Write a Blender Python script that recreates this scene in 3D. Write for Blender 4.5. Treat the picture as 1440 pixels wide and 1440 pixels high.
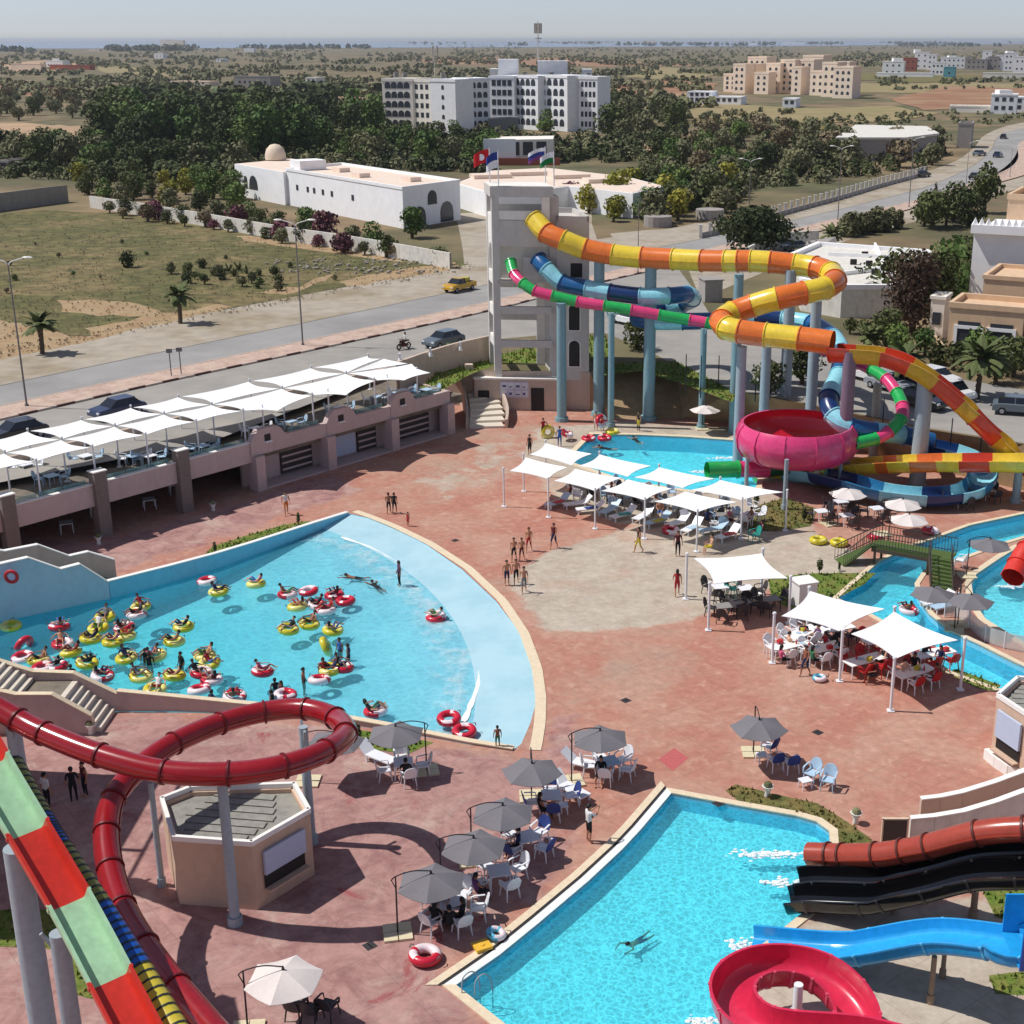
import bpy, bmesh, math, random
import numpy as np
from mathutils import Vector, Matrix, geometry
random.seed(7)
rng = np.random.default_rng(11)
for o_ in list(bpy.data.objects):
 bpy.data.objects.remove(o_)
SC = bpy.context.scene
COL = SC.collection
R = math.radians
# ------------------------------------------------------------------ camera, light, sky
FPX, CX, YH, CAMH = 1950.0, 820.0, 56.0, 31.0
PITCH = math.atan((720 - YH) / FPX)
cam_d = bpy.data.cameras.new("camera"); cam = bpy.data.objects.new("camera", cam_d); COL.objects.link(cam)
cam.location = (0, 0, CAMH); cam.rotation_euler = (math.pi / 2 - PITCH, 0, 0)
cam_d.sensor_width = 36; cam_d.lens = 36 * FPX / 1440; cam_d.shift_x = -(CX - 720) / 1440
cam_d.clip_start = 1.0; cam_d.clip_end = 60000
SC.camera = cam
SUN_TRAVEL = Vector((1.0, -0.11, -1.49)).normalized()
wd = bpy.data.worlds.new("World"); SC.world = wd; wd.use_nodes = True
nt = wd.node_tree; bgn = nt.nodes["Background"]
sky = nt.nodes.new("ShaderNodeTexSky"); sky.sky_type = 'NISHITA'; sky.sun_disc = False
sky.sun_elevation = math.asin(-SUN_TRAVEL.z); sky.sun_rotation = math.atan2(-SUN_TRAVEL.x, -SUN_TRAVEL.y)
sky.altitude = 3000; sky.air_density = 1.0; sky.dust_density = 2.0; sky.ozone_density = 5.0
skh = nt.nodes.new("ShaderNodeHueSaturation"); skh.inputs["Saturation"].default_value = 0.62; nt.links.new(sky.outputs[0], skh.inputs["Color"]); skt = nt.nodes.new("ShaderNodeMix"); skt.data_type = 'RGBA'; skt.blend_type = 'MULTIPLY'; skt.inputs[0].default_value = 1; skt.inputs[7].default_value = (1.0, .975, 1.03, 1); nt.links.new(skh.outputs[0], skt.inputs[6]); nt.links.new(skt.outputs[2], bgn.inputs[0]); bgn.inputs[1].default_value = 0.1
sun_d = bpy.data.lights.new("sun", 'SUN'); sun = bpy.data.objects.new("sun", sun_d); COL.objects.link(sun)
sun.rotation_euler = SUN_TRAVEL.to_track_quat('-Z', 'Y').to_euler()
sun.location = (-100, 0, 200)
sun_d.energy = 4.1; sun_d.angle = R(0.53); sun_d.color = (1.0, 0.965, 0.92)
SC.view_settings.view_transform = 'Standard'; SC.view_settings.look = 'None'
SC.view_settings.gamma = 1; SC.view_settings.use_curve_mapping = False; SC.view_settings.exposure = 0.0
SC.cycles.max_bounces = 8; SC.cycles.transparent_max_bounces = 16
# ------------------------------------------------------------------ photo pixel -> real place
CP, SP = math.cos(PITCH), math.sin(PITCH)
def _ray(px, py):
 x = px - CX; y = py - 720
 return Vector((x, FPX * CP - y * SP, -FPX * SP - y * CP))
def G(px, py, z=0.0):
 "the place at height z seen at a photo pixel"
 d = _ray(px, py); return Vector((0, 0, CAMH)) + d * ((z - CAMH) / d.z)
def V(px, py, Y):
 "the place at distance Y seen at a photo pixel"
 d = _ray(px, py); return Vector((0, 0, CAMH)) + d * (Y / d.y)
def Hh(px, yb, yt, z=0.0):
 "height of something upright with its foot and head at these pixels"
 return V(px, yt, G(px, yb, z).y).z - z
def GP(pts, z=0.0):
 return [G(a, b, z) for a, b in pts]
# ------------------------------------------------------------------ materials
def lin(r, g, b):
 f = lambda c: ((c / 255 + 0.055) / 1.055) ** 2.4 if c > 10 else c / 255 / 12.92
 return (f(r), f(g), f(b), 1)
MATS = {}
def mat(name, col, rough=0.7, var=0.12, scale=1.2, bump=0.0, bscale=20.0, metal=0.0, coat=0.0, spec=0.4, col2=None, mix=(0.42, 0.62), detail=6, stretch=None, dirt=0.0):
 if name in MATS: return MATS[name]
 m = bpy.data.materials.new(name); m.use_nodes = True; MATS[name] = m
 n, l = m.node_tree.nodes, m.node_tree.links
 b = n["Principled BSDF"]; b.inputs["Roughness"].default_value = rough; b.inputs["Metallic"].default_value = metal
 b.inputs["Specular IOR Level"].default_value = spec; b.inputs["Coat Weight"].default_value = coat; b.inputs["Coat Roughness"].default_value = 0.08
 c = tuple(col[:3]) + (1,)
 m.diffuse_color = c
 tc = n.new("ShaderNodeTexCoord"); src = tc.outputs["Object"]
 geo = n.new("ShaderNodeNewGeometry"); src = geo.outputs["Position"]
 if stretch:
  mp = n.new("ShaderNodeMapping"); mp.inputs["Scale"].default_value = stretch; l.new(src, mp.inputs[0]); src = mp.outputs[0]
 nz = n.new("ShaderNodeTexNoise"); nz.inputs["Scale"].default_value = scale; nz.inputs["Detail"].default_value = detail; nz.inputs["Roughness"].default_value = 0.62
 l.new(src, nz.inputs["Vector"])
 if col2 is not None:
  rp = n.new("ShaderNodeMapRange"); rp.inputs["From Min"].default_value = mix[0]; rp.inputs["From Max"].default_value = mix[1]; rp.interpolation_type = 'SMOOTHSTEP'
  l.new(nz.outputs["Fac"], rp.inputs["Value"])
  mx = n.new("ShaderNodeMix"); mx.data_type = 'RGBA'; mx.inputs[6].default_value = c; mx.inputs[7].default_value = tuple(col2[:3]) + (1,)
  l.new(rp.outputs[0], mx.inputs[0]); outc = mx.outputs[2]
 else:
  rgb = n.new("ShaderNodeRGB"); rgb.outputs[0].default_value = c; outc = rgb.outputs[0]
 nz2 = n.new("ShaderNodeTexNoise"); nz2.inputs["Scale"].default_value = scale * 4.7; nz2.inputs["Detail"].default_value = 5
 l.new(src, nz2.inputs["Vector"])
 r2 = n.new("ShaderNodeMapRange"); r2.inputs["From Min"].default_value = 0.3; r2.inputs["From Max"].default_value = 0.7
 r2.inputs["To Min"].default_value = 1 - var; r2.inputs["To Max"].default_value = 1 + var
 l.new(nz2.outputs["Fac"], r2.inputs["Value"])
 hs = n.new("ShaderNodeHueSaturation"); l.new(outc, hs.inputs["Color"]); l.new(r2.outputs[0], hs.inputs["Value"])
 outc = hs.outputs[0]
 if dirt > 0:
  nz3 = n.new("ShaderNodeTexNoise"); nz3.inputs["Scale"].default_value = 0.9; nz3.inputs["Detail"].default_value = 8; nz3.inputs["Roughness"].default_value = 0.7
  mp3 = n.new("ShaderNodeMapping"); mp3.inputs["Scale"].default_value = (1.4, 1.4, 0.35); l.new(geo.outputs["Position"], mp3.inputs[0]); l.new(mp3.outputs[0], nz3.inputs["Vector"])
  r3 = n.new("ShaderNodeMapRange"); r3.inputs["From Min"].default_value = 0.5; r3.inputs["From Max"].default_value = 0.72; r3.inputs["To Max"].default_value = dirt
  l.new(nz3.outputs["Fac"], r3.inputs["Value"])
  mx3 = n.new("ShaderNodeMix"); mx3.data_type = 'RGBA'; l.new(outc, mx3.inputs[6]); mx3.inputs[7].default_value = (c[0] * 0.45, c[1] * 0.42, c[2] * 0.38, 1)
  l.new(r3.outputs[0], mx3.inputs[0]); outc = mx3.outputs[2]
 l.new(outc, b.inputs["Base Color"])
 if bump > 0:
  nb = n.new("ShaderNodeTexNoise"); nb.inputs["Scale"].default_value = bscale; nb.inputs["Detail"].default_value = 4
  l.new(src, nb.inputs["Vector"])
  bp = n.new("ShaderNodeBump"); bp.inputs["Strength"].default_value = bump; bp.inputs["Distance"].default_value = 0.05
  l.new(nb.outputs["Fac"], bp.inputs["Height"]); l.new(bp.outputs[0], b.inputs["Normal"])
 return m
def foliage_mat(name, c1, c2, trans=0.25):
 if name in MATS: return MATS[name]
 m = mat(name, c1, 0.75, 0.3, 0.35, col2=c2, mix=(0.35, 0.65), spec=0.2)
 return m
def water_mat(name, tint, scale=1.6, amount=0.45, foam=0.0, wave=0.12):
 m = bpy.data.materials.new(name); m.use_nodes = True; MATS[name] = m
 n, l = m.node_tree.nodes, m.node_tree.links
 n.remove(n["Principled BSDF"]); out = n["Material Output"]
 geo = n.new("ShaderNodeNewGeometry")
 nw = n.new("ShaderNodeTexNoise"); nw.inputs["Scale"].default_value = scale * 0.7; nw.inputs["Detail"].default_value = 4
 l.new(geo.outputs["Position"], nw.inputs["Vector"])
 vm = n.new("ShaderNodeVectorMath"); vm.operation = 'MULTIPLY_ADD'; vm.inputs[1].default_value = (1.9 / scale, 1.9 / scale, 0); l.new(nw.outputs["Color"], vm.inputs[0]); l.new(geo.outputs["Position"], vm.inputs[2])
 vo = n.new("ShaderNodeTexVoronoi"); vo.feature = 'DISTANCE_TO_EDGE'; vo.inputs["Scale"].default_value = scale; l.new(vm.outputs[0], vo.inputs["Vector"])
 vo2 = n.new("ShaderNodeTexVoronoi"); vo2.feature = 'DISTANCE_TO_EDGE'; vo2.inputs["Scale"].default_value = scale * 2.3; l.new(vm.outputs[0], vo2.inputs["Vector"])
 mr = n.new("ShaderNodeMapRange"); mr.inputs["From Min"].default_value = 0.0; mr.inputs["From Max"].default_value = 0.26; mr.inputs["To Min"].default_value = 1.0; mr.inputs["To Max"].default_value = 1 - amount; mr.interpolation_type = 'SMOOTHERSTEP'
 l.new(vo.outputs["Distance"], mr.inputs["Value"])
 mr2 = n.new("ShaderNodeMapRange"); mr2.inputs["From Max"].default_value = 0.3; mr2.inputs["To Min"].default_value = 1.0; mr2.inputs["To Max"].default_value = 1 - amount * 0.5; mr2.interpolation_type = 'SMOOTHERSTEP'
 l.new(vo2.outputs["Distance"], mr2.inputs["Value"])
 mu = n.new("ShaderNodeMath"); mu.operation = 'MULTIPLY'; l.new(mr.outputs[0], mu.inputs[0]); l.new(mr2.outputs[0], mu.inputs[1])
 # bright net of caustic light painted into the water's see-through tint
 sc = n.new("ShaderNodeVectorMath"); sc.operation = 'SCALE'; sc.inputs[0].default_value = tint[:3]; l.new(mu.outputs[0], sc.inputs[3])
 tr = n.new("ShaderNodeBsdfTransparent")
 if foam > 0:   # the deeper the water the more of the red it swallows
  dp = n.new("ShaderNodeAttribute"); dp.attribute_name = "deep"; mm = n.new("ShaderNodeMix"); mm.data_type = 'RGBA'; mm.inputs[6].default_value = (.86, .97, .99, 1); mm.inputs[7].default_value = tuple(tint[:3]) + (1,); l.new(dp.outputs["Fac"], mm.inputs[0])
  sm = n.new("ShaderNodeVectorMath"); sm.operation = 'SCALE'; l.new(mm.outputs[2], sm.inputs[0]); l.new(mu.outputs[0], sm.inputs[3]); l.new(sm.outputs[0], tr.inputs[0])
 else: l.new(sc.outputs[0], tr.inputs[0])
 gl = n.new("ShaderNodeBsdfGlossy"); gl.inputs["Roughness"].default_value = 0.08; gl.inputs[0].default_value = (0.9, 0.95, 1, 1)
 nb = n.new("ShaderNodeTexNoise"); nb.inputs["Scale"].default_value = scale * 1.7; nb.inputs["Detail"].default_value = 4; l.new(geo.outputs["Position"], nb.inputs["Vector"])
 bp = n.new("ShaderNodeBump"); bp.inputs["Strength"].default_value = 0.5; bp.inputs["Distance"].default_value = wave; l.new(nb.outputs["Fac"], bp.inputs["Height"]); l.new(bp.outputs[0], gl.inputs["Normal"])
 fr = n.new("ShaderNodeFresnel"); fr.inputs[0].default_value = 1.33; l.new(bp.outputs[0], fr.inputs["Normal"])
 mx = n.new("ShaderNodeMixShader"); l.new(fr.outputs[0], mx.inputs[0]); l.new(tr.outputs[0], mx.inputs[1]); l.new(gl.outputs[0], mx.inputs[2])
 df = n.new("ShaderNodeBsdfDiffuse"); df.inputs[0].default_value = (0.16, 0.68, 0.82, 1)
 mx2 = n.new("ShaderNodeMixShader"); mx2.inputs[0].default_value = 0.12; l.new(mx.outputs[0], mx2.inputs[1]); l.new(df.outputs[0], mx2.inputs[2])
 last = mx2.outputs[0]
 if foam > 0:
  at = n.new("ShaderNodeAttribute"); at.attribute_name = "foam"
  nf = n.new("ShaderNodeTexNoise"); nf.inputs["Scale"].default_value = 1.1; nf.inputs["Detail"].default_value = 9; nf.inputs["Roughness"].default_value = 0.75; l.new(geo.outputs["Position"], nf.inputs["Vector"])
  ad = n.new("ShaderNodeMath"); ad.operation = 'ADD'; l.new(at.outputs["Fac"], ad.inputs[0]); l.new(nf.outputs["Fac"], ad.inputs[1])
  rf = n.new("ShaderNodeMapRange"); rf.inputs["From Min"].default_value = 0.72; rf.inputs["From Max"].default_value = 1.3; rf.inputs["To Max"].default_value = foam; l.new(ad.outputs[0], rf.inputs["Value"])
  dw = n.new("ShaderNodeBsdfDiffuse"); dw.inputs[0].default_value = (0.8, 0.86, 0.87, 1)
  mx3 = n.new("ShaderNodeMixShader"); l.new(rf.outputs[0], mx3.inputs[0]); l.new(last, mx3.inputs[1]); l.new(dw.outputs[0], mx3.inputs[2]); last = mx3.outputs[0]
 l.new(last, out.inputs["Surface"])
 return m
# ------------------------------------------------------------------ objects
ORG = {}
def _name(n): return n
def tag(o, label=None, cat=None, group=None, kind=None):
 if label: o["label"] = label
 if cat: o["category"] = cat
 if group: o["group"] = group
 if kind: o["kind"] = kind
 return o
def thing(name, label, cat, loc=(0, 0, 0), rz=0.0, group=None):
 o = bpy.data.objects.new(name, None); COL.objects.link(o); o.empty_display_size = 0.3
 o.location = loc; o.rotation_euler = (0, 0, rz); ORG[o.name] = Vector(loc)
 return tag(o, label, cat, group)
def copy_tree(o, loc=None, rz=None, label=None, group=None, parent=None, scale=None):
 c = o.copy(); COL.objects.link(c)
 if parent: c.parent = parent
 if loc is not None: c.location = loc
 if rz is not None: c.rotation_euler = (0, 0, rz)
 if scale is not None: c.scale = scale if hasattr(scale, '__len__') else (scale,) * 3
 if label: c["label"] = label
 if group: c["group"] = group
 for ch in list(o.children): copy_tree(ch, parent=c)
 return c
class MB:
 def __init__(s): s.v, s.f, s.m = [], [], []
 def add(s, vs, fs, mi=0):
  k = len(s.v); s.v += [tuple(p) for p in vs]; s.f += [tuple(i + k for i in f) for f in fs]; s.m += [mi] * len(fs); return s
 def quad(s, a, b, c, d, mi=0): return s.add([a, b, c, d], [(0, 1, 2, 3)], mi)
 def box(s, c, d, rz=0.0, mi=0, mtx=None):
  x, y, z = d[0] / 2, d[1] / 2, d[2] / 2
  vs = [Vector(p) for p in ((-x, -y, -z), (x, -y, -z), (x, y, -z), (-x, y, -z), (-x, -y, z), (x, -y, z), (x, y, z), (-x, y, z))]
  M = mtx if mtx is not None else Matrix.Rotation(rz, 3, 'Z')
  return s.add([M @ p + Vector(c) for p in vs], [(0, 3, 2, 1), (4, 5, 6, 7), (0, 1, 5, 4), (1, 2, 6, 5), (2, 3, 7, 6), (3, 0, 4, 7)], mi)
 def beam(s, a, b, w, h, mi=0):
  "box from a to b, w wide and h high"
  a, b = Vector(a), Vector(b); t = b - a; L = t.length; t = t / L
  side = t.cross(Vector((0, 0, 1))); side = side.normalized() if side.length > 1e-4 else Vector((1, 0, 0)); up = side.cross(t)
  M = Matrix((t, side, up)).transposed()
  return s.box((a + b) / 2, (L, w, h), mi=mi, mtx=M)
 def prism(s, poly, z0, z1, mi=0, mtop=None):
  n = len(poly); P = [Vector((p[0], p[1], 0)) for p in poly]
  area = sum(P[i].x * P[(i + 1) % n].y - P[(i + 1) % n].x * P[i].y for i in range(n))
  if area < 0: P.reverse()
  zz = lambda z, i: z[i] if hasattr(z, '__len__') else z
  if area < 0 and hasattr(z0, '__len__'): z0 = list(z0)[::-1]
  if area < 0 and hasattr(z1, '__len__'): z1 = list(z1)[::-1]
  vs = [(p.x, p.y, zz(z0, i)) for i, p in enumerate(P)] + [(p.x, p.y, zz(z1, i)) for i, p in enumerate(P)]
  fs = [(i, (i + 1) % n, n + (i + 1) % n, n + i) for i in range(n)]
  s.add(vs, fs + [tuple(range(n - 1, -1, -1))], mi)
  s.add(vs[n:], [tuple(range(n))], mi if mtop is None else mtop); return s
 def cyl(s, a, b, r0, r1=None, n=10, mi=0, cap=True):
  r1 = r0 if r1 is None else r1; a, b = Vector(a), Vector(b); t = (b - a).normalized()
  u = t.cross(Vector((0, 0, 1))); u = u.normalized() if u.length > 1e-3 else Vector((1, 0, 0)); w = t.cross(u)
  vs = [a + (u * math.cos(2 * math.pi * i / n) + w * math.sin(2 * math.pi * i / n)) * r0 for i in range(n)] + [b + (u * math.cos(2 * math.pi * i / n) + w * math.sin(2 * math.pi * i / n)) * r1 for i in range(n)]
  fs = [(i, n + i, n + (i + 1) % n, (i + 1) % n) for i in range(n)]
  if cap: fs += [tuple(range(n)), tuple(range(2 * n - 1, n - 1, -1))]
  return s.add(vs, fs, mi)
 def lathe(s, prof, c=(0, 0, 0), n=16, mi=0, sx=1.0, sy=1.0):
  c = Vector(c); k = len(prof)
  vs = [(c.x + r * math.cos(2 * math.pi * i / n) * sx, c.y + r * math.sin(2 * math.pi * i / n) * sy, c.z + z) for i in range(n) for r, z in prof]
  fs = [(i * k + j, ((i + 1) % n) * k + j, ((i + 1) % n) * k + j + 1, i * k + j + 1) for i in range(n) for j in range(k - 1)]
  return s.add(vs, fs, mi)
 def ball(s, c, r, n=10, mi=0):
  r = r if hasattr(r, '__len__') else (r, r, r); m = max(4, n // 2)
  vs, fs = [], []
  for j in range(m + 1):
   th = math.pi * j / m
   for i in range(n):
    ph = 2 * math.pi * i / n
    vs.append((c[0] + r[0] * math.sin(th) * math.cos(ph), c[1] + r[1] * math.sin(th) * math.sin(ph), c[2] + r[2] * math.cos(th)))
  for j in range(m):
   for i in range(n): fs.append((j * n + i, (j + 1) * n + i, (j + 1) * n + (i + 1) % n, j * n + (i + 1) % n))
  return s.add(vs, fs, mi)
 def sweep(s, pts, prof, closed=False, mi=0, up=Vector((0, 0, 1)), ring_mi=None):
  "prof: list of (side, up) offsets swept along pts"
  n = len(pts); k = len(prof); vs = []
  for i in range(n):
   t = (pts[min(i + 1, n - 1)] - pts[max(i - 1, 0)]).normalized()
   sd = t.cross(up); sd = sd.normalized() if sd.length > 1e-4 else Vector((1, 0, 0)); u = sd.cross(t)
   vs += [pts[i] + sd * a + u * b for a, b in prof]
  fs = []
  for i in range(n - 1):
   for j in range(k if closed else k - 1):
    j2 = (j + 1) % k; fs.append((i * k + j, i * k + j2, (i + 1) * k + j2, (i + 1) * k + j))
  return s.add(vs, fs, mi)
 def mesh(s, name, off=None, smooth=False):
  me = bpy.data.meshes.new(name)
  o = off or Vector((0, 0, 0))
  me.from_pydata([(p[0] - o[0], p[1] - o[1], p[2] - o[2]) for p in s.v], [], s.f)
  me.polygons.foreach_set("material_index", s.m)
  if smooth: me.polygons.foreach_set("use_smooth", [True] * len(s.f))
  me.update(); return me
 def build(s, name, mats, parent=None, smooth=False, label=None, cat=None, group=None, kind=None, loc=None):
  """ONE mesh object. Vertices are world places; a top-level object gets its origin at loc (or at its base centre); a child is stored relative to its thing"""
  mats = mats if isinstance(mats, (list, tuple)) else [mats]
  if parent is not None: off = ORG.get(parent.name, Vector((0, 0, 0)))
  elif loc is not None: off = Vector(loc)
  elif kind is None:
   xs = [p[0] for p in s.v]; ys = [p[1] for p in s.v]; zs = [p[2] for p in s.v]
   off = Vector(((min(xs) + max(xs)) / 2, (min(ys) + max(ys)) / 2, min(zs)))
  else: off = Vector((0, 0, 0))
  me = s.mesh(name, off, smooth)
  for m_ in mats: me.materials.append(m_)
  o = bpy.data.objects.new(name, me); COL.objects.link(o)
  if parent is not None: o.parent = parent; ORG[o.name] = off
  else: o.location = off; ORG[o.name] = off
  if smooth:
   try: me.set_sharp_from_angle(angle=R(40))
   except Exception: pass
  return tag(o, label, cat, group, kind)
def catmull(pts, n=6):
 out = []; P = [pts[0] * 2 - pts[1]] + list(pts) + [pts[-1] * 2 - pts[-2]]
 for i in range(1, len(P) - 2):
  p0, p1, p2, p3 = P[i - 1:i + 3]
  for k in range(n):
   t = k / n
   out.append(0.5 * ((2 * p1) + (p2 - p0) * t + (2 * p0 - 5 * p1 + 4 * p2 - p3) * t * t + (3 * p1 - p0 - 3 * p2 + p3) * t ** 3))
 out.append(P[-2].copy()); return out
def resample(pts, n):
 d = [0.0]
 for a, b in zip(pts, pts[1:]): d.append(d[-1] + (b - a).length)
 out = []; j = 0
 for i in range(n):
  t = d[-1] * i / (n - 1)
  while j < len(pts) - 2 and d[j + 1] < t: j += 1
  out.append(pts[j].lerp(pts[j + 1], (t - d[j]) / max(d[j + 1] - d[j], 1e-9)))
 return out
def sheet(polys, holes=(), z=0.0, zf=None, step=None):
 "triangulated flat sheet: outline polygon with holes, as an MB"
 outline = [Vector((p[0], p[1])) for p in polys]
 vs = list(outline); fcs = [list(range(len(outline)))]
 edges = [(i, (i + 1) % len(outline)) for i in range(len(outline))]
 hp = []
 for h in holes:
  k = len(vs); hv = [Vector((p[0], p[1])) for p in h]; vs += hv; hp.append(hv)
  edges += [(k + i, k + (i + 1) % len(hv)) for i in range(len(hv))]
 if step:
  x0 = min(p.x for p in outline); x1 = max(p.x for p in outline); y0 = min(p.y for p in outline); y1 = max(p.y for p in outline)
  x = x0 + step / 2
  while x < x1:
   y = y0 + step / 2
   while y < y1: vs.append(Vector((x + random.uniform(-.2, .2) * step, y + random.uniform(-.2, .2) * step))); y += step
   x += step
 def inside(p, poly):
  c = False; n = len(poly)
  for i in range(n):
   a, b = poly[i], poly[i - 1]
   if (a.y > p.y) != (b.y > p.y) and p.x < (b.x - a.x) * (p.y - a.y) / (b.y - a.y) + a.x: c = not c
  return c
 r = geometry.delaunay_2d_cdt(vs, edges, [], 0, 1e-5)
 mb = MB(); keep = []
 for f in r[2]:
  c = sum((r[0][i] for i in f), Vector((0, 0))) / len(f)
  if inside(c, outline) and not any(inside(c, h) for h in hp): keep.append(tuple(f))
 mb.add([(p.x, p.y, zf(p.x, p.y) if zf else z) for p in r[0]], [f if (r[0][f[1]] - r[0][f[0]]).cross(r[0][f[2]] - r[0][f[0]]) > 0 else f[::-1] for f in keep])
 return mb
def ribbon(a, b, z=0.0, n=60):
 "strip between two polylines (lists of Vector)"
 A, B = resample(a, n), resample(b, n); mb = MB()
 mb.add([(p.x, p.y, z) for p in A] + [(p.x, p.y, z) for p in B], [(n + i, n + i + 1, i + 1, i) for i in range(n - 1)]); return mb
def offset_poly(poly, d):
 n = len(poly); out = []
 P = [Vector((p[0], p[1])) for p in poly]
 area = sum(P[i].x * P[(i + 1) % n].y - P[(i + 1) % n].x * P[i].y for i in range(n)); sg = 1 if area > 0 else -1
 for i in range(n):
  a, b, c = P[i - 1], P[i], P[(i + 1) % n]
  u = (b - a).normalized(); w = (c - b).normalized(); nu = Vector((u.y, -u.x)) * sg; nw = Vector((w.y, -w.x)) * sg
  m = nu + nw; m = m / max(m.length_squared / 2, 0.35)
  out.append(b + m * d)
 return out
def smooth_line(px, z, n=8):
 return catmull(GP(px, z), n)
# ------------------------------------------------------------------ the setting
TZ = 3.4        # level of the streets and fields; the park lies lower, at 0
M_terrain = mat("soil_and_scrub", lin(132, 112, 84), 0.95, 0.3, 0.02, 0.5, 3.0, col2=lin(92, 92, 62), mix=(0.36, 0.62), detail=14)
M_red = None
M_grey = mat("grey_stamped_concrete", lin(186, 172, 153), 0.88, 0.10, 0.2, 0.2, 9.0, col2=lin(170, 152, 134), mix=(0.4, 0.7), detail=9)
M_pink = mat("worn_pink_concrete", lin(196, 156, 145), 0.88, 0.12, 0.25, 0.2, 9.0, col2=lin(176, 118, 108), mix=(0.5, 0.75), detail=9)
M_grass = mat("lawn_grass", lin(96, 120, 42), 0.95, 0.3, 1.2, 0.6, 25, col2=lin(126, 124, 62), mix=(0.4, 0.65))
M_dry = mat("dry_grass", lin(122, 108, 62), 0.95, 0.3, 0.8, 0.6, 18, col2=lin(92, 98, 48), mix=(0.4, 0.65))
M_asph = mat("worn_asphalt", lin(154, 152, 148), 0.92, 0.07, 0.12, 0.15, 30, col2=lin(140, 138, 135), mix=(0.4, 0.65), stretch=(0.6, 0.6, 1))
M_asph2 = mat("dusty_asphalt", lin(158, 153, 145), 0.92, 0.07, 0.12, 0.15, 30, col2=lin(143, 140, 135), mix=(0.4, 0.65))
M_shoulder = mat("gravel_shoulder", lin(170, 160, 144), 0.95, 0.12, 0.14, 0.3, 16, col2=lin(148, 134, 110), mix=(0.42, 0.68), detail=10)
M_pave = mat("pink_paving", lin(196, 172, 155), 0.9, 0.12, 0.8, 0.2, 12, col2=lin(176, 150, 134), mix=(0.4, 0.65))
M_dirt = mat("sandy_dirt", lin(166, 142, 108), 0.95, 0.15, 0.3, 0.4, 8, col2=lin(160, 130, 96), mix=(0.42, 0.66))
M_lot = mat("meadow", lin(92, 90, 50), 0.95, 0.42, 0.13, 0.8, 4, col2=lin(126, 110, 74), mix=(0.4, 0.7), detail=15)
M_redsoil = mat("red_soil", lin(146, 104, 78), 0.95, 0.15, 0.03, col2=lin(158, 128, 96), mix=(0.38, 0.62))
M_plough = mat("ploughed_soil", lin(182, 152, 120), 0.95, 0.08, 0.05, col2=lin(166, 138, 108))
M_straw = mat("straw_field", lin(150, 134, 96), 0.95, 0.14, 0.04, col2=lin(140, 130, 86))
M_crop = mat("green_crop", lin(84, 112, 60), 0.95, 0.1, 0.05)
M_sea = mat("sea_water", lin(128, 146, 162), 0.25, 0.05, 0.002, spec=0.5)
M_cop = mat("cream_coping", lin(226, 208, 178), 0.7, 0.08, 1.5, dirt=0.2)
M_white = mat("white_render", lin(238, 236, 230), 0.8, 0.04, 0.4, dirt=0.12)
M_beige = mat("beige_render", lin(200, 180, 164), 0.85, 0.05, 0.5, 0.1, 30, dirt=0.25)
M_tile = mat("pool_floor_paint", (0.72, 0.96, 0.98), 0.6, 0.03, 0.6)
M_poolwall = mat("pool_wall_paint", lin(120, 198, 224), 0.6, 0.06, 0.6)
M_beach = mat("beach_paint", lin(176, 212, 222), 0.5, 0.03, 0.35, col2=lin(164, 204, 216))
# ---- pools (outline pixels at plaza level)
arc_px = [(490, 722), (520, 729), (552, 741), (600, 766), (650, 801), (698, 846), (732, 891), (752, 940), (756, 980), (746, 1016), (733, 1046), (722, 1054)]
near_px = [(660, 1047), (610, 1038), (540, 1027), (490, 1019), (430, 1011), (360, 1005), (290, 1002), (167, 1001), (60, 1010), (-60, 1022)]
far_px = [(-160, 905), (0, 868), (155, 835), (240, 812), (300, 794), (350, 776), (400, 758), (440, 743)]
wave_poly = GP(arc_px + near_px + far_px)
pool2_px = [(944, 1116), (1040, 1134), (1120, 1148), (1148, 1156), (1166, 1169), (1167, 1186), (1150, 1205), (1128, 1222), (1122, 1250), (1136, 1279), (1100, 1307), (1060, 1338), (1045, 1380), (1020, 1440), (1020, 1520), (860, 1520), (760, 1479), (700, 1433), (641, 1386), (703, 1343), (757, 1299), (828, 1239), (875, 1195), (902, 1166)]
pool2_poly = GP(pool2_px)
rear_px = [(834, 611), (900, 612), (970, 615), (1038, 620), (1072, 640), (1062, 690), (985, 692), (880, 676), (797, 648)]
rear_poly = GP(rear_px)
river_px = [(1520, 702), (1440, 723), (1365, 739), (1319, 756), (1288, 767), (1238, 789), (1178, 842), (1215, 858), (1255, 880), (1297, 917), (1338, 945), (1402, 968), (1480, 990), (1480, 955), (1430, 933), (1380, 908), (1334, 887), (1307, 864), (1290, 839), (1286, 821), (1298, 803), (1350, 785), (1407, 764), (1520, 730)]
river_poly = GP(river_px)
right_px = [(1600, 735), (1500, 747), (1432, 770), (1407, 785), (1373, 808), (1366, 822), (1370, 848), (1386, 871), (1417, 890), (1447, 908), (1520, 935), (1640, 910)]
right_poly = GP(right_px)
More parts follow.
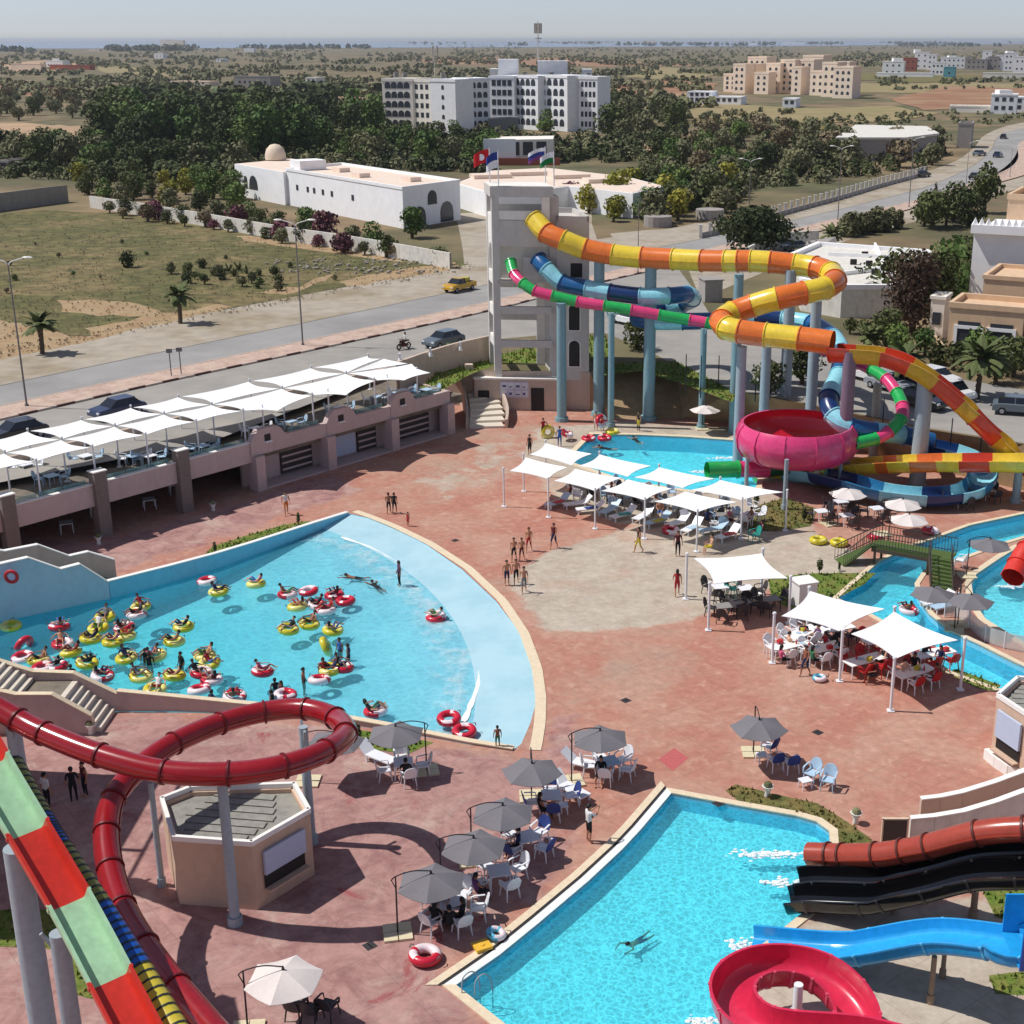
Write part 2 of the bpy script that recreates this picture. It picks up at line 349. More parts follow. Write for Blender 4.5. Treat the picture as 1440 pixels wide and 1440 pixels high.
# circle of the wave pool's shore
A_ = np.array([[2 * p.x, 2 * p.y, 1] for p in GP(arc_px[2:-2])]); B_ = np.array([p.x ** 2 + p.y ** 2 for p in GP(arc_px[2:-2])])
sol_ = np.linalg.lstsq(A_, B_, rcond=None)[0]; WC = Vector((sol_[0], sol_[1])); WR = math.sqrt(sol_[2] + sol_[0] ** 2 + sol_[1] ** 2)
foam_px = [(480, 755), (530, 773), (577, 798), (620, 823), (647, 850), (667, 883), (677, 920), (673, 960), (660, 997), (652, 1015)]
def wave_floor(x, y):
 d = WR - (Vector((x, y)) - WC).length
 return -0.03 - 0.077 * max(d, 0) if d < 6 else max(-0.49 - 0.11 * (d - 6), -1.9)
WAVE_Z = -0.26
def pool(name, poly, zw, floor_z, scale, amount, wallmat, step, tint, foamfn=None, floorfn=None, floormat=None, label=None):
 "basin floor, basin wall and water surface"
 zf = floorfn or (lambda x, y: floor_z)
 f = sheet(poly, (), zf=zf, step=step); f.build("pool_floor", floormat or M_tile, kind="structure")
 wall = MB(); n = len(poly)
 for i in range(n):
  a, b = poly[i], poly[(i + 1) % n]
  wall.quad((a.x, a.y, zf(a.x, a.y) - .05), (a.x, a.y, 0.0), (b.x, b.y, 0.0), (b.x, b.y, zf(b.x, b.y) - .05))
 wall.build("pool_wall", wallmat, kind="structure")
 w = sheet(poly, (), z=zw, step=step)
 o = w.build("pool_water", water_mat("water_" + name, tint, scale, amount, foam=0.9 if foamfn else 0.0), kind="structure")
 if foamfn:
  at = o.data.attributes.new("deep", 'FLOAT', 'POINT'); at.data.foreach_set("value", [min(1, max(0, (WR - (v.co.xy - WC).length - 2.5) / 17)) ** .75 for v in o.data.vertices])
  at = o.data.attributes.new("foam", 'FLOAT', 'POINT'); at.data.foreach_set("value", [foamfn(v.co.x, v.co.y) for v in o.data.vertices])
 return o
def wave_foam(x, y):
 d = WR - (Vector((x, y)) - WC).length
 t = max(0.0, 1 - (d - 3.2) / 6.5) if d > 3.2 else 0.3
 return 0.42 * t ** 2
pool("wave", wave_poly, WAVE_Z, -1.5, 1.7, 0.10, M_poolwall, 1.1, (0.45, 0.96, 0.99), wave_foam, wave_floor, M_beach)
pool("near", pool2_poly, -0.2, -0.75, 3.5, 0.27, M_poolwall, None, (0.40, 0.91, 0.965))
pool("rear", rear_poly, -0.2, -1.3, 1.8, 0.16, M_poolwall, None, (0.38, 0.90, 0.965))
pool("river", river_poly, -0.35, -1.2, 1.8, 0.2, M_poolwall, None, (0.36, 0.87, 0.95))
pool("right", right_poly, -0.35, -1.0, 1.9, 0.18, M_poolwall, None, (0.48, 0.90, 0.95))
# ---- park floor
TD = Vector((0.63, 0.776)).normalized(); TN = Vector((-TD.y, TD.x))          # along the terrace, and away from the plaza
T0 = Vector((-31.62, 86.23))
def TP(s, d, z=0.0):
 "place on the terrace: s metres along it from the second pillar, d metres behind its front"
 q = T0 + TD * s + TN * d; return Vector((q.x, q.y, z))
base = [TP(-75, 9.6), TP(34.5, 9.6), Vector((-13.2, 121.2, 0)), Vector((-7.9, 119.55, 0)), Vector((-2.0, 119.55, 0)), Vector((0.6, 119.0, 0)), G(860, 589), G(960, 588), G(1040, 596), G(1120, 610), G(1200, 632), G(1300, 656), G(1440, 690), G(1700, 760), Vector((95, 60, 0)), Vector((95, -25, 0)), Vector((-95, -25, 0)), Vector((-95, 30, 0))]
top = [b.copy() for b in base]
for i in range(6, 14):
 px = [(850, 512), (950, 508), (1035, 550), (1120, 566), (1200, 582), (1300, 603), (1440, 625), (1700, 690)][i - 6]
 top[i] = G(px[0], px[1], TZ)
holes = [wave_poly, pool2_poly, rear_poly, river_poly, right_poly]
pf = sheet(base, holes, z=0.0, step=1.15)
GREY = [[(712, 812), (775, 776), (850, 752), (890, 738), (820, 722), (770, 690), (735, 640), (760, 600), (790, 600), (860, 594), (1040, 602), (1110, 640), (1110, 700), (1165, 764), (1232, 785), (1176, 836), (1110, 812), (1050, 850), (962, 872), (905, 884), (830, 886), (763, 885), (748, 862), (735, 840)], [(1110, 1312), (1142, 1285), (1300, 1275), (1500, 1240), (1500, 1560), (1060, 1560), (1060, 1360)]]
PINK = [[(-200, 1003), (250, 1006), (430, 1016), (700, 1066), (742, 1064), (800, 1010), (850, 1070), (760, 1110), (810, 1210), (700, 1300), (610, 1370), (640, 1420), (700, 1600), (-200, 1700)], [(-60, 760), (150, 760), (300, 720), (480, 660), (500, 690), (300, 760), (150, 808), (-60, 800)]]
def softmask(polys, wd):
 Q = [[(p.x, p.y) for p in GP(P)] for P in polys]
 def f(x, y):
  best = 0.0
  for P in Q:
   c = False; dm = 1e9
   for i in range(len(P)):
    a, b = P[i], P[i - 1]
    if (a[1] > y) != (b[1] > y) and x < (b[0] - a[0]) * (y - a[1]) / (b[1] - a[1]) + a[0]: c = not c
    dx, dy = b[0] - a[0], b[1] - a[1]; t = max(0, min(1, ((x - a[0]) * dx + (y - a[1]) * dy) / (dx * dx + dy * dy + 1e-9))); dm = min(dm, (x - a[0] - dx * t) ** 2 + (y - a[1] - dy * t) ** 2)
   d = math.sqrt(dm) * (1 if c else -1); best = max(best, min(1, max(0, .5 + d / wd)))
  return best
 return f
def plaza_mat():
 m = bpy.data.materials.new("stamped_concrete"); m.use_nodes = True; n, l = m.node_tree.nodes, m.node_tree.links; b = n["Principled BSDF"]; b.inputs["Roughness"].default_value = .85; b.inputs["Specular IOR Level"].default_value = .3
 geo = n.new("ShaderNodeNewGeometry"); pos = geo.outputs["Position"]
 def noise(sc, det=8, rough=.65, dist=0.0):
  q = n.new("ShaderNodeTexNoise"); q.inputs["Scale"].default_value = sc; q.inputs["Detail"].default_value = det; q.inputs["Roughness"].default_value = rough; q.inputs["Distortion"].default_value = dist; l.new(pos, q.inputs["Vector"]); return q.outputs["Fac"]
 def rng_(v, a, c, lo=0.0, hi=1.0):
  q = n.new("ShaderNodeMapRange"); q.interpolation_type = 'SMOOTHSTEP'
  for k, w in zip(("From Min", "From Max", "To Min", "To Max"), (a, c, lo, hi)): q.inputs[k].default_value = w
  l.new(v, q.inputs["Value"]); return q.outputs[0]
 def mix(f, a, c):
  q = n.new("ShaderNodeMix"); q.data_type = 'RGBA'
  for i, w in ((6, a), (7, c)):
   if isinstance(w, tuple): q.inputs[i].default_value = w
   else: l.new(w, q.inputs[i])
  l.new(f, q.inputs[0]); return q.outputs[2]
 def math_(op, a, c):
  q = n.new("ShaderNodeMath"); q.operation = op
  for i, w in enumerate((a, c)):
   if isinstance(w, float): q.inputs[i].default_value = w
   else: l.new(w, q.inputs[i])
  return q.outputs[0]
 red = mix(rng_(noise(.22, 10, .7), .38, .66), lin(177, 121, 103), lin(186, 146, 127)); red = mix(rng_(noise(1.1, 12, .8, .4), .5, .74), red, lin(200, 166, 146)); red = mix(rng_(noise(.12, 8, .65, .3), .52, .72), red, lin(174, 146, 128))
 gry = mix(rng_(noise(.5, 10, .7), .36, .66), lin(192, 180, 163), lin(174, 160, 143)); gry = mix(rng_(noise(.16, 5), .52, .7), gry, lin(184, 156, 138))
 pnk = mix(rng_(noise(.6, 10, .72, 1.0), .38, .66), lin(178, 138, 130), lin(150, 110, 106)); pnk = mix(rng_(noise(.3, 8, .7, .6), .5, .7), pnk, lin(186, 160, 148)); pnk = mix(rng_(noise(.23, 9, .7, 1.2), .58, .7), pnk, lin(150, 72, 74))
 edge = math_('MULTIPLY', math_('SUBTRACT', noise(.35, 9, .7), .5), 1.1)
 def att(nm): q = n.new("ShaderNodeAttribute"); q.attribute_name = nm; return rng_(math_('ADD', q.outputs["Fac"], edge), .38, .62)
 c = mix(att("grey"), red, gry); c = mix(att("pink"), c, pnk)
 v = rng_(noise(2.2, 12, .75), .3, .7, .86, 1.12)
 br = n.new("ShaderNodeTexBrick"); br.inputs["Scale"].default_value = .2; br.inputs["Mortar Size"].default_value = .006; br.inputs["Mortar Smooth"].default_value = .3; br.inputs["Color1"].default_value = br.inputs["Color2"].default_value = (1, 1, 1, 1); br.inputs["Mortar"].default_value = (.55, .53, .52, 1); br.offset = 0; br.inputs["Row Height"].default_value = .5
 mp = n.new("ShaderNodeMapping"); mp.inputs["Rotation"].default_value = (0, 0, .9); l.new(pos, mp.inputs[0]); l.new(mp.outputs[0], br.inputs["Vector"])
 mu = n.new("ShaderNodeMix"); mu.data_type = 'RGBA'; mu.blend_type = 'MULTIPLY'; mu.inputs[0].default_value = .32; l.new(c, mu.inputs[6]); l.new(br.outputs["Color"], mu.inputs[7])
 # worn stamped relief and old stains
 st = mix(rng_(noise(.5, 12, .8, .6), .6, .76), mu.outputs[2], lin(112, 84, 76)); mq = n.new("ShaderNodeMix"); mq.data_type = 'RGBA'; mq.inputs[0].default_value = .5; l.new(mu.outputs[2], mq.inputs[6]); l.new(st, mq.inputs[7])
 hs = n.new("ShaderNodeHueSaturation"); l.new(mq.outputs[2], hs.inputs["Color"]); l.new(v, hs.inputs["Value"]); l.new(hs.outputs[0], b.inputs["Base Color"])
 vo = n.new("ShaderNodeTexVoronoi"); vo.inputs["Scale"].default_value = 3.0; l.new(pos, vo.inputs["Vector"]); bp = n.new("ShaderNodeBump"); bp.inputs["Strength"].default_value = .25; bp.inputs["Distance"].default_value = .03; l.new(vo.outputs["Distance"], bp.inputs["Height"]); l.new(bp.outputs[0], b.inputs["Normal"])
 return m
po = pf.build("plaza_ground", plaza_mat(), kind="structure")
MOT = softmask([[(480, 700), (560, 660), (640, 615), (712, 596), (780, 596), (770, 690), (700, 705), (600, 720)]], 7.0); G0 = softmask(GREY, 2.6)
for nm_, f_ in (("grey", lambda x, y: max(G0(x, y), .46 * MOT(x, y))), ("pink", softmask(PINK, 5.0))):
 at_ = po.data.attributes.new(nm_, 'FLOAT', 'POINT'); at_.data.foreach_set("value", [f_(v.co.x, v.co.y) if v.co.y < 130 else 0 for v in po.data.vertices])
em = MB()
for i in range(len(base) - 1):
 a, b, c, d = base[i], base[i + 1], top[i + 1], top[i]
 e = 0.0
 em.quad((a.x, a.y, -0.02), (b.x, b.y, -0.02), (c.x, c.y, TZ), (d.x, d.y, TZ), 0 if 5 <= i <= 12 else 1)
em.build("embankment", [M_dirt, M_beige], kind="structure")
def patch(name, px, m, z=0.004, hs=(), zb=0.0):
 return sheet(GP(px, zb), hs, z=zb + z).build(name, m, kind="structure")
def ragged(px, amp=5, k=5):
 out = []
 for i in range(len(px)):
  a, b = px[i], px[(i + 1) % len(px)]
  for j in range(k):
   t = j / k; out.append((a[0] + (b[0] - a[0]) * t + random.uniform(-amp, amp), a[1] + (b[1] - a[1]) * t + random.uniform(-amp, amp) * 0.5))
 return out
# ---- coping round the pools
def coping(poly, w, h=0.05, m=M_cop, z0=0.0):
 P = [Vector((p[0], p[1])) for p in poly]; O = offset_poly(poly, w); mb = MB(); n = len(P)
 for i in range(n):
  j = (i + 1) % n
  a, b, c, d = P[i], P[j], O[j], O[i]
  mb.add([(a.x, a.y, z0 - .1), (b.x, b.y, z0 - .1), (a.x, a.y, z0 + h), (b.x, b.y, z0 + h), (c.x, c.y, z0 + h), (d.x, d.y, z0 + h), (c.x, c.y, z0 - .02), (d.x, d.y, z0 - .02)], [(0, 2, 3, 1), (2, 5, 4, 3), (5, 7, 6, 4)])
 return mb.build("pool_coping", m, kind="structure")
M_wcop = mat("white_coping", lin(234, 236, 232), 0.6, 0.05, 1.2)
M_gutter = mat("dark_gutter", lin(52, 50, 52), 0.7, 0.1, 2)
def strip(poly, lo, hi, d0, d1, h, m):
 A, B = offset_poly(poly, d0), offset_poly(poly, d1); mb = MB()
 for i in range(lo, hi): mb.prism([A[i % len(A)], A[(i + 1) % len(A)], B[(i + 1) % len(A)], B[i % len(A)]], -.1, h)
 mb.build("pool_coping", m, kind="structure")
LE = len(pool2_px) - 6
strip(pool2_poly, LE, len(pool2_px), 0, .34, .03, M_wcop); strip(pool2_poly, LE, len(pool2_px), .34, .48, .006, M_gutter); strip(pool2_poly, LE, len(pool2_px), .48, .80, .05, M_cop)
strip(pool2_poly, 0, LE, 0, .36, .05, M_cop)
coping(rear_poly, 0.45); coping(river_poly, 0.3); coping(right_poly, 0.4)
# wave pool: pale curved edge, with a rim line
arc_w = GP(arc_px)
mb = ribbon(resample([WC.to_3d() + (p - WC.to_3d()).normalized() * WR for p in arc_w], 50), [WC.to_3d() + (p - WC.to_3d()).normalized() * (WR + 0.55) for p in arc_w], 0.03, 50); mb.build("pool_coping", M_cop, kind="structure")
# foam line where the last wave dies
fl = smooth_line(foam_px, WAVE_Z + 0.02, 6); M_foam = mat("foam", lin(236, 242, 242), 0.9, 0.1, 2)
def mk_foam(line, wfun, name="foam"):
 mb = MB(); n = len(line); L, Rr = [], []
 for i, p in enumerate(line):
  t = (line[min(i + 1, n - 1)] - line[max(i - 1, 0)]).normalized(); s = Vector((t.y, -t.x, 0)); w = wfun(i)
  L.append(p + s * w); Rr.append(p - s * w * 0.8)
 for i in range(n - 1): mb.quad(L[i], L[i + 1], Rr[i + 1], Rr[i])
 return mb.build(name, M_foam, kind="stuff")
tag(mk_foam(fl, lambda i: random.uniform(0.07, 0.2)), "thin white foam line of the last wave along the wave pool's shallow shore", "foam")
patch_ = sheet(GP([(926, 1068), (948, 1052), (968, 1066), (946, 1084)]), z=.005); patch_.build("repaired_ground", mat("red_repair", lin(186, 96, 96), .9, .12, 1.5), kind="structure")
for px_, py_ in ((690, 1200), (520, 1330), (880, 985), (1010, 1130), (640, 760), (1150, 1030)):
 g_ = G(px_, py_); mb = MB(); mb.box((g_.x, g_.y, .006), (.42, .42, .012), .7)
 for k_ in range(4): mb.box((g_.x, g_.y, .016), (.03 + .0 * k_, .34, .006), .7 + 0 * k_)
 mb.build("drain_grate", M_gutter, kind="structure")
# ---- grass patches
def grass(px, m=M_grass, z=0.0, dens=18, h=0.16, name="grass", lab="short grass beside the pool"):
 P = GP(px, z); sheet(P, (), z=z + 0.012).build("lawn_ground", m, kind="structure")
 xs = [p.x for p in P]; ys = [p.y for p in P]; Q = [Vector((p.x, p.y)) for p in P]
 def ins(p):
  c = False
  for i in range(len(Q)):
   a, b = Q[i], Q[i - 1]
   if (a.y > p.y) != (b.y > p.y) and p.x < (b.x - a.x) * (p.y - a.y) / (b.y - a.y) + a.x: c = not c
  return c
 mb = MB(); n = int(min((max(xs) - min(xs)) * (max(ys) - min(ys)) * dens, 7000))
 for _ in range(n):
  p = Vector((random.uniform(min(xs), max(xs)), random.uniform(min(ys), max(ys))))
  if not ins(p): continue
  a = random.uniform(0, 6.3); w = random.uniform(.04, .12); hh = h * random.uniform(.4, 1.5)
  dx, dy = math.cos(a) * w, math.sin(a) * w; lx, ly = random.uniform(-.1, .1), random.uniform(-.1, .1)
  mb.add([(p.x - dx, p.y - dy, z), (p.x + dx, p.y + dy, z), (p.x + lx, p.y + ly, z + hh)], [(0, 1, 2)])
 if mb.v: mb.build(name, m, kind="stuff", label=lab, cat="grass")
grass([(285, 783), (300, 768), (350, 752), (400, 738), (432, 733), (440, 736), (400, 752), (350, 770), (300, 788)], z=0.0, lab="strip of bright grass along the far wall of the wave pool")
grass([(1050, 745), (1062, 712), (1105, 700), (1150, 716), (1140, 740), (1090, 748)], M_dry, lab="patchy dry grass behind the eight white sails")
grass([(1080, 812), (1150, 806), (1232, 806), (1215, 822), (1176, 842), (1200, 858), (1120, 862), (1085, 842)], lab="grass beside the lazy river next to the white cabinet")
grass([(1330, 946), (1345, 941), (1408, 964), (1400, 972), (1375, 968)], lab="small grass strip on the near bank of the lazy river")
grass([(1020, 1112), (1035, 1103), (1085, 1116), (1150, 1130), (1190, 1155), (1225, 1180), (1235, 1196), (1180, 1192), (1178, 1168), (1150, 1150), (1100, 1140), (1040, 1128)], M_dry, lab="brownish grass bed along the edge of the near swimming pool")
grass([(490, 1024), (540, 1032), (610, 1044), (575, 1060), (500, 1052)], lab="grass under the grey parasol beside the wave pool wall")
grass([(-20, 1280), (70, 1280), (110, 1310), (140, 1330), (80, 1335), (-20, 1330)], lab="rough grass behind the big grey slide column")
grass([(90, 1345), (140, 1340), (190, 1420), (110, 1400)], lab="rough grass beside the second grey slide column")
grass([(1380, 1250), (1450, 1240), (1450, 1300), (1400, 1290)], lab="grass patch beneath the black slide")
grass([(1390, 1372), (1450, 1365), (1450, 1400), (1400, 1398)], lab="grass patch beneath the blue slide")
grass([(850, 512), (950, 508), (1035, 552), (1030, 566), (960, 540), (900, 522), (850, 528)], z=TZ, h=.2, lab="lawn on top of the embankment under the slides")
grass([(590, 545), (640, 505), (700, 500), (775, 480), (850, 470), (860, 500), (840, 508), (700, 512), (660, 527), (620, 550)], z=TZ, h=.3, dens=10, lab="bright lawn between the street wall and the slide tower")
# ---- terrain, one sheet to the horizon with the park cut out
big = 30000
out_poly = [Vector((-big, -3000)), Vector((big, -3000)), Vector((big, big)), Vector((-big, big))]
terr = sheet(out_poly, [top[:-4] + [Vector((95, 60, 0)), Vector((95, -25, 0)), Vector((-95, -25, 0)), Vector((-95, 30, 0))]], z=TZ)
terr.build("terrain", M_terrain, kind="structure")
# sea beyond the land, far left
sea_pts = [Vector((-30000, 4300)), Vector((-2600, 4300)), Vector((-900, 5200)), Vector((900, 6500)), Vector((4000, 12000)), Vector((12000, 29000)), Vector((-30000, 29000))]
sheet(sea_pts, z=TZ + 0.6).build("sea", M_sea, kind="structure")
FZ = [0.0]
def field(px, m, z=0.004, name="field"):
 if name == 'field': FZ[0] += 0.012
 return sheet(GP(ragged(px, 3, 4), TZ), z=TZ + z + (FZ[0] if name == 'field' else 0)).build(name, m, kind="structure")
# ---- roads
far_e = [(-90, 562), (0, 542), (240, 492), (480, 443), (690, 399), (830, 368), (960, 341), (1103, 312), (1227, 283), (1310, 260), (1368, 233), (1394, 210), (1402, 194), (1422, 184), (1480, 174)]
near_e = [(-90, 594), (0, 573), (240, 521), (480, 470), (690, 425), (830, 390), (960, 359), (1107, 325), (1200, 303), (1293, 281), (1365, 258), (1415, 240), (1432, 224), (1432, 206), (1445, 196), (1500, 186)]
med_e = [(-90, 612), (0, 591), (240, 536), (480, 484), (690, 437), (830, 401), (960, 371), (1107, 337), (1200, 314), (1293, 291), (1372, 266), (1440, 247), (1500, 225)]
shl_e = [(-90, 520), (0, 500), (100, 478), (240, 450), (480, 405), (660, 372), (830, 338), (960, 322), (1040, 312), (1103, 300), (1200, 272), (1290, 245), (1345, 226), (1372, 205), (1385, 190), (1420, 176), (1480, 166)]
fe, ne, me_, se = [smooth_line(p, TZ, 5) for p in (far_e, near_e, med_e, shl_e)]
ribbon(se, fe, TZ + 0.006, 90).build("road_shoulder", M_shoulder, kind="structure")
ribbon(fe, ne, TZ + 0.010, 90).build("road", M_asph, kind="structure")
M_line = mat("tar_edge", lin(96, 96, 96), 0.9, 0.2, 3)
ribbon(fe, [p + Vector((0.05, -0.28, 0)) for p in fe], TZ + 0.014, 90).build("road_edge_line", M_line, kind="structure")
m2 = resample(me_, 90)[:80]; n2 = resample(ne, 90)[:80]
med = thing("road_median", "long pink paved road median with kerb stones between the two carriageways", "median", (n2[30].x, n2[30].y, TZ)); med["kind"] = "structure"
mb = ribbon(n2, m2, TZ + 0.14, 80); mb.build("paving", M_pave, med)
M_kd = mat("dark_kerb_paint", lin(88, 60, 54), 0.8, 0.2, 2); M_kl = mat("pale_kerb_paint", lin(190, 172, 160), 0.8, 0.15, 2)
def kerb_row(line, parent, step, z, lo, hi, mats_=(M_kd, M_kl)):
 L = resample(line, int(sum((b - a).length for a, b in zip(line, line[1:])) / step) + 2); k = 0
 mesh = {}
 for i in range(len(L) - 1):
  c = (L[i] + L[i + 1]) / 2
  if not (lo < c.x < hi): continue
  key = k % 2
  if key not in mesh:
   b = MB(); b.box((0, 0, 0.07), (step - 0.06, 0.24, 0.17)); mesh[key] = b.mesh("kerb_stone"); mesh[key].materials.append(mats_[key])
  o = bpy.data.objects.new("kerb_stone", mesh[key]); COL.objects.link(o); o.parent = parent
  d = L[i + 1] - L[i]; o.location = Vector((c.x, c.y, z)) - ORG[parent.name]; o.rotation_euler = (0, 0, math.atan2(d.y, d.x)); k += 1
kerb_row(me_, med, 1.7, TZ, -60, 8)
mb = MB(); mb.sweep([Vector((p.x, p.y, TZ + .07)) for p in n2], [(-.1, -.08), (-.1, .09), (.1, .09), (.1, -.08)]); mb.build("kerb_edge", M_kl, med)
bk = [(-60, 690), (300, 620), (560, 520), (620, 505), (690, 478), (775, 470), (850, 468), (905, 490), (1010, 544), (1120, 564), (1200, 580), (1300, 601), (1440, 623), (1600, 664), (1700, 686)]
topb = [(1700, 590), (1440, 548), (1330, 530), (1200, 500), (1130, 500), (1010, 462), (985, 420), (1040, 392), (1300, 330), (1440, 290), (1500, 262)]
side = GP(bk, TZ) + GP(topb, TZ) + [p for p in reversed(resample(me_, 60))]
sheet([Vector((p.x, p.y)) for p in GP([(-160, 660)], TZ) + GP(bk, TZ) + GP(topb[:7], TZ) + [p for p in reversed(resample(me_, 60)) if p.x < G(965, 371, TZ).x]], z=TZ + 0.004).build("street", M_asph2, kind="structure")
sheet(GP([(985, 420), (965, 372), (1107, 338), (1200, 315), (1293, 292), (1440, 248), (1440, 262), (1330, 300), (1200, 335), (1100, 372)], TZ), z=TZ + 0.003).build("pavement", M_shoulder, kind="structure")
# ---- fields
field([(-40, 305), (60, 295), (150, 300), (260, 312), (360, 330), (450, 345), (540, 358), (650, 366), (660, 372), (480, 404), (240, 449), (100, 476), (0, 498), (-80, 515), (-90, 320)], M_lot, 0.003, "meadow")
sheet(GP(ragged([(-60, 480), (0, 450), (40, 458), (100, 472), (140, 476), (100, 486), (0, 506), (-60, 520)], 3, 3), TZ), z=TZ + 0.008).build("dirt_path", M_dirt, kind="structure")
for pxs in ([(130, 480), (240, 452), (330, 432), (300, 428), (200, 446), (120, 462)], [(350, 412), (420, 402), (470, 385), (450, 398), (400, 414)], [(330, 330), (420, 342), (520, 356), (600, 366), (560, 368), (440, 354), (350, 340)], [(480, 396), (560, 380), (640, 370), (650, 376), (580, 388), (490, 404)], [(80, 420), (180, 425), (240, 440), (180, 446), (90, 440)]):
 sheet(GP(ragged(pxs, 4, 4), TZ), z=TZ + 0.007 + random.random() * .002).build("dirt_ground", M_dirt, kind="structure")
field([(-80, 198), (-60, 172), (60, 174), (110, 178), (140, 182), (130, 190), (90, 196), (0, 200)], M_plough)
field([(-80, 118), (0, 116), (60, 120), (130, 126), (160, 130), (120, 136), (40, 134), (-60, 128)], M_redsoil)
field([(130, 92), (200, 96), (260, 100), (240, 106), (150, 102)], M_straw)
field([(0, 88), (60, 84), (120, 92), (60, 102), (0, 98)], M_plough)
field([(160, 150), (300, 146), (420, 150), (520, 158), (380, 162), (200, 160)], M_plough)
field([(380, 132), (540, 128), (540, 136), (420, 140)], M_plough)
field([(560, 84), (700, 80), (860, 86), (1000, 92), (860, 94), (640, 90)], M_redsoil)
field([(860, 134), (960, 124), (1010, 130), (960, 144), (880, 150)], M_plough)
field([(850, 208), (930, 200), (985, 196), (930, 212)], M_plough)
field([(210, 122), (310, 122), (315, 130), (220, 133)], M_crop)
field([(900, 95), (980, 97), (1020, 102), (960, 112), (880, 108)], M_straw)
field([(1190, 118), (1330, 116), (1500, 118), (1500, 128), (1330, 130), (1200, 132)], M_straw)
field([(1250, 140), (1330, 122), (1440, 124), (1500, 130), (1500, 150), (1300, 156)], M_redsoil)
field([(900, 152), (1000, 146), (1110, 152), (1250, 150), (1320, 160), (1250, 172), (1100, 172), (960, 166)], M_straw)
field([(960, 172), (1010, 168), (1120, 176), (1240, 178), (1200, 184), (1050, 182)], M_dry)
field([(840, 120), (930, 112), (1010, 118), (1000, 130), (870, 134)], M_redsoil)
field([(1200, 104), (1300, 104), (1420, 108), (1300, 116), (1200, 114)], M_dry)
field([(860, 330), (960, 318), (1040, 306), (1060, 314), (960, 330), (880, 345)], M_shoulder, 0.004, "yard_ground")
field([(640, 300), (700, 300), (830, 290), (840, 340), (690, 372), (655, 370)], M_shoulder, 0.004, "yard_ground")
# ------------------------------------------------------------------ terrace building with its sails
M_deck = mat("deck_concrete", lin(128, 118, 104), 0.88, 0.1, 0.5, col2=lin(104, 96, 86))
M_fascia = mat("mauve_render", lin(196, 176, 172), 0.85, 0.05, 0.5, 0.08, 30, dirt=0.2)
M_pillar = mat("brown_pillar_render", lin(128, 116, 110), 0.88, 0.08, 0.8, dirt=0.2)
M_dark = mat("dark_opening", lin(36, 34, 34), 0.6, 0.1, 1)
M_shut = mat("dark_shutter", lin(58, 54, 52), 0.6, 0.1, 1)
M_whitepaint = mat("white_steel_paint", lin(232, 234, 236), 0.45, 0.03, 1.0)
M_sail = mat("white_canvas", lin(244, 244, 242), 0.9, 0.02, 0.8)
M_board = mat("pale_blue_board", lin(186, 198, 220), 0.6, 0.03, 1)
M_blackm = mat("black_metal", lin(40, 40, 42), 0.5, 0.05, 1)
def glass_mat(name, tint, a=0.35):
 m = bpy.data.materials.new(name); m.use_nodes = True; n, l = m.node_tree.nodes, m.node_tree.links
 b = n["Principled BSDF"]; b.inputs["Base Color"].default_value = tuple(tint) + (1,); b.inputs["Roughness"].default_value = 0.08; b.inputs["Alpha"].default_value = a
 MATS[name] = m; return m
M_glass = glass_mat("green_glass", (0.22, 0.42, 0.40), 0.45)
ZD, ZP = 2.9, 3.6
tb = thing("terrace_building", "long low terrace building with mauve front and open hall below its roof deck", "building", TP(0, 0))
def TQ(mb, s0, s1, d0, d1, z0, z1, mi=0):
 return mb.prism([TP(s0, d0), TP(s1, d0), TP(s1, d1), TP(s0, d1)], z0, z1, mi)
m = MB(); TQ(m, -75, 34.5, 0.3, 9.5, 2.2, ZD); m.build("deck_slab", M_deck, tb)
m = MB(); TQ(m, -75, 12.4, 0.0, 0.3, 2.15, ZP); TQ(m, 12.4, 32.6, -0.1, 0.3, 2.6, 3.62); m.build("fascia", M_fascia, tb)
m = MB(); TQ(m, -75, 12.4, -0.04, 0.34, ZP, ZP + .06); m.build("parapet_cap", M_white, tb)
m = MB(); TQ(m, -75, 34.5, 9.2, 9.5, ZD, 3.9); m.build("back_wall", M_beige, tb)
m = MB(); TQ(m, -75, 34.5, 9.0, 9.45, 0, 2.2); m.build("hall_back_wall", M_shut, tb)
for i in range(9):
 s = -6.4 * 6 + 6.4 * i + 0.0
 if s < -34 or s > 7: continue
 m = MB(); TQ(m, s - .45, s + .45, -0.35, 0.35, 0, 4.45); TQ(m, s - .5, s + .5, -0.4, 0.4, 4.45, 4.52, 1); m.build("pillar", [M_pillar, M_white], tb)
for s in (12.7, 19.4, 26.0, 32.3):
 m = MB(); TQ(m, s - .4, s + .4, -0.5, 0.5, 0, 2.6); m.build("column", M_fascia, tb)
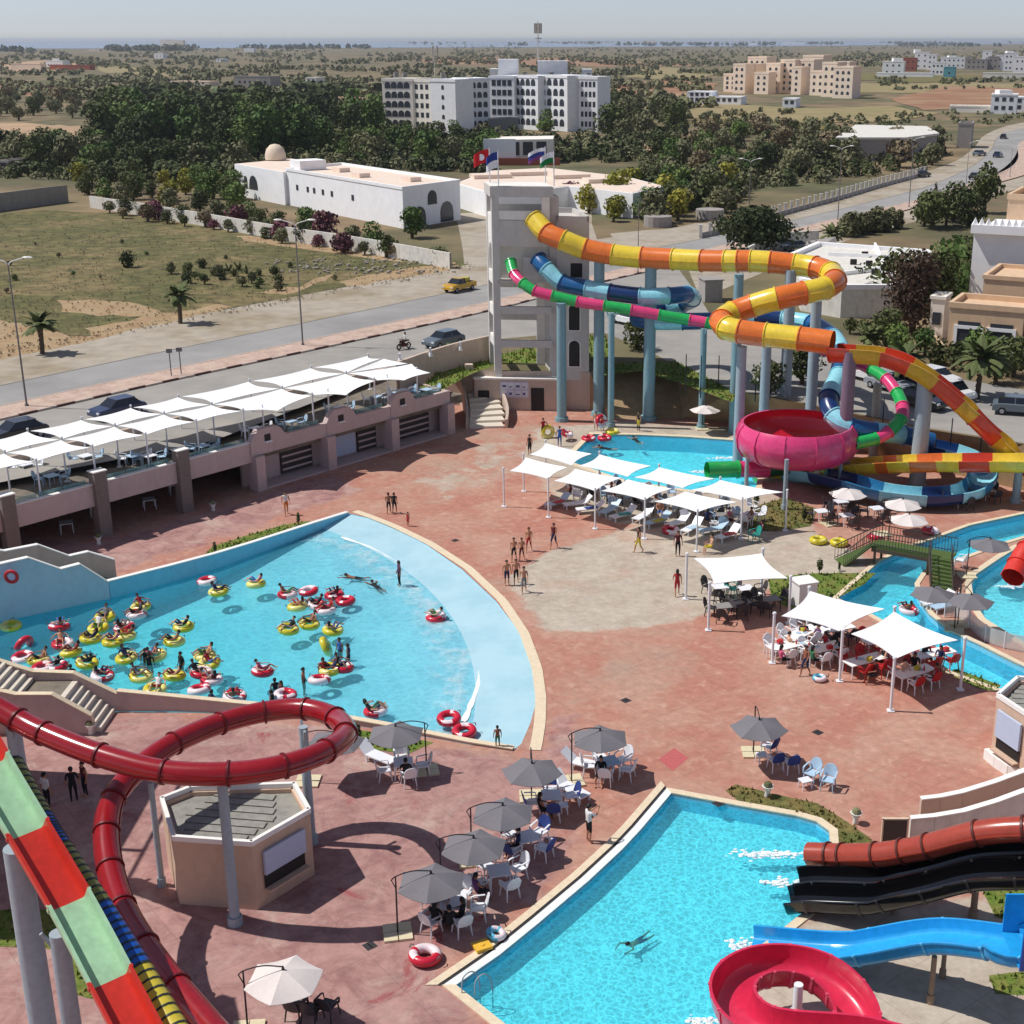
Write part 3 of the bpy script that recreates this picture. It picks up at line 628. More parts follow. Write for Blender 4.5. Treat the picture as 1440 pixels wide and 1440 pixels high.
for s0, s1 in ((12.2, 15.4), (19.3, 22.3), (25.9, 28.6)):
 m = MB(); P = []
 for k in range(9):
  t = k / 8; P.append((s0 + (s1 - s0) * t, 3.62 + 0.85 * min(1, math.sin(math.pi * t) * 1.8)))
 vs = [TP(s, -0.16, 2.62) for s, z in P] + [TP(s, -0.16, z) for s, z in P] + [TP(s, 0.32, 2.62) for s, z in P] + [TP(s, 0.32, z) for s, z in P]
 n = 9; fs = []
 for k in range(8): fs += [(k, k + 1, n + k + 1, n + k), (2 * n + k, 3 * n + k, 3 * n + k + 1, 2 * n + k + 1), (n + k, n + k + 1, 3 * n + k + 1, 3 * n + k)]
 fs += [(0, n, 3 * n, 2 * n), (n - 1, 3 * n - 1, 4 * n - 1, 2 * n - 1)]
 m.add(vs, fs); o = m.build("raised_parapet", M_fascia, tb)
 m = MB(); c = (s0 + s1) / 2 - .1; TQ(m, c - .25, c + .25, -0.22, -0.12, 3.55, 4.0); m.build("vent", M_dark, o)
 m = MB(); TQ(m, c - .3, c + .3, -0.36, -0.12, 3.44, 3.53); m.build("ledge_lamp", M_whitepaint, o)
m = MB(); TQ(m, 12.4, 32.6, 1.3, 1.6, 0, 2.6); m.build("shop_wall", M_fascia, tb)
for s0, s1, mm, z0, z1, nm in ((15.8, 18.8, M_shut, .2, 2.3, "shutter"), (20.0, 20.6, M_dark, .1, 2.3, "doorway"), (20.7, 23.2, M_board, .3, 2.3, "white_board"), (23.4, 25.4, M_shut, .2, 2.3, "shutter"), (27.0, 31.3, M_shut, .2, 2.4, "shutter")):
 m = MB(); TQ(m, s0, s1, 1.16, 1.29, z0, z1); o = m.build(nm, mm, tb)
 if nm == "shutter":
  for k in range(4):
   m = MB(); TQ(m, s0 + .1, s1 - .1, 1.10, 1.155, z0 + .25 + k * .5, z0 + .4 + k * .5); m.build("slat", M_fascia, o)
m = MB(); TQ(m, 13.2, 32.4, -0.4, 1.2, 0, .14); m.build("front_step", M_fascia, tb)
for s0, s1 in ((-34, -7.2), (-5.8, -0.6), (0.6, 5.8), (6.9, 12), (16, 19), (22.7, 25.6), (29, 32)):
 k = max(1, int((s1 - s0) / 1.6)); w = (s1 - s0) / k
 for i in range(k):
  m = MB(); TQ(m, s0 + i * w + .05, s0 + (i + 1) * w - .05, .42, .44, ZD + .1, ZD + 1.0); m.build("glass_panel", M_glass, tb)
# end of the terrace: sloped side wall towards the stairs
sw = thing("stair_wall", "beige wall stepping down from the terrace end beside the curved stairs", "wall", TP(33, 0))
pts = [TP(32.7, 0.0), TP(33.2, 3.5), TP(34.4, 7.0), TP(35.5, 9.4)]
m = MB(); m.sweep([Vector((p.x, p.y, 0)) for p in pts], [(-.15, 0), (-.15, 3.5), (.15, 3.5), (.15, 0)]); m.build("wall_panel", M_beige, sw)
# sails
B_ = [(-35, 624), (39, 606), (115, 590), (184, 573), (251, 558), (351, 536), (438, 517), (518, 500)]
M_ = [(-75, 656), (7, 637), (87, 618), (162, 599), (231, 582), (298, 569), (397, 546), (487, 525)]
F_ = [(-30, 668), (51, 649), (130, 629), (205, 612), (276, 593), (342, 578), (441, 556), (530, 535)]
ZS = 5.9
def sail(name, corners, label, group, sag=0.25, curve=0.17, zc=None, parent=None):
 "tensioned cloth between corner points: edges curve inwards"
 n = len(corners); c = sum(corners, Vector((0, 0, 0))) / n
 edge = []
 for i in range(n):
  a, b = corners[i], corners[(i + 1) % n]
  for k in range(6):
   t = k / 6; p = a.lerp(b, t); w = 4 * t * (1 - t)
   q = p.lerp(c, w * curve); edge.append(q)
 rings = 5; vs = []; N = len(edge)
 for r in range(rings):
  f = 1 - r / rings
  for p in edge:
   q = c + (p - c) * f; q = q.copy(); q.z -= sag * (1 - f ** 2) * 0.6; vs.append(q)
 vs.append(c - Vector((0, 0, sag * 0.6)))
 fs = []
 for r in range(rings - 1):
  for i in range(N): fs.append((r * N + i, r * N + (i + 1) % N, (r + 1) * N + (i + 1) % N, (r + 1) * N + i))
 for i in range(N): fs.append(((rings - 1) * N + i, (rings - 1) * N + (i + 1) % N, rings * N))
 base_n = len(vs); low = [v - Vector((0, 0, 0.03)) for v in vs]
 m = MB(); m.add(vs, fs); m.add(low, [f[::-1] for f in fs])
 m.add([], []); k = 0
 for i in range(N): m.f.append((i, base_n + i, base_n + (i + 1) % N, (i + 1) % N)); m.m.append(0)
 return m.build(name, M_sail, smooth=True, label=label, cat="sail", group=group, loc=c)
ordn = ["first", "second", "third", "fourth", "fifth", "sixth", "seventh"]
def shrink(P, f=0.94):
 c = sum(P, Vector((0, 0, 0))) / len(P); return [c + (p - c) * f for p in P]
for i in range(7):
 if i == 6: q = [B_[6], B_[7], (537, 504), M_[7]]
 else: q = [B_[i], B_[i + 1], M_[min(i + 2, 7)], M_[i + 1]]
 sail("shade_sail", shrink(GP(q, ZS)), f"white four-cornered shade sail, {ordn[i]} from the left in the street-side row over the terrace", "shade sails over the terrace")
for i in range(4):
 q = [M_[i + 1], M_[i + 2], F_[i + 2], F_[i + 1]]
 sail("shade_sail", shrink(GP(q, ZS)), f"white four-cornered shade sail, {ordn[i]} from the left in the pool-side row over the terrace", "shade sails over the terrace")
sail("shade_sail", shrink(GP([M_[0], M_[1], F_[1], F_[0]], ZS)), "white shade sail cut by the left picture edge, pool-side row over the terrace", "shade sails over the terrace")
sail("shade_sail", shrink(GP([M_[5], M_[6], F_[6], (391, 578), F_[5]], ZS), .96), "large five-cornered white sail above the leftmost raised parapet block", "shade sails over the terrace", curve=.12)
sail("shade_sail", shrink(GP([M_[6], M_[7], F_[7], (487, 556), F_[6]], ZS), .96), "large five-cornered white sail above the middle raised parapet block", "shade sails over the terrace", curve=.12)
sail("shade_sail", shrink(GP([M_[7], (580, 511), (607, 524), (569, 535), F_[7]], ZS), .96), "five-cornered white sail at the stair end of the terrace", "shade sails over the terrace", curve=.12)
sail("shade_sail", shrink(GP([M_[7], (540, 504), (575, 511)], ZS), .95), "narrow three-cornered white sail between larger ones at the stair end of the terrace", "shade sails over the terrace", curve=.06)
def pole(px, py, z1, z0, label, group, r=0.06, name="sail_pole", mt=None, foot=True):
 p = G(px, py, z1); d_ = (p.xy - T0).dot(TN)
 if z0 > 1 and d_ < .5: p += (TN * (.5 - d_)).to_3d()
 t = thing(name, label, "pole", (p.x, p.y, z0), 0, group)
 m = MB(); m.cyl((p.x, p.y, z0), (p.x, p.y, z1 + 0.12), r, r, 10); m.build("pole_tube", mt or M_whitepaint, t, smooth=True)
 m = MB(); m.cyl((p.x, p.y, z1 + 0.12), (p.x, p.y, z1 + 0.2), r * 1.5, r * 1.2, 10); m.build("pole_cap", mt or M_whitepaint, t)
 if foot:
  m = MB(); m.box((p.x, p.y, z0 + .03), (.34, .34, .06)); m.build("foot_plate", mt or M_whitepaint, t)
 return t
for i, p in enumerate(F_[1:] + [(391, 578), (487, 556), (569, 535), (607, 524)]):
 pole(p[0], p[1], ZS - .05, ZD, "slim white sail pole standing behind the terrace parapet", "front sail poles on the terrace")
for p in M_[1:]: pole(p[0], p[1], ZS - .05, ZD, "slim white sail pole in the middle of the terrace deck", "middle sail poles on the terrace")
for p in B_[1:]: pole(p[0], p[1], ZS - .05, ZD, "slim white sail pole along the street side of the terrace", "rear sail poles on the terrace")
# ------------------------------------------------------------------ curved stairs
cs = thing("curved_stairs", "pale curved fan stairs with parapets at the terrace end", "stairs", G(682, 590))
inner = GP([(660, 603), (662, 590), (660, 578), (655, 566)]); outer = GP([(709, 602), (710, 590), (700, 574), (682, 560)])
inn = resample(catmull(inner, 4), 9); ott = resample(catmull(outer, 4), 9)
M_step = mat("pale_step_stone", lin(214, 204, 188), 0.8, 0.06, 1.2)
for k in range(8):
 z = 0.19 * (k + 1); m = MB()
 m.prism([inn[k], ott[k], ott[8], inn[8]], z - .19, z); m.build("step", M_step, cs)
def par(line, z0s, z1s, w, name, parent, mt):
 m = MB(); n = len(line)
 for i in range(n - 1):
  a, b = line[i], line[i + 1]; t = (b - a); t.z = 0; s = Vector((t.y, -t.x, 0)).normalized() * w / 2
  za, zb = z1s[i], z1s[i + 1]; ya, yb = z0s[i], z0s[i + 1]
  m.add([(a.x - s.x, a.y - s.y, ya), (a.x + s.x, a.y + s.y, ya), (b.x + s.x, b.y + s.y, yb), (b.x - s.x, b.y - s.y, yb), (a.x - s.x, a.y - s.y, za), (a.x + s.x, a.y + s.y, za), (b.x + s.x, b.y + s.y, zb), (b.x - s.x, b.y - s.y, zb)], [(4, 5, 6, 7), (0, 4, 7, 3), (1, 2, 6, 5), (0, 1, 5, 4), (3, 7, 6, 2)])
 return m.build(name, mt, parent)
ott2 = resample(catmull(GP([(712, 602), (714, 590), (704, 571), (684, 556), (660, 549)]), 4), 12)
par(ott2, [0] * 12, [.75 + i * .17 for i in range(12)], .22, "parapet", cs, M_beige)
inn2 = resample(catmull(GP([(657, 604), (657, 590), (652, 575), (640, 560)]), 4), 10)
par(inn2, [0] * 10, [.6 + i * .3 for i in range(10)], .22, "parapet", cs, M_beige)
# ------------------------------------------------------------------ slide tower
M_tow = mat("tower_render", lin(202, 198, 192), 0.85, 0.05, 0.5, 0.1, 30, dirt=0.22)
M_towl = mat("tower_pale_render", lin(236, 232, 224), 0.8, 0.04, 0.5, dirt=0.15)
FL = Vector((-7.75, 119.42, 0)); ux = Vector((4.95, -0.35, 0)).normalized(); uy = Vector((-ux.y, ux.x, 0))
uy = Vector((-0.20, 0.98, 0)).normalized()
def TW(a, b, z=0.0):
 p = FL + ux * a + uy * b; return Vector((p.x, p.y, z))
tw = thing("slide_tower", "tall grey slide tower of open concrete frames with flags on its roof", "tower", TW(0, 0))
W, D = 5.05, 3.6
def TB(m, a0, a1, b0, b1, z0, z1, mi=0):
 return m.prism([TW(a0, b0), TW(a1, b0), TW(a1, b1), TW(a0, b1)], z0, z1, mi)
for a, b in ((0, 0), (0, D - .55)):
 m = MB(); TB(m, a, a + .62, b, b + .55, 0, 18.6); m.build("corner_post", M_tow, tw)
m = MB(); TB(m, W - .75, W, D - .6, D, 0, 13.2); m.build("corner_post", M_towl, tw)
m = MB(); TB(m, W - 0.1, W + .75, 0.5, D, 0, 18.5); m.build("lift_shaft", M_dark if False else M_tow, tw)
m = MB(); TB(m, -.12, W + .2, -.12, D + .1, 18.45, 19.3); m.build("roof_band", M_tow, tw)
m = MB(); TB(m, -.05, W + .1, -.05, D, 19.31, 19.36); m.build("roof_top", M_towl, tw)
m = MB(); TB(m, .62, W - .1, 0.02, .2, 16.55, 17.3); TB(m, .2, W, D - .2, D - .02, 16.55, 17.5); m.build("parapet", M_towl, tw)
m = MB(); TB(m, W - .75, W - .1, .03, .4, 16.4, 18.45); m.build("white_pier", M_towl, tw)
m = MB(); TB(m, .62, W - .1, 0.0, D, 16.3, 16.5); m.build("floor_slab", M_tow, tw)
m = MB(); TB(m, .62, W - .1, 0.03, .22, 14.3, 16.3); m.build("wall_panel", M_tow, tw)
m = MB(); TB(m, .3, W, 1.2, 1.35, 11.4, 14.3); m.build("recess_wall", M_towl, tw)
m = MB(); TB(m, .4, W, 0.0, D, 11.2, 11.4); m.build("floor_slab", M_tow, tw)
m = MB(); TB(m, 2.6, W - .1, 0.05, .25, 11.4, 13.4); m.build("wall_panel", M_tow, tw)
for z in (8.5, 5.55): m = MB(); TB(m, .62, W, 0.04, .5, z, z + .62); m.build("front_beam", M_tow, tw)
for z in (7.4, 10.3): m = MB(); TB(m, .62, W, D - .4, D - .05, z, z + .5); m.build("rear_beam", M_tow, tw)
# left face: frames with rectangular and arched openings
for z0, z1 in [(0, 3.2), (5.5, 6.3), (8.2, 9.1), (11.0, 12.0), (14.8, 16.9)]:
 m = MB(); TB(m, .05, .4, .55, D - .55, z0, z1); m.build("side_beam", M_towl, tw)
m = MB()
a0, a1 = 0.08, .3
for k in range(8):
 t0, t1 = math.pi * k / 8, math.pi * (k + 1) / 8; r = 1.05; c = D / 2
 y0, y1 = c - r * math.cos(t0), c - r * math.cos(t1); za, zb = 13.4 + r * math.sin(t0), 13.4 + r * math.sin(t1)
 for a in (a0, a1): m.quad(TW(a, y0, za), TW(a, y1, zb), TW(a, y1, 14.8), TW(a, y0, 14.8))
 m.quad(TW(a0, y0, za), TW(a1, y0, za), TW(a1, y1, zb), TW(a0, y1, zb))
TB(m, a0, a1, .5, D / 2 - 1.05, 12, 14.8); TB(m, a0, a1, D / 2 + 1.05, D - .5, 12, 14.8)
m.build("arched_opening", M_towl, tw)
# the right hand stair block
m = MB(); BW0, BW1, BD0, BD1 = W + .5, 8.35, 0.3, 7.0
TB(m, BW0, BW1, BD0, BD1, 2.65, 16.4); TB(m, BW0, BW0 + .5, BD0, BD1, 0, 2.65); TB(m, BW1 - .45, BW1, BD0, BD1, 0, 2.65); TB(m, BW0, BW1, BD0 + 1.2, BD1, 0, 2.65)
TB(m, BW0, BW1, BD0, BD0 + .22, 16.4, 16.85); TB(m, BW0, BW0 + .2, BD0, BD1, 16.4, 16.85); TB(m, BW1 - .2, BW1, BD0, BD1, 16.4, 16.85); TB(m, BW0, BW1, BD1 - .2, BD1, 16.4, 16.85)
m.build("stair_block", M_tow, tw)
m = MB(); TB(m, BW0 + .5, BW1 - .45, BD0 + 1.0, BD0 + 1.15, 0, 2.6); m.build("door", M_dark, tw)
def arch_win(parent, at, wdt, z0, z1, mtf, mtg, proud=.06):
 "an arched window: pane and raised frame; at(a,b,z) gives the place"
 P = [(-wdt / 2, z0), (wdt / 2, z0)] + [(wdt / 2 * math.cos(math.pi * k / 8), z1 - wdt / 2 + wdt / 2 * math.sin(math.pi * k / 8)) for k in range(9)]
 m = MB(); m.add([at(x, -.02, z) for x, z in P], [tuple(range(len(P)))]); w = m.build("window_pane", mtg, parent)
 m = MB(); n = len(P); s = 1.22
 O = [(x * s, (z - z0) * 1.06 + z0 - .06) for x, z in P]
 for i in range(n):
  j = (i + 1) % n
  m.quad(at(P[i][0], -proud, P[i][1]), at(P[j][0], -proud, P[j][1]), at(O[j][0], -proud, O[j][1]), at(O[i][0], -proud, O[i][1]))
  m.quad(at(O[i][0], -proud, O[i][1]), at(O[j][0], -proud, O[j][1]), at(O[j][0], 0.0, O[j][1]), at(O[i][0], 0.0, O[i][1]))
  m.quad(at(P[i][0], -proud, P[i][1]), at(P[j][0], -proud, P[j][1]), at(P[j][0], 0.0, P[j][1]), at(P[i][0], 0.0, P[i][1]))
 m.build("window_frame", mtf, w)
for z0, z1 in ((3.9, 6.2), (7.1, 9.4)):
 arch_win(tw, lambda x, b, z: TW((BW0 + BW1) / 2 + .1 + x, BD0 + b, z), .95, z0, z1, M_towl, M_dark)
m = MB(); TB(m, BW0 + 1.2, BW0 + 2.2, BD0 - .02, BD0 + .05, 11.7, 12.9); m.build("square_window", M_dark, tw)
# spa room at its foot
m = MB(); TB(m, -1.9, W + .9, -.35, 3.9, 0, 2.75); m.build("base_room", M_beige, tw)
m = MB(); TB(m, -2.0, W + .95, -.45, 4.0, 2.75, 2.9); m.build("base_roof", M_towl, tw)
m = MB(); TB(m, 3.1, 4.25, -.4, -.33, 0, 2.05); m.build("door", M_dark, tw)
m = MB(); TB(m, -1.6, -.6, -.4, -.33, 1.1, 1.75); m.build("window_pane", M_dark, tw)
m = MB(); TB(m, .35, 2.9, -.42, -.36, 1.15, 2.6); sg = m.build("sign_board", mat("sign_paint", lin(206, 204, 216), 0.7, 0.03, 1), tw)
M_hotelp = mat("sign_white", lin(226, 226, 234), .7, .03, 1); M_blue = mat("sign_blue", lin(92, 100, 140), 0.7, 0.03, 1)
for r_ in range(2):
 for c_ in range(4):
  x_ = .5 + c_ * .6; z_ = 1.3 + r_ * .68
  m = MB(); TB(m, x_, x_ + .5, -.44, -.418, z_, z_ + .5); q_ = m.build("picture_panel", M_hotelp, sg)
  m = MB(); TB(m, x_ + .06, x_ + .4 - .1 * (c_ % 2), -.449, -.441, z_ + .1, z_ + .2 + .12 * ((c_ + r_) % 2)); m.build("dark_print", M_blue, q_)
m = MB(); TB(m, -2.6, -1.9, .2, .9, 2.9, 3.9); m.build("chimney_block", M_beige, tw)
# flags on the tower roof
M_fr = mat("flag_red", lin(196, 28, 36), 0.8, 0.05, 3); M_fb = mat("flag_blue", lin(40, 62, 140), 0.8, 0.05, 3); M_fg = mat("flag_green", lin(24, 124, 66), 0.8, 0.05, 3); M_fw = mat("flag_white", lin(236, 236, 240), 0.8, 0.03, 3); M_fp = mat("flag_purple", lin(120, 60, 120), 0.8, 0.05, 3)
def flag(px, pyb, pyt, mats, label, dirx=-1, Wd=1.35, Hd=1.15, Y=None, disc=None):
 z0 = 19.36; p = G(px, pyb, z0) if Y is None else V(px, pyb, Y); zt = V(px, pyt, p.y).z
 t = thing("flag_pole", label, "flag", (p.x, p.y, z0), 0, None)
 m = MB(); m.cyl((p.x, p.y, z0), (p.x, p.y, zt), .05, .035, 8); m.build("pole_tube", M_whitepaint, t)
 for k, mt in enumerate(mats):
  m = MB(); n = 8; h = Hd / len(mats); za = zt - .1 - k * h
  for i in range(n):
   x0, x1 = i / n, (i + 1) / n
   f = lambda u: Vector((p.x + dirx * (u * Wd + .05), p.y + .22 * math.sin(u * 6 + k * .3) * u, -0.45 * u * u * 1.1))
   a, b = f(x0), f(x1); m.quad(a + Vector((0, 0, za)), b + Vector((0, 0, za)), b + Vector((0, 0, za - h)), a + Vector((0, 0, za - h)))
  fl_ = m.build("flag_cloth", mt, t, smooth=True)
  if disc and k == 0:
   m = MB(); c = f(.5) + Vector((0, -.06, za - h / 2)); vs = [c + Vector((.28 * math.cos(a), -.02, .28 * math.sin(a))) for a in np.linspace(0, 6.28, 13)[:-1]]; m.add(vs, [tuple(range(12))]); m.build("flag_disc", disc, fl_)
 return t
flag(689, 258, 208, [M_fr], "red flag with a pale disc on the leftmost pole of the tower roof", -1, 1.3, 1.1, Y=122.2, disc=M_fw)
flag(701, 261, 212, [M_fb, M_fw], "blue and white flag on the tower roof next to the red one", -1, 0.95, 1.3, Y=119.5)
flag(767, 254, 206, [M_fw, M_fb, M_fp], "white, blue and purple striped flag on the tower roof", -1, 1.4, .9, Y=122.2)
flag(779, 257, 212, [M_fw, M_fg], "white and green flag on the rightmost pole of the tower roof", -1, 1.1, .9, Y=119.2)
# ------------------------------------------------------------------ water slides
def gloss(name, rgb, rough=0.28): return mat(name, lin(*rgb), rough, 0.09, 0.9, coat=0.35, spec=0.5, dirt=0.28)
M_or = gloss("orange_fibreglass", (226, 118, 44)); M_ye = gloss("yellow_fibreglass", (236, 206, 62)); M_rd = gloss("orange_red_fibreglass", (206, 62, 30)); M_ol = gloss("deep_yellow_fibreglass", (206, 164, 36))
M_db = gloss("deep_blue_fibreglass", (26, 92, 148)); M_lb = gloss("pale_blue_fibreglass", (148, 216, 230)); M_nb = gloss("navy_fibreglass", (18, 52, 104)); M_mb = gloss("mid_blue_fibreglass", (44, 124, 170))
M_gr = gloss("green_fibreglass", (38, 176, 88)); M_pk = gloss("pink_fibreglass", (222, 66, 122)); M_bowlr = gloss("crimson_fibreglass", (196, 22, 46)); M_dg = gloss("dark_green_fibreglass", (22, 96, 52))
M_drd = gloss("dark_red_fibreglass", (150, 22, 30), 0.22); M_mint = gloss("mint_fibreglass", (172, 214, 172), 0.5); M_mred = gloss("bright_red_fibreglass", (212, 50, 34), 0.45)
M_bl = gloss("black_fibreglass", (14, 14, 16), 0.12); M_brn = gloss("terracotta_fibreglass", (166, 66, 46)); M_sky = gloss("sky_blue_fibreglass", (36, 160, 224)); M_ros = gloss("rose_red_fibreglass", (212, 44, 78)); M_ylw = gloss("lemon_fibreglass", (216, 196, 60), 0.4); M_oliv = gloss("olive_fibreglass", (130, 132, 48), 0.45); M_cob = gloss("cobalt_fibreglass", (20, 92, 190), 0.3)
M_seam = mat("slide_joint", lin(206, 170, 150), 0.5, 0.05, 2)
M_steel = mat("galvanised_column", lin(158, 172, 180), 0.55, 0.08, 0.9, dirt=0.25)
M_steelb = mat("grey_blue_column", lin(132, 164, 172), 0.55, 0.08, 0.9, dirt=0.25)
M_plum = mat("plum_column", lin(126, 108, 124), 0.55, 0.08, 0.9, dirt=0.2)
def circ(r, n=16): return [(r * math.cos(2 * math.pi * k / n), r * math.sin(2 * math.pi * k / n)) for k in range(n)]
def uprof(w, h, th=0.05, n=8, flat=0.35):
 "U channel: inner then outer outline, open at the top"
 P = []
 for k in range(n + 1):
  a = math.pi + math.pi * k / n; x, z = math.cos(a), math.sin(a)
  x = math.copysign(abs(x) ** (1 - flat), x); z = -abs(z) ** (1 - flat * .6)
  P.append((x * w / 2, z * h))
 O = [(x * (1 + 2 * th / w), z - (th if abs(z) > .05 else 0)) for x, z in P][::-1]
 lip = 0.1
 return [(P[0][0] - lip, 0.0)] + P + [(P[-1][0] + lip, 0.0), (P[-1][0] + lip, -.06)] + O + [(P[0][0] - lip, -.06)]
def slide(name, label, ctrl, colors, prof, cat="water slide", n=6, ring=0.07, parts="tube_section", closed=True, seam=True, ringm=None, group=None, ribs=False):
 "ctrl: control places at the joints; one moulded section between each two"
 line = catmull(ctrl, n); base_ = ctrl[-1]
 t = thing(name, label, cat, (base_.x, base_.y, 0), 0, group)
 for i in range(len(ctrl) - 1):
  seg = line[i * n:(i + 1) * n + 1]
  # neighbours keep the joint's direction
  m = MB(); k = len(prof)
  pre = line[i * n - 1] if i else seg[0] * 2 - seg[1]; post = line[(i + 1) * n + 1] if (i + 1) * n + 1 < len(line) else seg[-1] * 2 - seg[-2]
  L = [pre] + seg + [post]; vs = []
  def ringv(j, s=1.0):
   tt = (L[j + 1] - L[j - 1]).normalized(); sd = tt.cross(Vector((0, 0, 1))).normalized(); u = sd.cross(tt)
   return [L[j] + sd * a * s + u * b * s for a, b in prof], tt
  R_ = [ringv(j)[0] for j in range(1, len(L) - 1)]
  for r in R_: vs += r
  fs = []
  for j in range(len(R_) - 1):
   for q in range(k if closed else k - 1):
    q2 = (q + 1) % k; fs.append((j * k + q, j * k + q2, (j + 1) * k + q2, (j + 1) * k + q))
  m.add(vs, fs, 0)
  # raised joint flange at the start
  mr = max(abs(a) for a, b in prof); s = 1 + ring / mr
  r1, tt = ringv(1, s); r0, _ = ringv(1, 1.0)
  w = tt * 0.045
  for jj in range(1, len(L) - 2 if ribs else 2):
   if jj > 1: r1, tt = ringv(jj, s); r0, _ = ringv(jj, 1.0); w = tt * 0.03
   v2 = [p - w for p in r0] + [p - w for p in r1] + [p + w for p in r1] + [p + w for p in r0]
   f2 = []
   for q in range(k if closed else k - 1):
    q2 = (q + 1) % k
    for b in range(3): f2.append((b * k + q, b * k + q2, (b + 1) * k + q2, (b + 1) * k + q))
   m.add(v2, f2, 1)
  if seam and closed:
   for sgn in (1, -1):
    S = []
    for j in range(1, len(L) - 1):
     tt = (L[j + 1] - L[j - 1]).normalized(); sd = tt.cross(Vector((0, 0, 1))).normalized(); u = sd.cross(tt); S.append((L[j], sd, u))
    vv = []; ff = []
    for p, sd, u in S: vv += [p + sd * sgn * mr * .99 + u * .03, p + sd * sgn * mr * 1.07 + u * .03, p + sd * sgn * mr * 1.07 - u * .03, p + sd * sgn * mr * .99 - u * .03]
    for j in range(len(S) - 1):
     for q in range(4): ff.append((j * 4 + q, j * 4 + (q + 1) % 4, (j + 1) * 4 + (q + 1) % 4, (j + 1) * 4 + q))
    m.add(vv, ff, 0)
  c = colors[i % len(colors)]
  m.build(parts, [c, ringm or c], t, smooth=True)
 return t
def VP(pts): return [V(*p) for p in pts]
orange_pts = [(752, 308, 119.5), (768, 327, 118.4), (792, 338, 117.6), (823, 350, 117.3), (862, 358, 116.6), (903, 362, 116), (947, 364.5, 115), (987, 366.5, 114), (1020, 367, 113.2), (1038, 367, 112.8), (1056, 367, 112.5), (1083, 368.5, 112), (1117, 372, 111.5), (1146, 376, 110.6), (1168, 384, 109), (1174, 395, 106.5), (1160, 405, 104.8), (1130, 412, 104.2), (1092, 420, 104), (1058, 430, 104.5), (1030, 440, 104.5), (1015, 451, 103.2), (1022, 461, 101.8), (1040, 466, 101.2), (1077, 471, 100.5), (1125, 476, 99.5), (1171, 482, 98.5)]
slide("orange_yellow_tube_slide", "wide orange and yellow tube slide leaving the top of the tower", VP(orange_pts), [M_ye, M_or], circ(0.88, 18), ring=.08)
o2 = [(1171, 486, 98.5), (1200, 488, 97.6), (1243, 492, 97), (1285, 507, 96), (1322, 530, 95.5), (1358, 560, 95.1), (1378, 579, 94.8), (1410, 611, 94.5), (1440, 640, 94), (1480, 668, 94.5), (1500, 672, 96)]
slide("steep_open_slide", "open red and yellow slide plunging to the right from the orange tube", VP(o2), [M_rd, M_ol], uprof(1.7, 1.15), ring=.05, parts="channel_section", seam=False)
o3 = [(1500, 644, 4.0), (1432, 643, 3.75), (1393, 643, 3.5), (1350, 643, 3.3), (1320, 643, 3.1), (1283, 644, 2.8), (1253, 645, 2.5), (1235, 646, 2.3), (1210, 648, 2.0), (1160, 652, 1.3), (1110, 656, .7), (1062, 660, .2)]
slide("run_out_slide", "flat open yellow and orange run-out slide ending in the rear pool", [G(a, b, z) for a, b, z in o3], [M_ye, M_ye, M_rd, M_ye, M_or, M_ye, M_or, M_ye, M_ye, M_or], uprof(2.1, .95), ring=.05, parts="channel_section", seam=False)
blue_pts = [(757, 365, 119.5), (768, 378, 118.7), (790, 397, 118), (825, 405, 117.2), (858, 411, 116.5), (900, 416, 115.8), (940, 416, 115.5), (966, 414, 117), (974, 420, 119.5), (960, 428, 121.5), (930, 434, 121.5), (906, 441, 119.8), (898, 448, 117.8), (920, 452, 116.2), (960, 452, 115.5), (1010, 451, 115.4), (1060, 450, 115.5), (1100, 450, 115.2), (1140, 455, 113.5), (1172, 475, 109.6), (1184, 500, 105.4), (1180, 528, 102), (1166, 558, 99.5), (1172, 583, 98), (1195, 600, 97.2), (1230, 607, 97.4), (1270, 612, 98.2), (1310, 622, 98.4)]
slide("blue_tube_slide", "dark and pale blue tube slide winding below the orange one", VP(blue_pts), [M_db, M_lb, M_db, M_lb, M_nb, M_lb], circ(0.72, 16), ring=.07)
b2 = [(1310, 622, 98.4), (1340, 629, 97.4), (1362, 638, 96.4), (1380, 653, 94.8), (1382, 668, 93.4), (1368, 681, 92.4), (1345, 688, 91.9), (1300, 691, 91.7), (1240, 684, 92.3), (1195, 671, 93.8), (1150, 661, 96.5), (1105, 659, 99.8), (1068, 659, 102)]
slide("blue_open_slide", "open blue slide curving in a wide loop in front of the thick grey column", VP(b2), [M_nb, M_lb, M_mb, M_lb, M_mb, M_lb, M_nb, M_lb, M_mb], uprof(1.9, .95), ring=.05, parts="channel_section", seam=False)
green_pts = [(718, 368, 119), (723, 385, 118), (735, 398, 117), (752, 409, 116.4), (777, 416, 116), (812, 424, 115.6), (850, 430, 115), (888, 436, 114.6), (927, 443, 114.2), (970, 450, 113.8), (994, 454, 113.4), (1040, 466, 112.5), (1090, 478, 111.5), (1140, 488, 109.5), (1180, 498, 107), (1208, 511, 104.7), (1226, 520, 103.4), (1246, 533, 101.8), (1261, 552, 100.3), (1269, 571, 98.8), (1267, 589, 97.6), (1250, 607, 96.9), (1231, 617, 96.5), (1200, 624, 95.6)]
slide("green_pink_tube_slide", "narrow green and pink tube slide running down to the pink bowl", VP(green_pts), [M_gr, M_pk], circ(0.46, 14), ring=.06)
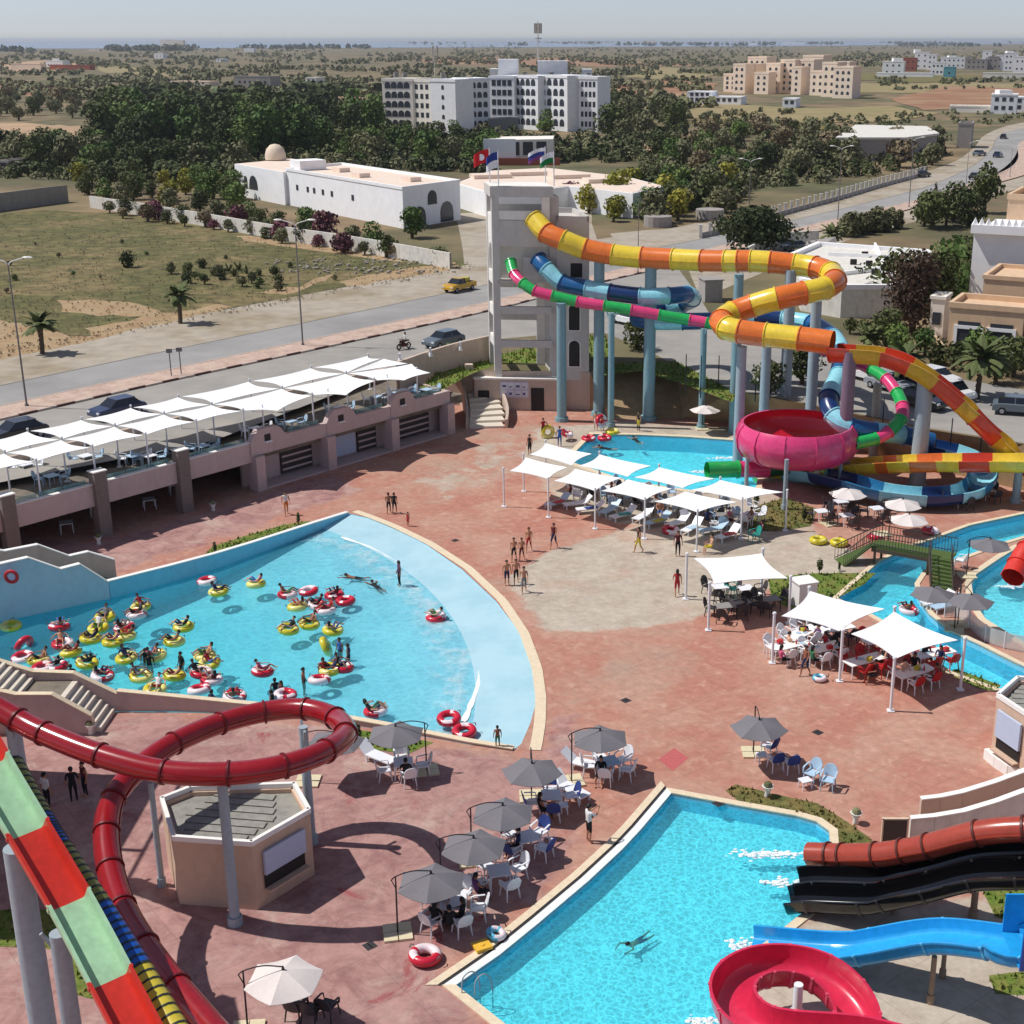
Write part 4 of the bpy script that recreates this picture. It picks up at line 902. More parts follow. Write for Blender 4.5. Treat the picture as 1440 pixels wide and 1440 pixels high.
slide("bowl_exit_tube", "short green and pink tube leading from under the bowl into the rear pool", VP([(1135, 655, 98), (1098, 657, 98.4), (1078, 660, 98.2), (1037, 660, 97.6), (994, 661, 97)]), [M_dg, M_dg, M_pk, M_gr], circ(0.62, 14), ring=.08)
# the bowl
bc = V(1120, 615, 97.2); bt = thing("slide_bowl", "big round pink bowl with crimson inside at the end of a tube slide", "water slide", (bc.x, bc.y, 0))
zr = V(1120, 595, 97.2).z
prof_in = [(.5, -2.3), (1.6, -2.25), (2.7, -1.95), (3.5, -1.4), (3.95, -.75), (4.02, -.3), (3.86, 0)]
prof_out = [(3.86, 0.02), (3.98, 0.04), (4.28, -.35), (4.46, -.95), (4.40, -1.6), (4.05, -2.2), (3.4, -2.6), (2.2, -2.85), (.5, -2.9)]
m = MB(); m.lathe([(r, z + zr) for r, z in prof_in], (bc.x, bc.y, 0), 48); m.build("bowl_floor", M_bowlr, bt, smooth=True)
for k in range(12):
 m = MB(); N = 5; kk = len(prof_out); vs = []
 for i in range(N):
  a = 2 * math.pi * (k + i / (N - 1)) / 12 + .18
  vs += [(bc.x + r * math.cos(a), bc.y + r * math.sin(a), z + zr) for r, z in prof_out]
 m.add(vs, [(i * kk + j, (i + 1) * kk + j, (i + 1) * kk + j + 1, i * kk + j + 1) for i in range(N - 1) for j in range(kk - 1)])
 a = 2 * math.pi * k / 12 + .18; w = Vector((-math.sin(a), math.cos(a), 0)) * .05
 rib = []
 for r, z in prof_out: rib.append((r, z))
 vs = []
 for r, z in rib:
  p = Vector((bc.x + r * math.cos(a), bc.y + r * math.sin(a), z + zr)); q = Vector((bc.x + (r + .09) * math.cos(a), bc.y + (r + .09) * math.sin(a), z + zr - .03)); vs += [p - w, q - w, q + w, p + w]
 m.add(vs, [(i * 4 + q, i * 4 + q + 1, (i + 1) * 4 + q + 1, (i + 1) * 4 + q) for i in range(len(rib) - 1) for q in range(3)])
 m.build("bowl_panel", M_pk, bt, smooth=True)
def col_thing(base_, ztop, r, mt, label, group=None, arms=True, rt=None, ang=None, name="slide_column"):
 t = thing(name, label, "column", (base_.x, base_.y, base_.z), 0, group)
 m = MB(); m.cyl((base_.x, base_.y, base_.z), (base_.x, base_.y, ztop), r, rt or r * .92, 14); m.build("column_tube", mt, t, smooth=True)
 m = MB(); m.cyl((base_.x, base_.y, base_.z), (base_.x, base_.y, base_.z + .35), r * 1.45, r * 1.35, 14); m.build("foot", mt, t)
 if arms:
  a = random.uniform(0, 6.3) if ang is None else ang
  for s in (-1, 1):
   m = MB(); m.beam((base_.x, base_.y, ztop - .8), (base_.x + math.cos(a) * s * .5, base_.y + math.sin(a) * s * .5, ztop + .05), .1, .1); m.build("bracket", mt, t)
 return t
cols = [((790, 592), 426, .42, M_steelb, "grey-blue column right of the tower door under the green and pink tube"), ((842, 584), 368, .48, M_steelb, "tall grey-blue column just right of the tower under the orange tube"), ((859, 600), 440, .27, M_steelb, "slim grey column at the rear pool's stepped corner"), ((912, 590), 374, .52, M_steelb, "thickest grey-blue column behind the rear pool"), ((986, 602), 462, .28, M_steelb, "slim grey column behind the rear pool left of the bowl"), ((1037, 656), 487, .40, M_steel, "pale grey column standing at the rear pool edge left of the bowl")]
for b, yt, r, mt, lab in cols:
 g = G(*b); col_thing(g, V(b[0], yt, g.y).z, r, mt, lab)
for px, Yb, yt, r, mt, lab in ((1033, 111.5, 382, .42, M_steelb, "tall grey-blue column behind the pale one left of the bowl"), (1075, 108, 480, .42, M_steel, "grey column behind the bowl's left half"), (1104, 111, 376, .48, M_steel, "tall grey column behind the bowl's middle under the orange bend"), (1141, 106, 415, .45, M_steel, "grey column behind the bowl's right half under the orange bend"), (1233, 104, 536, .36, mat("sand_column", lin(176, 170, 156), .6, .08, .8), "short sandy grey column inside the green and pink bend")):
 p = V(px, 560, Yb); col_thing(Vector((p.x, p.y, -.5)), V(px, yt, Yb).z - .2, r, mt, lab)
g = G(1184, 682); col_thing(g, V(1196, 494, g.y).z, .52, M_plum, "plum coloured thick column right of the bowl under the open red slide")
g = G(1289, 688); col_thing(g, V(1299, 532, g.y).z, .62, M_steel, "thick grey column with free top inside the blue loop", arms=False)
g = G(1428, 706); col_thing(g, V(1432, 645, g.y).z, .3, M_steel, "grey column under the yellow run-out near the right edge", arms=False)
for b, yt in (((1049, 690), 640), ((1103, 716), 650), ((1180, 690), 648), ((1128, 672), 640)):
 g = G(*b); col_thing(g, V(b[0], yt, g.y).z + .2, .16, M_steel, {1049: "thin leg under the bowl's left end", 1103: "thin leg in front of the bowl's middle", 1180: "thin leg under the bowl's right end", 1128: "thin leg behind the bowl's middle"}[b[0]], arms=False)
# ---- dark red looping tube, bottom left
red_pts = [(-40, 975, 46.8), (25, 1012, 46), (62, 1031, 45.4), (141, 1062, 44.3), (231, 1085, 43.6), (322, 1088, 43.5), (400, 1077, 44), (458, 1056, 45.4), (486, 1032, 47.6), (472, 1010, 49.6), (430, 997, 50.6), (372, 1001, 50.6), (310, 1017, 49.6), (245, 1045, 47.8), (195, 1080, 46.2), (160, 1122, 44.7), (150, 1168, 43.2), (155, 1220, 41.6), (172, 1275, 39.8), (204, 1330, 37.8), (248, 1388, 35.8), (310, 1460, 33.6)]
slide("dark_red_tube_slide", "dark red tube slide making a full loop above the round kiosk", VP(red_pts), [M_drd], circ(0.43, 16), ring=.06, ringm=mat("dark_red_joint", lin(108, 22, 28), .4, .05, 2))
g = G(331, 1299); col_thing(g, V(322, 1100, g.y).z, .2, M_steel, "grey column standing before the kiosk under the red loop", arms=False)
g = G(438, 1185); col_thing(g, V(436, 1022, g.y).z, .2, M_steel, "grey column right behind the kiosk under the red loop")
g = G(228, 1245); col_thing(g, V(224, 1100, g.y).z, .12, M_steel, "thin grey post at the left corner of the kiosk", arms=False)
p = V(30, 1100, 46.6); col_thing(Vector((p.x, p.y, 0)), V(22, 1020, 46.6).z, .3, M_steel, "grey column under the upper end of the dark red tube", arms=True)
# ---- striped racing slide, bottom left
mint = [(-70, 966, 39.9), (-17, 1066, 38.1), (39, 1162, 36.5), (97, 1261, 35), (155, 1370, 33.2), (213, 1482, 31.5)]
slide("striped_open_slide", "straight open slide of mint green and red sections crossing the bottom left corner", VP(mint), [M_mred, M_mint, M_mred, M_mint, M_mred], uprof(1.1, .45, .05, 8, .88), ring=.03, parts="channel_section", seam=False)
oliv = [(16, 1076, 39.6), (58, 1152, 38.0), (84, 1194, 37.2), (140, 1276, 35.9), (196, 1364, 34.5), (262, 1475, 32.4)]
slide("ribbed_slide", "ribbed olive, blue and yellow tube behind the striped slide", VP(oliv), [M_oliv, M_cob, M_oliv, M_cob, M_ylw], circ(.38, 14), ring=.02, parts="tube_section", n=9, ribs=True, ringm=mat('rib_dark', lin(46, 56, 60), .5, .05, 2))  # raised ribs in one even dark blue-grey
p = V(42, 1320, 36.7); col_thing(Vector((p.x, p.y, 0)), V(20, 1192, 36.7).z, .42, M_steel, "thick grey column under the striped slide, nearest the corner", arms=False)
p = V(92, 1380, 35.4); col_thing(Vector((p.x, p.y, 0)), V(86, 1312, 35.4).z, .3, M_steel, "second grey column under the striped slide", ang=.2)
# ---- slides at the bottom right
GZ = lambda L: [G(*p) for p in L]
brown = [(1520, 1168, 5.0), (1440, 1166, 4.6), (1375, 1172, 4.0), (1306, 1190, 2.9), (1270, 1197, 2.3), (1232, 1202, 1.8), (1185, 1203, 1.2), (1165, 1202, 1.0), (1137, 1201, .75)]
slide("terracotta_tube_slide", "terracotta tube slide ending at the far corner of the near pool", GZ(brown), [M_brn], circ(.46, 16), ring=.06, ringm=mat("terracotta_joint", lin(92, 40, 32), .5, .05, 2))
blk = [(1520, 1208, 4.0), (1440, 1208, 3.7), (1374, 1212, 3.2), (1310, 1228, 2.4), (1252, 1241, 1.6), (1225, 1245, 1.3), (1150, 1243, .8), (1120, 1246, .55)]
bp_ = uprof(1.08, .64, .06, 8, .4)
for k, (dy, lab) in enumerate(((0.55, "rear lane of the glossy black twin slide"), (-0.55, "front lane of the glossy black twin slide"))):
 pts = GZ(blk); n_ = len(pts); q = []
 for i, p_ in enumerate(pts):
  q.append(p_ + Vector((-.5 * k, dy, .1 - .12 * k)))
 slide("black_open_slide", lab + " curving into the near pool", q, [M_bl], bp_, ring=.03, parts="channel_section", seam=False, ringm=mat("black_joint", lin(60, 60, 62), .3, .05, 2), group=None)
skyb = [(1530, 1300, 4.6), (1432, 1322, 3.9), (1400, 1316, 3.6), (1310, 1308, 2.7), (1210, 1324, 1.4), (1160, 1329, .85), (1052, 1320, .45)]
slide("blue_wide_slide", "wide sky blue open slide with high sides ending in the near pool", GZ(skyb), [M_sky], uprof(1.6, .5, .05, 8, .8), ring=.03, parts="channel_section", seam=False, ringm=mat("sky_joint", lin(96, 190, 232), .3, .05, 2))
pz = G(1432, 1318, 4.1); m = MB()
bx = thing("blue_start_box", "blue box shaped start tub at the upper end of the sky blue slide", "water slide", (pz.x + .7, pz.y, 0))
for (dx, dy, sx, sy) in ((.75, .95, 1.9, .06), (.75, -.95, 1.9, .06)):
 m = MB(); m.box((pz.x + dx, pz.y + dy, pz.z + .2), (sx, sy, 1.5)); m.build("side_panel", M_cob if dy < 0 else M_sky, bx)
m = MB(); m.box((pz.x + .75, pz.y, pz.z - .5), (1.9, 1.84, .06)); m.build("floor_panel", M_sky, bx)
# rose spiral
sc = G(1120, 1376, 2.9); spts = []
for k in range(14):
 a = math.radians(-72 - k * 29); r = 2.0
 spts.append(Vector((sc.x + r * math.cos(a), sc.y + r * math.sin(a), 2.8 - k * .085 - max(0, k - 8) * .13)))
lead = [Vector((spts[0].x + 4.6, spts[0].y - 1.9, 3.2)), Vector((spts[0].x + 2.3, spts[0].y - 1.15, 3.0)), Vector((spts[0].x + .9, spts[0].y - .5, 2.88))]
tail = [Vector((spts[-1].x - 1.5, spts[-1].y - .2, .25))]
slide("rose_spiral_slide", "rose red open spiral slide in the bottom right foreground", lead + spts[1:] + tail, [M_ros], uprof(1.3, .85, .05, 8, .5), ring=.03, parts="channel_section", seam=False, ringm=mat("rose_joint", lin(226, 90, 116), .3, .05, 2))
cp = thing("spiral_support", "pale steel post with slanted struts in the middle of the rose spiral", "column", (sc.x + .1, sc.y + .1, 0))
m = MB(); m.cyl((sc.x + .1, sc.y + .1, 0), (sc.x + .1, sc.y + .1, 2.6), .17, .15, 12); m.build("column_tube", M_whitepaint, cp, smooth=True)
for a in (.5, 2.6, 4.2, 5.5):
 m = MB(); m.beam((sc.x + .1, sc.y + .1, 1.9), (sc.x + .1 + 1.0 * math.cos(a), sc.y + .1 + 1.0 * math.sin(a), .2), .09, .09); m.build("strut", M_whitepaint, cp)
for px, py, yt, r, lab in ((1368, 1290, 1205, .13, "thin post under the black slide by the right edge"), (1258, 1282, 1250, .12, "thin post under the middle of the black slide"), (1308, 1410, 1345, .1, "thin post under the sky blue slide"), (1325, 1375, 1340, .09, "second thin post under the sky blue slide")):
 g = G(px, py); col_thing(g, max(V(px, yt, g.y).z, .6), r, mat("tan_post", lin(150, 132, 112), .7, .1, 1), lab, arms=False)
# the slides' start building, just left of the picture: it throws the wide shade over the plaza's left corner
stt = thing("slide_start_building", "tall beige start building of the corner slides, left of the picture", "building", (-28, 50, 0))
m = MB(); m.box((-29.3, 49.5, 5.2), (6.6, 11.5, 10.4)); m.build("wall", M_beige, stt)
m = MB(); m.box((-29.3, 49.5, 10.5), (7.0, 12, .25)); m.build("roof_slab", M_deck, stt)
for y in (44, 49.5, 55):
 m = MB(); m.box((-26.0, y, 11.4), (.2, .2, 1.8)); m.build("rail_post", M_whitepaint, stt)
m = MB(); m.box((-26.0, 49.5, 12.3), (.12, 11.4, .12)); m.build("rail", M_whitepaint, stt)
# ------------------------------------------------------------------ buildings around the park
M_hotel = mat("hotel_white", lin(246, 246, 246), 0.85, 0.04, 0.15, dirt=0.1)
M_hotelb = mat("hotel_beige", lin(240, 234, 222), 0.85, 0.05, 0.15, dirt=0.15)
M_peach = mat("peach_render", lin(240, 220, 198), 0.85, 0.05, 0.15)
M_villa = mat("villa_beige", lin(218, 186, 152), 0.85, 0.06, 0.3, 0.1, 20, dirt=0.15)
M_roof = mat("pinkish_flat_roof", lin(232, 212, 194), 0.9, 0.06, 0.2, dirt=0.2)
M_wallw = mat("stained_white_wall", lin(220, 216, 206), 0.9, 0.1, 0.4, dirt=0.5)
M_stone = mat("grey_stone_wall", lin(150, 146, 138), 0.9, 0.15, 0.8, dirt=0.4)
M_pane = mat("dark_window_glass", lin(62, 66, 74), 0.2, 0.1, 0.5)
M_brick = mat("red_brick", lin(168, 96, 74), 0.9, 0.1, 1.0)
M_tealp = mat("teal_paint", lin(96, 160, 172), 0.8, 0.08, 0.5)
M_conc = mat("bare_concrete", lin(158, 152, 146), 0.9, 0.1, 0.5)
_pm = {}
def pane_mesh(w, h, arched, mt=None):
 k = (round(w, 2), round(h, 2), arched)
 if k in _pm: return _pm[k]
 P = [(-w / 2, 0), (w / 2, 0)] + ([(w / 2 * math.cos(math.pi * i / 6), h - w / 2 + w / 2 * math.sin(math.pi * i / 6)) for i in range(7)] if arched else [(w / 2, h), (-w / 2, h)])
 n = len(P); b = MB(); b.add([(x, -.06, z) for x, z in P] + [(x, .06, z) for x, z in P], [tuple(range(n))] + [(i, n + i, n + (i + 1) % n, (i + 1) % n) for i in range(n)])
 me = b.mesh("window"); me.materials.append(mt or M_pane); _pm[k] = me; return me
def wins(parent, a, b, z0, z1, cols_, rows_, w, h, arched=False, skip=None, margin=.08, name="window"):
 "a grid of windows on the wall from a to b"
 d = (b - a); L = Vector((d.x, d.y, 0)).length; rz = math.atan2(d.y, d.x)
 for r in range(rows_):
  for c in range(cols_):
   if skip and skip(r, c): continue
   t = margin + (1 - 2 * margin) * ((c + .5) / cols_); p = a.lerp(b, t)
   o = bpy.data.objects.new(name, pane_mesh(w, h, arched)); COL.objects.link(o); o.parent = parent
   o.location = Vector((p.x, p.y, z0 + (z1 - z0) * (r + .3) / rows_)) - ORG[parent.name]; o.rotation_euler = (0, 0, rz)
def wing(t, a, b, depth, ztop, mt, nm="wing", par=.8, z0=TZ):
 "a wing whose front wall runs from a to b, with a roof parapet"
 d = (b - a); d.z = 0; n = Vector((-d.y, d.x, 0)).normalized() * depth
 P = [a, b, b + n, a + n]
 m = MB(); m.prism(P, z0 - .5, ztop); w = m.build(nm, mt, t)
 m = MB(); O = offset_poly(P, .15); I = offset_poly(P, -.25)
 for i in range(4):
  j = (i + 1) % 4; m.prism([O[i], O[j], I[j], I[i]], ztop, ztop + par)
 m.build("parapet", mt, w); return P
def bt_thing(name, label, cat, a, group=None): return thing(name, label, cat, (a.x, a.y, a.z), 0, group)
# ---- hotel
h0 = G(607, 187, TZ)
ht = bt_thing("hotel", "big white five storey hotel with rows of arched windows behind the grove", "building", h0)
def hw(pa, pb, depth, htop, mt, cols_, rows_=5, arched=False, w=1.5, h=1.7, nm="wing"):
 a, b = G(*pa, TZ), G(*pb, TZ); z = TZ + htop
 wing(ht, a, b, depth, z, mt, nm); wins(ht, a, b, TZ + .6, z - .2, cols_, rows_, w, h, arched)
hw((540, 183.5), (582, 184.4), 14, 15.2, M_hotelb, 4, 5, True, 2.0, 2.0)
hw((582, 184.2), (608, 185.4), 12, 15.0, M_hotelb, 3, 5, False, 1.2, 1.5)
hw((607, 187.2), (642, 188.8), 9, 15.4, M_hotel, 1, 5, True, 1.0, 1.3)
hw((643, 187.4), (662, 185.8), 9, 15.3, M_hotel, 2, 5, True, 1.4, 1.7)
hw((661, 185), (690, 184), 12, 15.4, M_hotel, 3, 5, True, 1.5, 1.8)
hw((689, 181), (724, 181.8), 12, 15.8, M_hotel, 4, 5, False, 1.4, 1.8)
hw((722, 180.8), (757, 183.4), 10, 16.0, M_hotel, 4, 5, True, 2.2, 2.1)
hw((757, 182.2), (798, 185.2), 10, 16.2, M_hotel, 4, 5, True, 2.2, 2.2)
hw((797, 183.6), (815, 184.4), 10, 15.8, M_hotel, 2, 5, False, 1.4, 1.6)
hw((814, 184.6), (840, 185.6), 8, 15.9, M_hotel, 4, 5, False, .9, 1.6)
for x0, x1, y0, hh in ((702, 729, 178, 21.5), (757, 798, 178, 21), (690, 712, 172, 18), (818, 832, 176, 18.2)):
 a, b = G(x0, y0, TZ), G(x1, y0, TZ); m = MB(); n = Vector((0, 9, 0)); m.prism([a, b, b + n, a + n], TZ + 13, TZ + hh); m.build("roof_block", M_hotel, ht)
a, b = G(687, 186, TZ), G(728, 184, TZ); m = MB(); m.prism([a, b, b + Vector((0, 5, 0)), a + Vector((0, 5, 0))], TZ, TZ + 4.2); m.build("porch", mat("porch_grey", lin(120, 122, 128), .8, .05, .3), ht)  # porch block in one even mid grey
def mast(px, Y, pyt, label, pan=True, r=.28):
 p = V(px, 100, Y); zt = V(px, pyt, Y).z; t = thing("radio_mast", label, "mast", (p.x, p.y, TZ))
 m = MB(); m.cyl((p.x, p.y, TZ), (p.x, p.y, zt), r, r * .5, 8); m.build("mast_tube", mat("mast_grey", lin(196, 192, 186), .6, .05, .5), t)
 for k in range(4 if pan else 2):
  a = k * math.pi / 2 + .4; m = MB(); m.box((p.x + math.cos(a) * 1.1, p.y + math.sin(a) * 1.1, zt - 2.2), (.5, .5, 3.2), a); m.box((p.x + math.cos(a) * .6, p.y + math.sin(a) * .6, zt - 2.2), (1.0, .12, .12), a); m.build("antenna_panel", M_conc, t)
 for z in (zt - 5.5,):
  m = MB(); m.cyl((p.x, p.y, z), (p.x, p.y, z + .3), 1.2, 1.2, 10); m.build("platform", M_conc, t)
mast(757, 490, 30, "tall grey telecom mast behind the white hotel"); mast(611, 470, 62, "shorter antenna mast at the hotel's left end", False, .2)
for px_, py_ in ((560, 178), (572, 179), (625, 180), (705, 176), (740, 177), (775, 178), (806, 179), (826, 180)):
 g_ = G(px_, py_, TZ); m = MB(); m.cyl((g_.x, g_.y, TZ + 15), (g_.x, g_.y, TZ + 17.4), .9, .9, 10); m.build("roof_tank", M_conc, ht, smooth=True)
# ---- long white low building
A, B, Cc = G(337, 274, TZ), G(568, 322, TZ), G(648, 309, TZ)
wb = bt_thing("white_low_building", "long low white building with arches, flat roof and a small dome", "building", B)
zt = TZ + Hh(568, 322, 264, TZ)
dAB = (A - B).normalized(); nAB = (Cc - B)
A2 = B + dAB * (A - B).length * .66
m = MB(); m.prism([A2, B, Cc, A2 + nAB], TZ - .5, zt - .3); m.prism([A + nAB * -.05, A2 + nAB * -.05, A2 + nAB, A + nAB], TZ - .5, zt - .5); m.build("wall", M_hotel, wb)
m = MB(); I = offset_poly([A2, B, Cc, A2 + nAB], -.3); m.prism(I, zt - .3, zt - .27); I = offset_poly([A + nAB * -.05, A2 + nAB * -.05, A2 + nAB, A + nAB], -.3); m.prism(I, zt - .5, zt - .46); m.build("roof", M_roof, wb)
m = MB()
for P in ([A2, B, Cc, A2 + nAB],):
 O = offset_poly(P, .1); I = offset_poly(P, -.25)
 for i in range(4): j = (i + 1) % 4; m.prism([O[i], O[j], I[j], I[i]], zt - .3, zt + .15)
m.build("parapet", M_hotel, wb)
def on(a, b, t, z): p = a.lerp(b, t); return Vector((p.x, p.y, z))
def facing_arch(parent, a, b, t, wd, z0, h, mt=None):
 p = on(a, b, t, z0); d = b - a; o = bpy.data.objects.new("arched_window", pane_mesh(wd, h, True)); COL.objects.link(o); o.parent = parent; o.location = p - ORG[parent.name]; o.rotation_euler = (0, 0, math.atan2(d.y, d.x))
facing_arch(wb, B, Cc, .27, 3.0, TZ + .1, 3.0); facing_arch(wb, B, Cc, .75, 3.2, TZ + .1, 3.2); facing_arch(wb, B, Cc, .5, 2.2, TZ + 3.1, 2.2)
for t, w_, h_ in ((.22, 1.4, 2.2), (.38, 3.6, 2.5)): facing_arch(wb, A + nAB * -.05, A2 + nAB * -.05, t if t < 1 else .9, w_, TZ + 1.7, h_)
for t in (.1, .2, .26, .34, .42, .6):
 o = bpy.data.objects.new("window", pane_mesh(.8, .9, False)); COL.objects.link(o); o.parent = wb; o.location = on(A2, B, t, TZ + 2.9) - ORG[wb.name]; d = B - A2; o.rotation_euler = (0, 0, math.atan2(d.y, d.x))
dm = A.lerp(Cc, .0) + nAB * .35; m = MB(); m.lathe([(0.01, 2.9), (.9, 2.7), (1.7, 1.9), (2.0, .9), (2.0, 0)], (dm.x + 3, dm.y + 3, zt - .3), 16); m.build("dome", mat("dome_plaster", lin(226, 208, 184), .85, .06, .4), wb, smooth=True)
m = MB(); q = on(A2, B, .05, zt) + nAB * .3; m.box((q.x, q.y, zt + .6), (4, 5, 1.6), math.atan2(dAB.y, dAB.x)); m.build("roof_room", M_hotel, wb)
for t, s_ in ((.25, .5), (.5, .35), (.8, .6)):
 q = on(A2, B, t, zt) + nAB * s_; m = MB(); m.box((q.x, q.y, zt + .1), (3.0, 2.0, .7), math.atan2(dAB.y, dAB.x)); m.build("skylight", M_roof, wb)
# ---- building with the broad pinkish roof behind the tower
P = GP([(640, 258), (690, 240), (770, 236), (880, 248), (935, 262), (890, 272), (800, 262), (700, 275)], TZ + 4)
rb = bt_thing("flat_roofed_building", "low building with a broad pinkish flat roof behind the slide tower", "building", P[0])
m = MB(); m.prism(P, TZ - .5, TZ + 4); m.build("wall", M_hotel, rb)
m = MB(); m.prism(offset_poly(P, -.4), TZ + 4, TZ + 4.05); m.build("roof", M_roof, rb)
for i, (x, y) in enumerate(((690, 250), (740, 246), (800, 250), (850, 256))):
 p = G(x, y, TZ + 4.05); m = MB(); m.box((p.x, p.y, TZ + 4.4), (7, 4, .7), .3); m.build("skylight", M_roof, rb)
m = MB(); a = G(840, 285, TZ); m.box((a.x + 4, a.y, TZ + 1.6), (10, 2.5, 3.2), .12); m.build("garden_wing", M_hotel, rb)
hs = bt_thing("small_house", "small flat roofed house with three dark openings and a white board behind the flags", "building", G(720, 236, TZ))
a, b = G(688, 232, TZ), G(778, 230, TZ); m = MB(); n = Vector((0, 12, 0)); m.prism([a, b, b + n, a + n], TZ - .5, TZ + 5.6); m.build("wall", M_hotelb, hs); wins(hs, a, b, TZ + .8, TZ + 5, 4, 1, 2.4, 3.0)
m = MB(); m.box((a.x + 2.5, a.y - .4, TZ + 3.4), (7.5, .3, 5.0)); m.build("white_board", M_hotel, hs)
m = MB(); m.box((a.x + 9, a.y - 1, TZ + .8), (15, .4, 1.7)); m.build("brick_wall", M_brick, hs)
# ---- peach apartment blocks
def peach(label, boxes):
 t = bt_thing("apartment_block", label, "building", G(boxes[0][0], boxes[0][2], TZ), "peach apartment blocks")
 for x0, x1, yb, yt, dep, cols_, rows_ in boxes:
  a, b = G(x0, yb, TZ), G(x1, yb, TZ); z = V(x0, yt, a.y).z; b = b + Vector((0, -.8 * (b.x - a.x), 0)); m = MB(); n = Vector((dep * .45, dep * .8, 0)); m.prism([a, b, b + n, a + n], TZ - 1, z); m.build("wall", M_peach, t)
  m = MB(); O = offset_poly([a, b, b + n, a + n], .1); I = offset_poly([a, b, b + n, a + n], -.4)
  for i in range(4): j = (i + 1) % 4; m.prism([O[i], O[j], I[j], I[i]], z, z + 1.0)
  m.build("parapet", M_peach, t); wins(t, a, b, TZ + .8, z - .5, cols_, rows_, 1.5, 1.6, (x0 % 2 == 0))
peach("peach coloured stepped apartment block on the left of the pair beyond the fields", [(1017, 1034, 129, 106, 12, 2, 3), (1030, 1046, 131, 92, 16, 2, 4), (1044, 1060, 130, 92, 18, 2, 4), (1050, 1074, 128, 82, 16, 3, 5), (1060, 1078, 132, 104, 12, 2, 3), (1076, 1094, 131, 91, 16, 2, 4)])
peach("peach coloured stepped apartment block on the right of the pair beyond the fields", [(1096, 1114, 131, 86, 16, 2, 5), (1112, 1124, 133, 96, 14, 1, 4), (1122, 1140, 131, 86, 18, 2, 5), (1127, 1152, 129, 80, 16, 3, 5), (1138, 1156, 134, 102, 12, 2, 3), (1154, 1172, 136, 90, 16, 2, 4), (1170, 1194, 138, 96, 14, 3, 4), (1176, 1190, 134, 89, 12, 1, 5)])
def house(label, x0, x1, yb, yt, mt=M_hotel, cols_=3, rows_=2, dep=10, name="house", cat="building", group=None, extra=(), roofm=None, w=1.5, h=1.5):
 a, b = G(x0, yb, TZ), G(x1, yb, TZ); z = max(V(x0, yt, a.y).z, TZ + 2.2); t = bt_thing(name, label, cat, a, group); b = b + Vector((0, -.35 * (b.x - a.x), 0))
 m = MB(); n = Vector((dep * .33, dep, 0)); m.prism([a, b, b + n, a + n], TZ - 1, z); m.build("wall", mt, t)
 m = MB(); O = offset_poly([a, b, b + n, a + n], .12); I = offset_poly([a, b, b + n, a + n], -.3)
 for i in range(4): j = (i + 1) % 4; m.prism([O[i], O[j], I[j], I[i]], z, z + .5)
 m.build("parapet", mt, t)
 if cols_: wins(t, a, b, TZ + .6, z, cols_, rows_, w, h)
 for fx0, fx1, f in extra:
  q0, q1 = a.lerp(b, fx0), a.lerp(b, fx1); m = MB(); nn = Vector((0, dep * .6, 0)); m.prism([q0, q1, q1 + nn, q0 + nn], z - .5, z + f); m.build("roof_room", mt, t)
 return t
gH = "white houses of the town on the right"
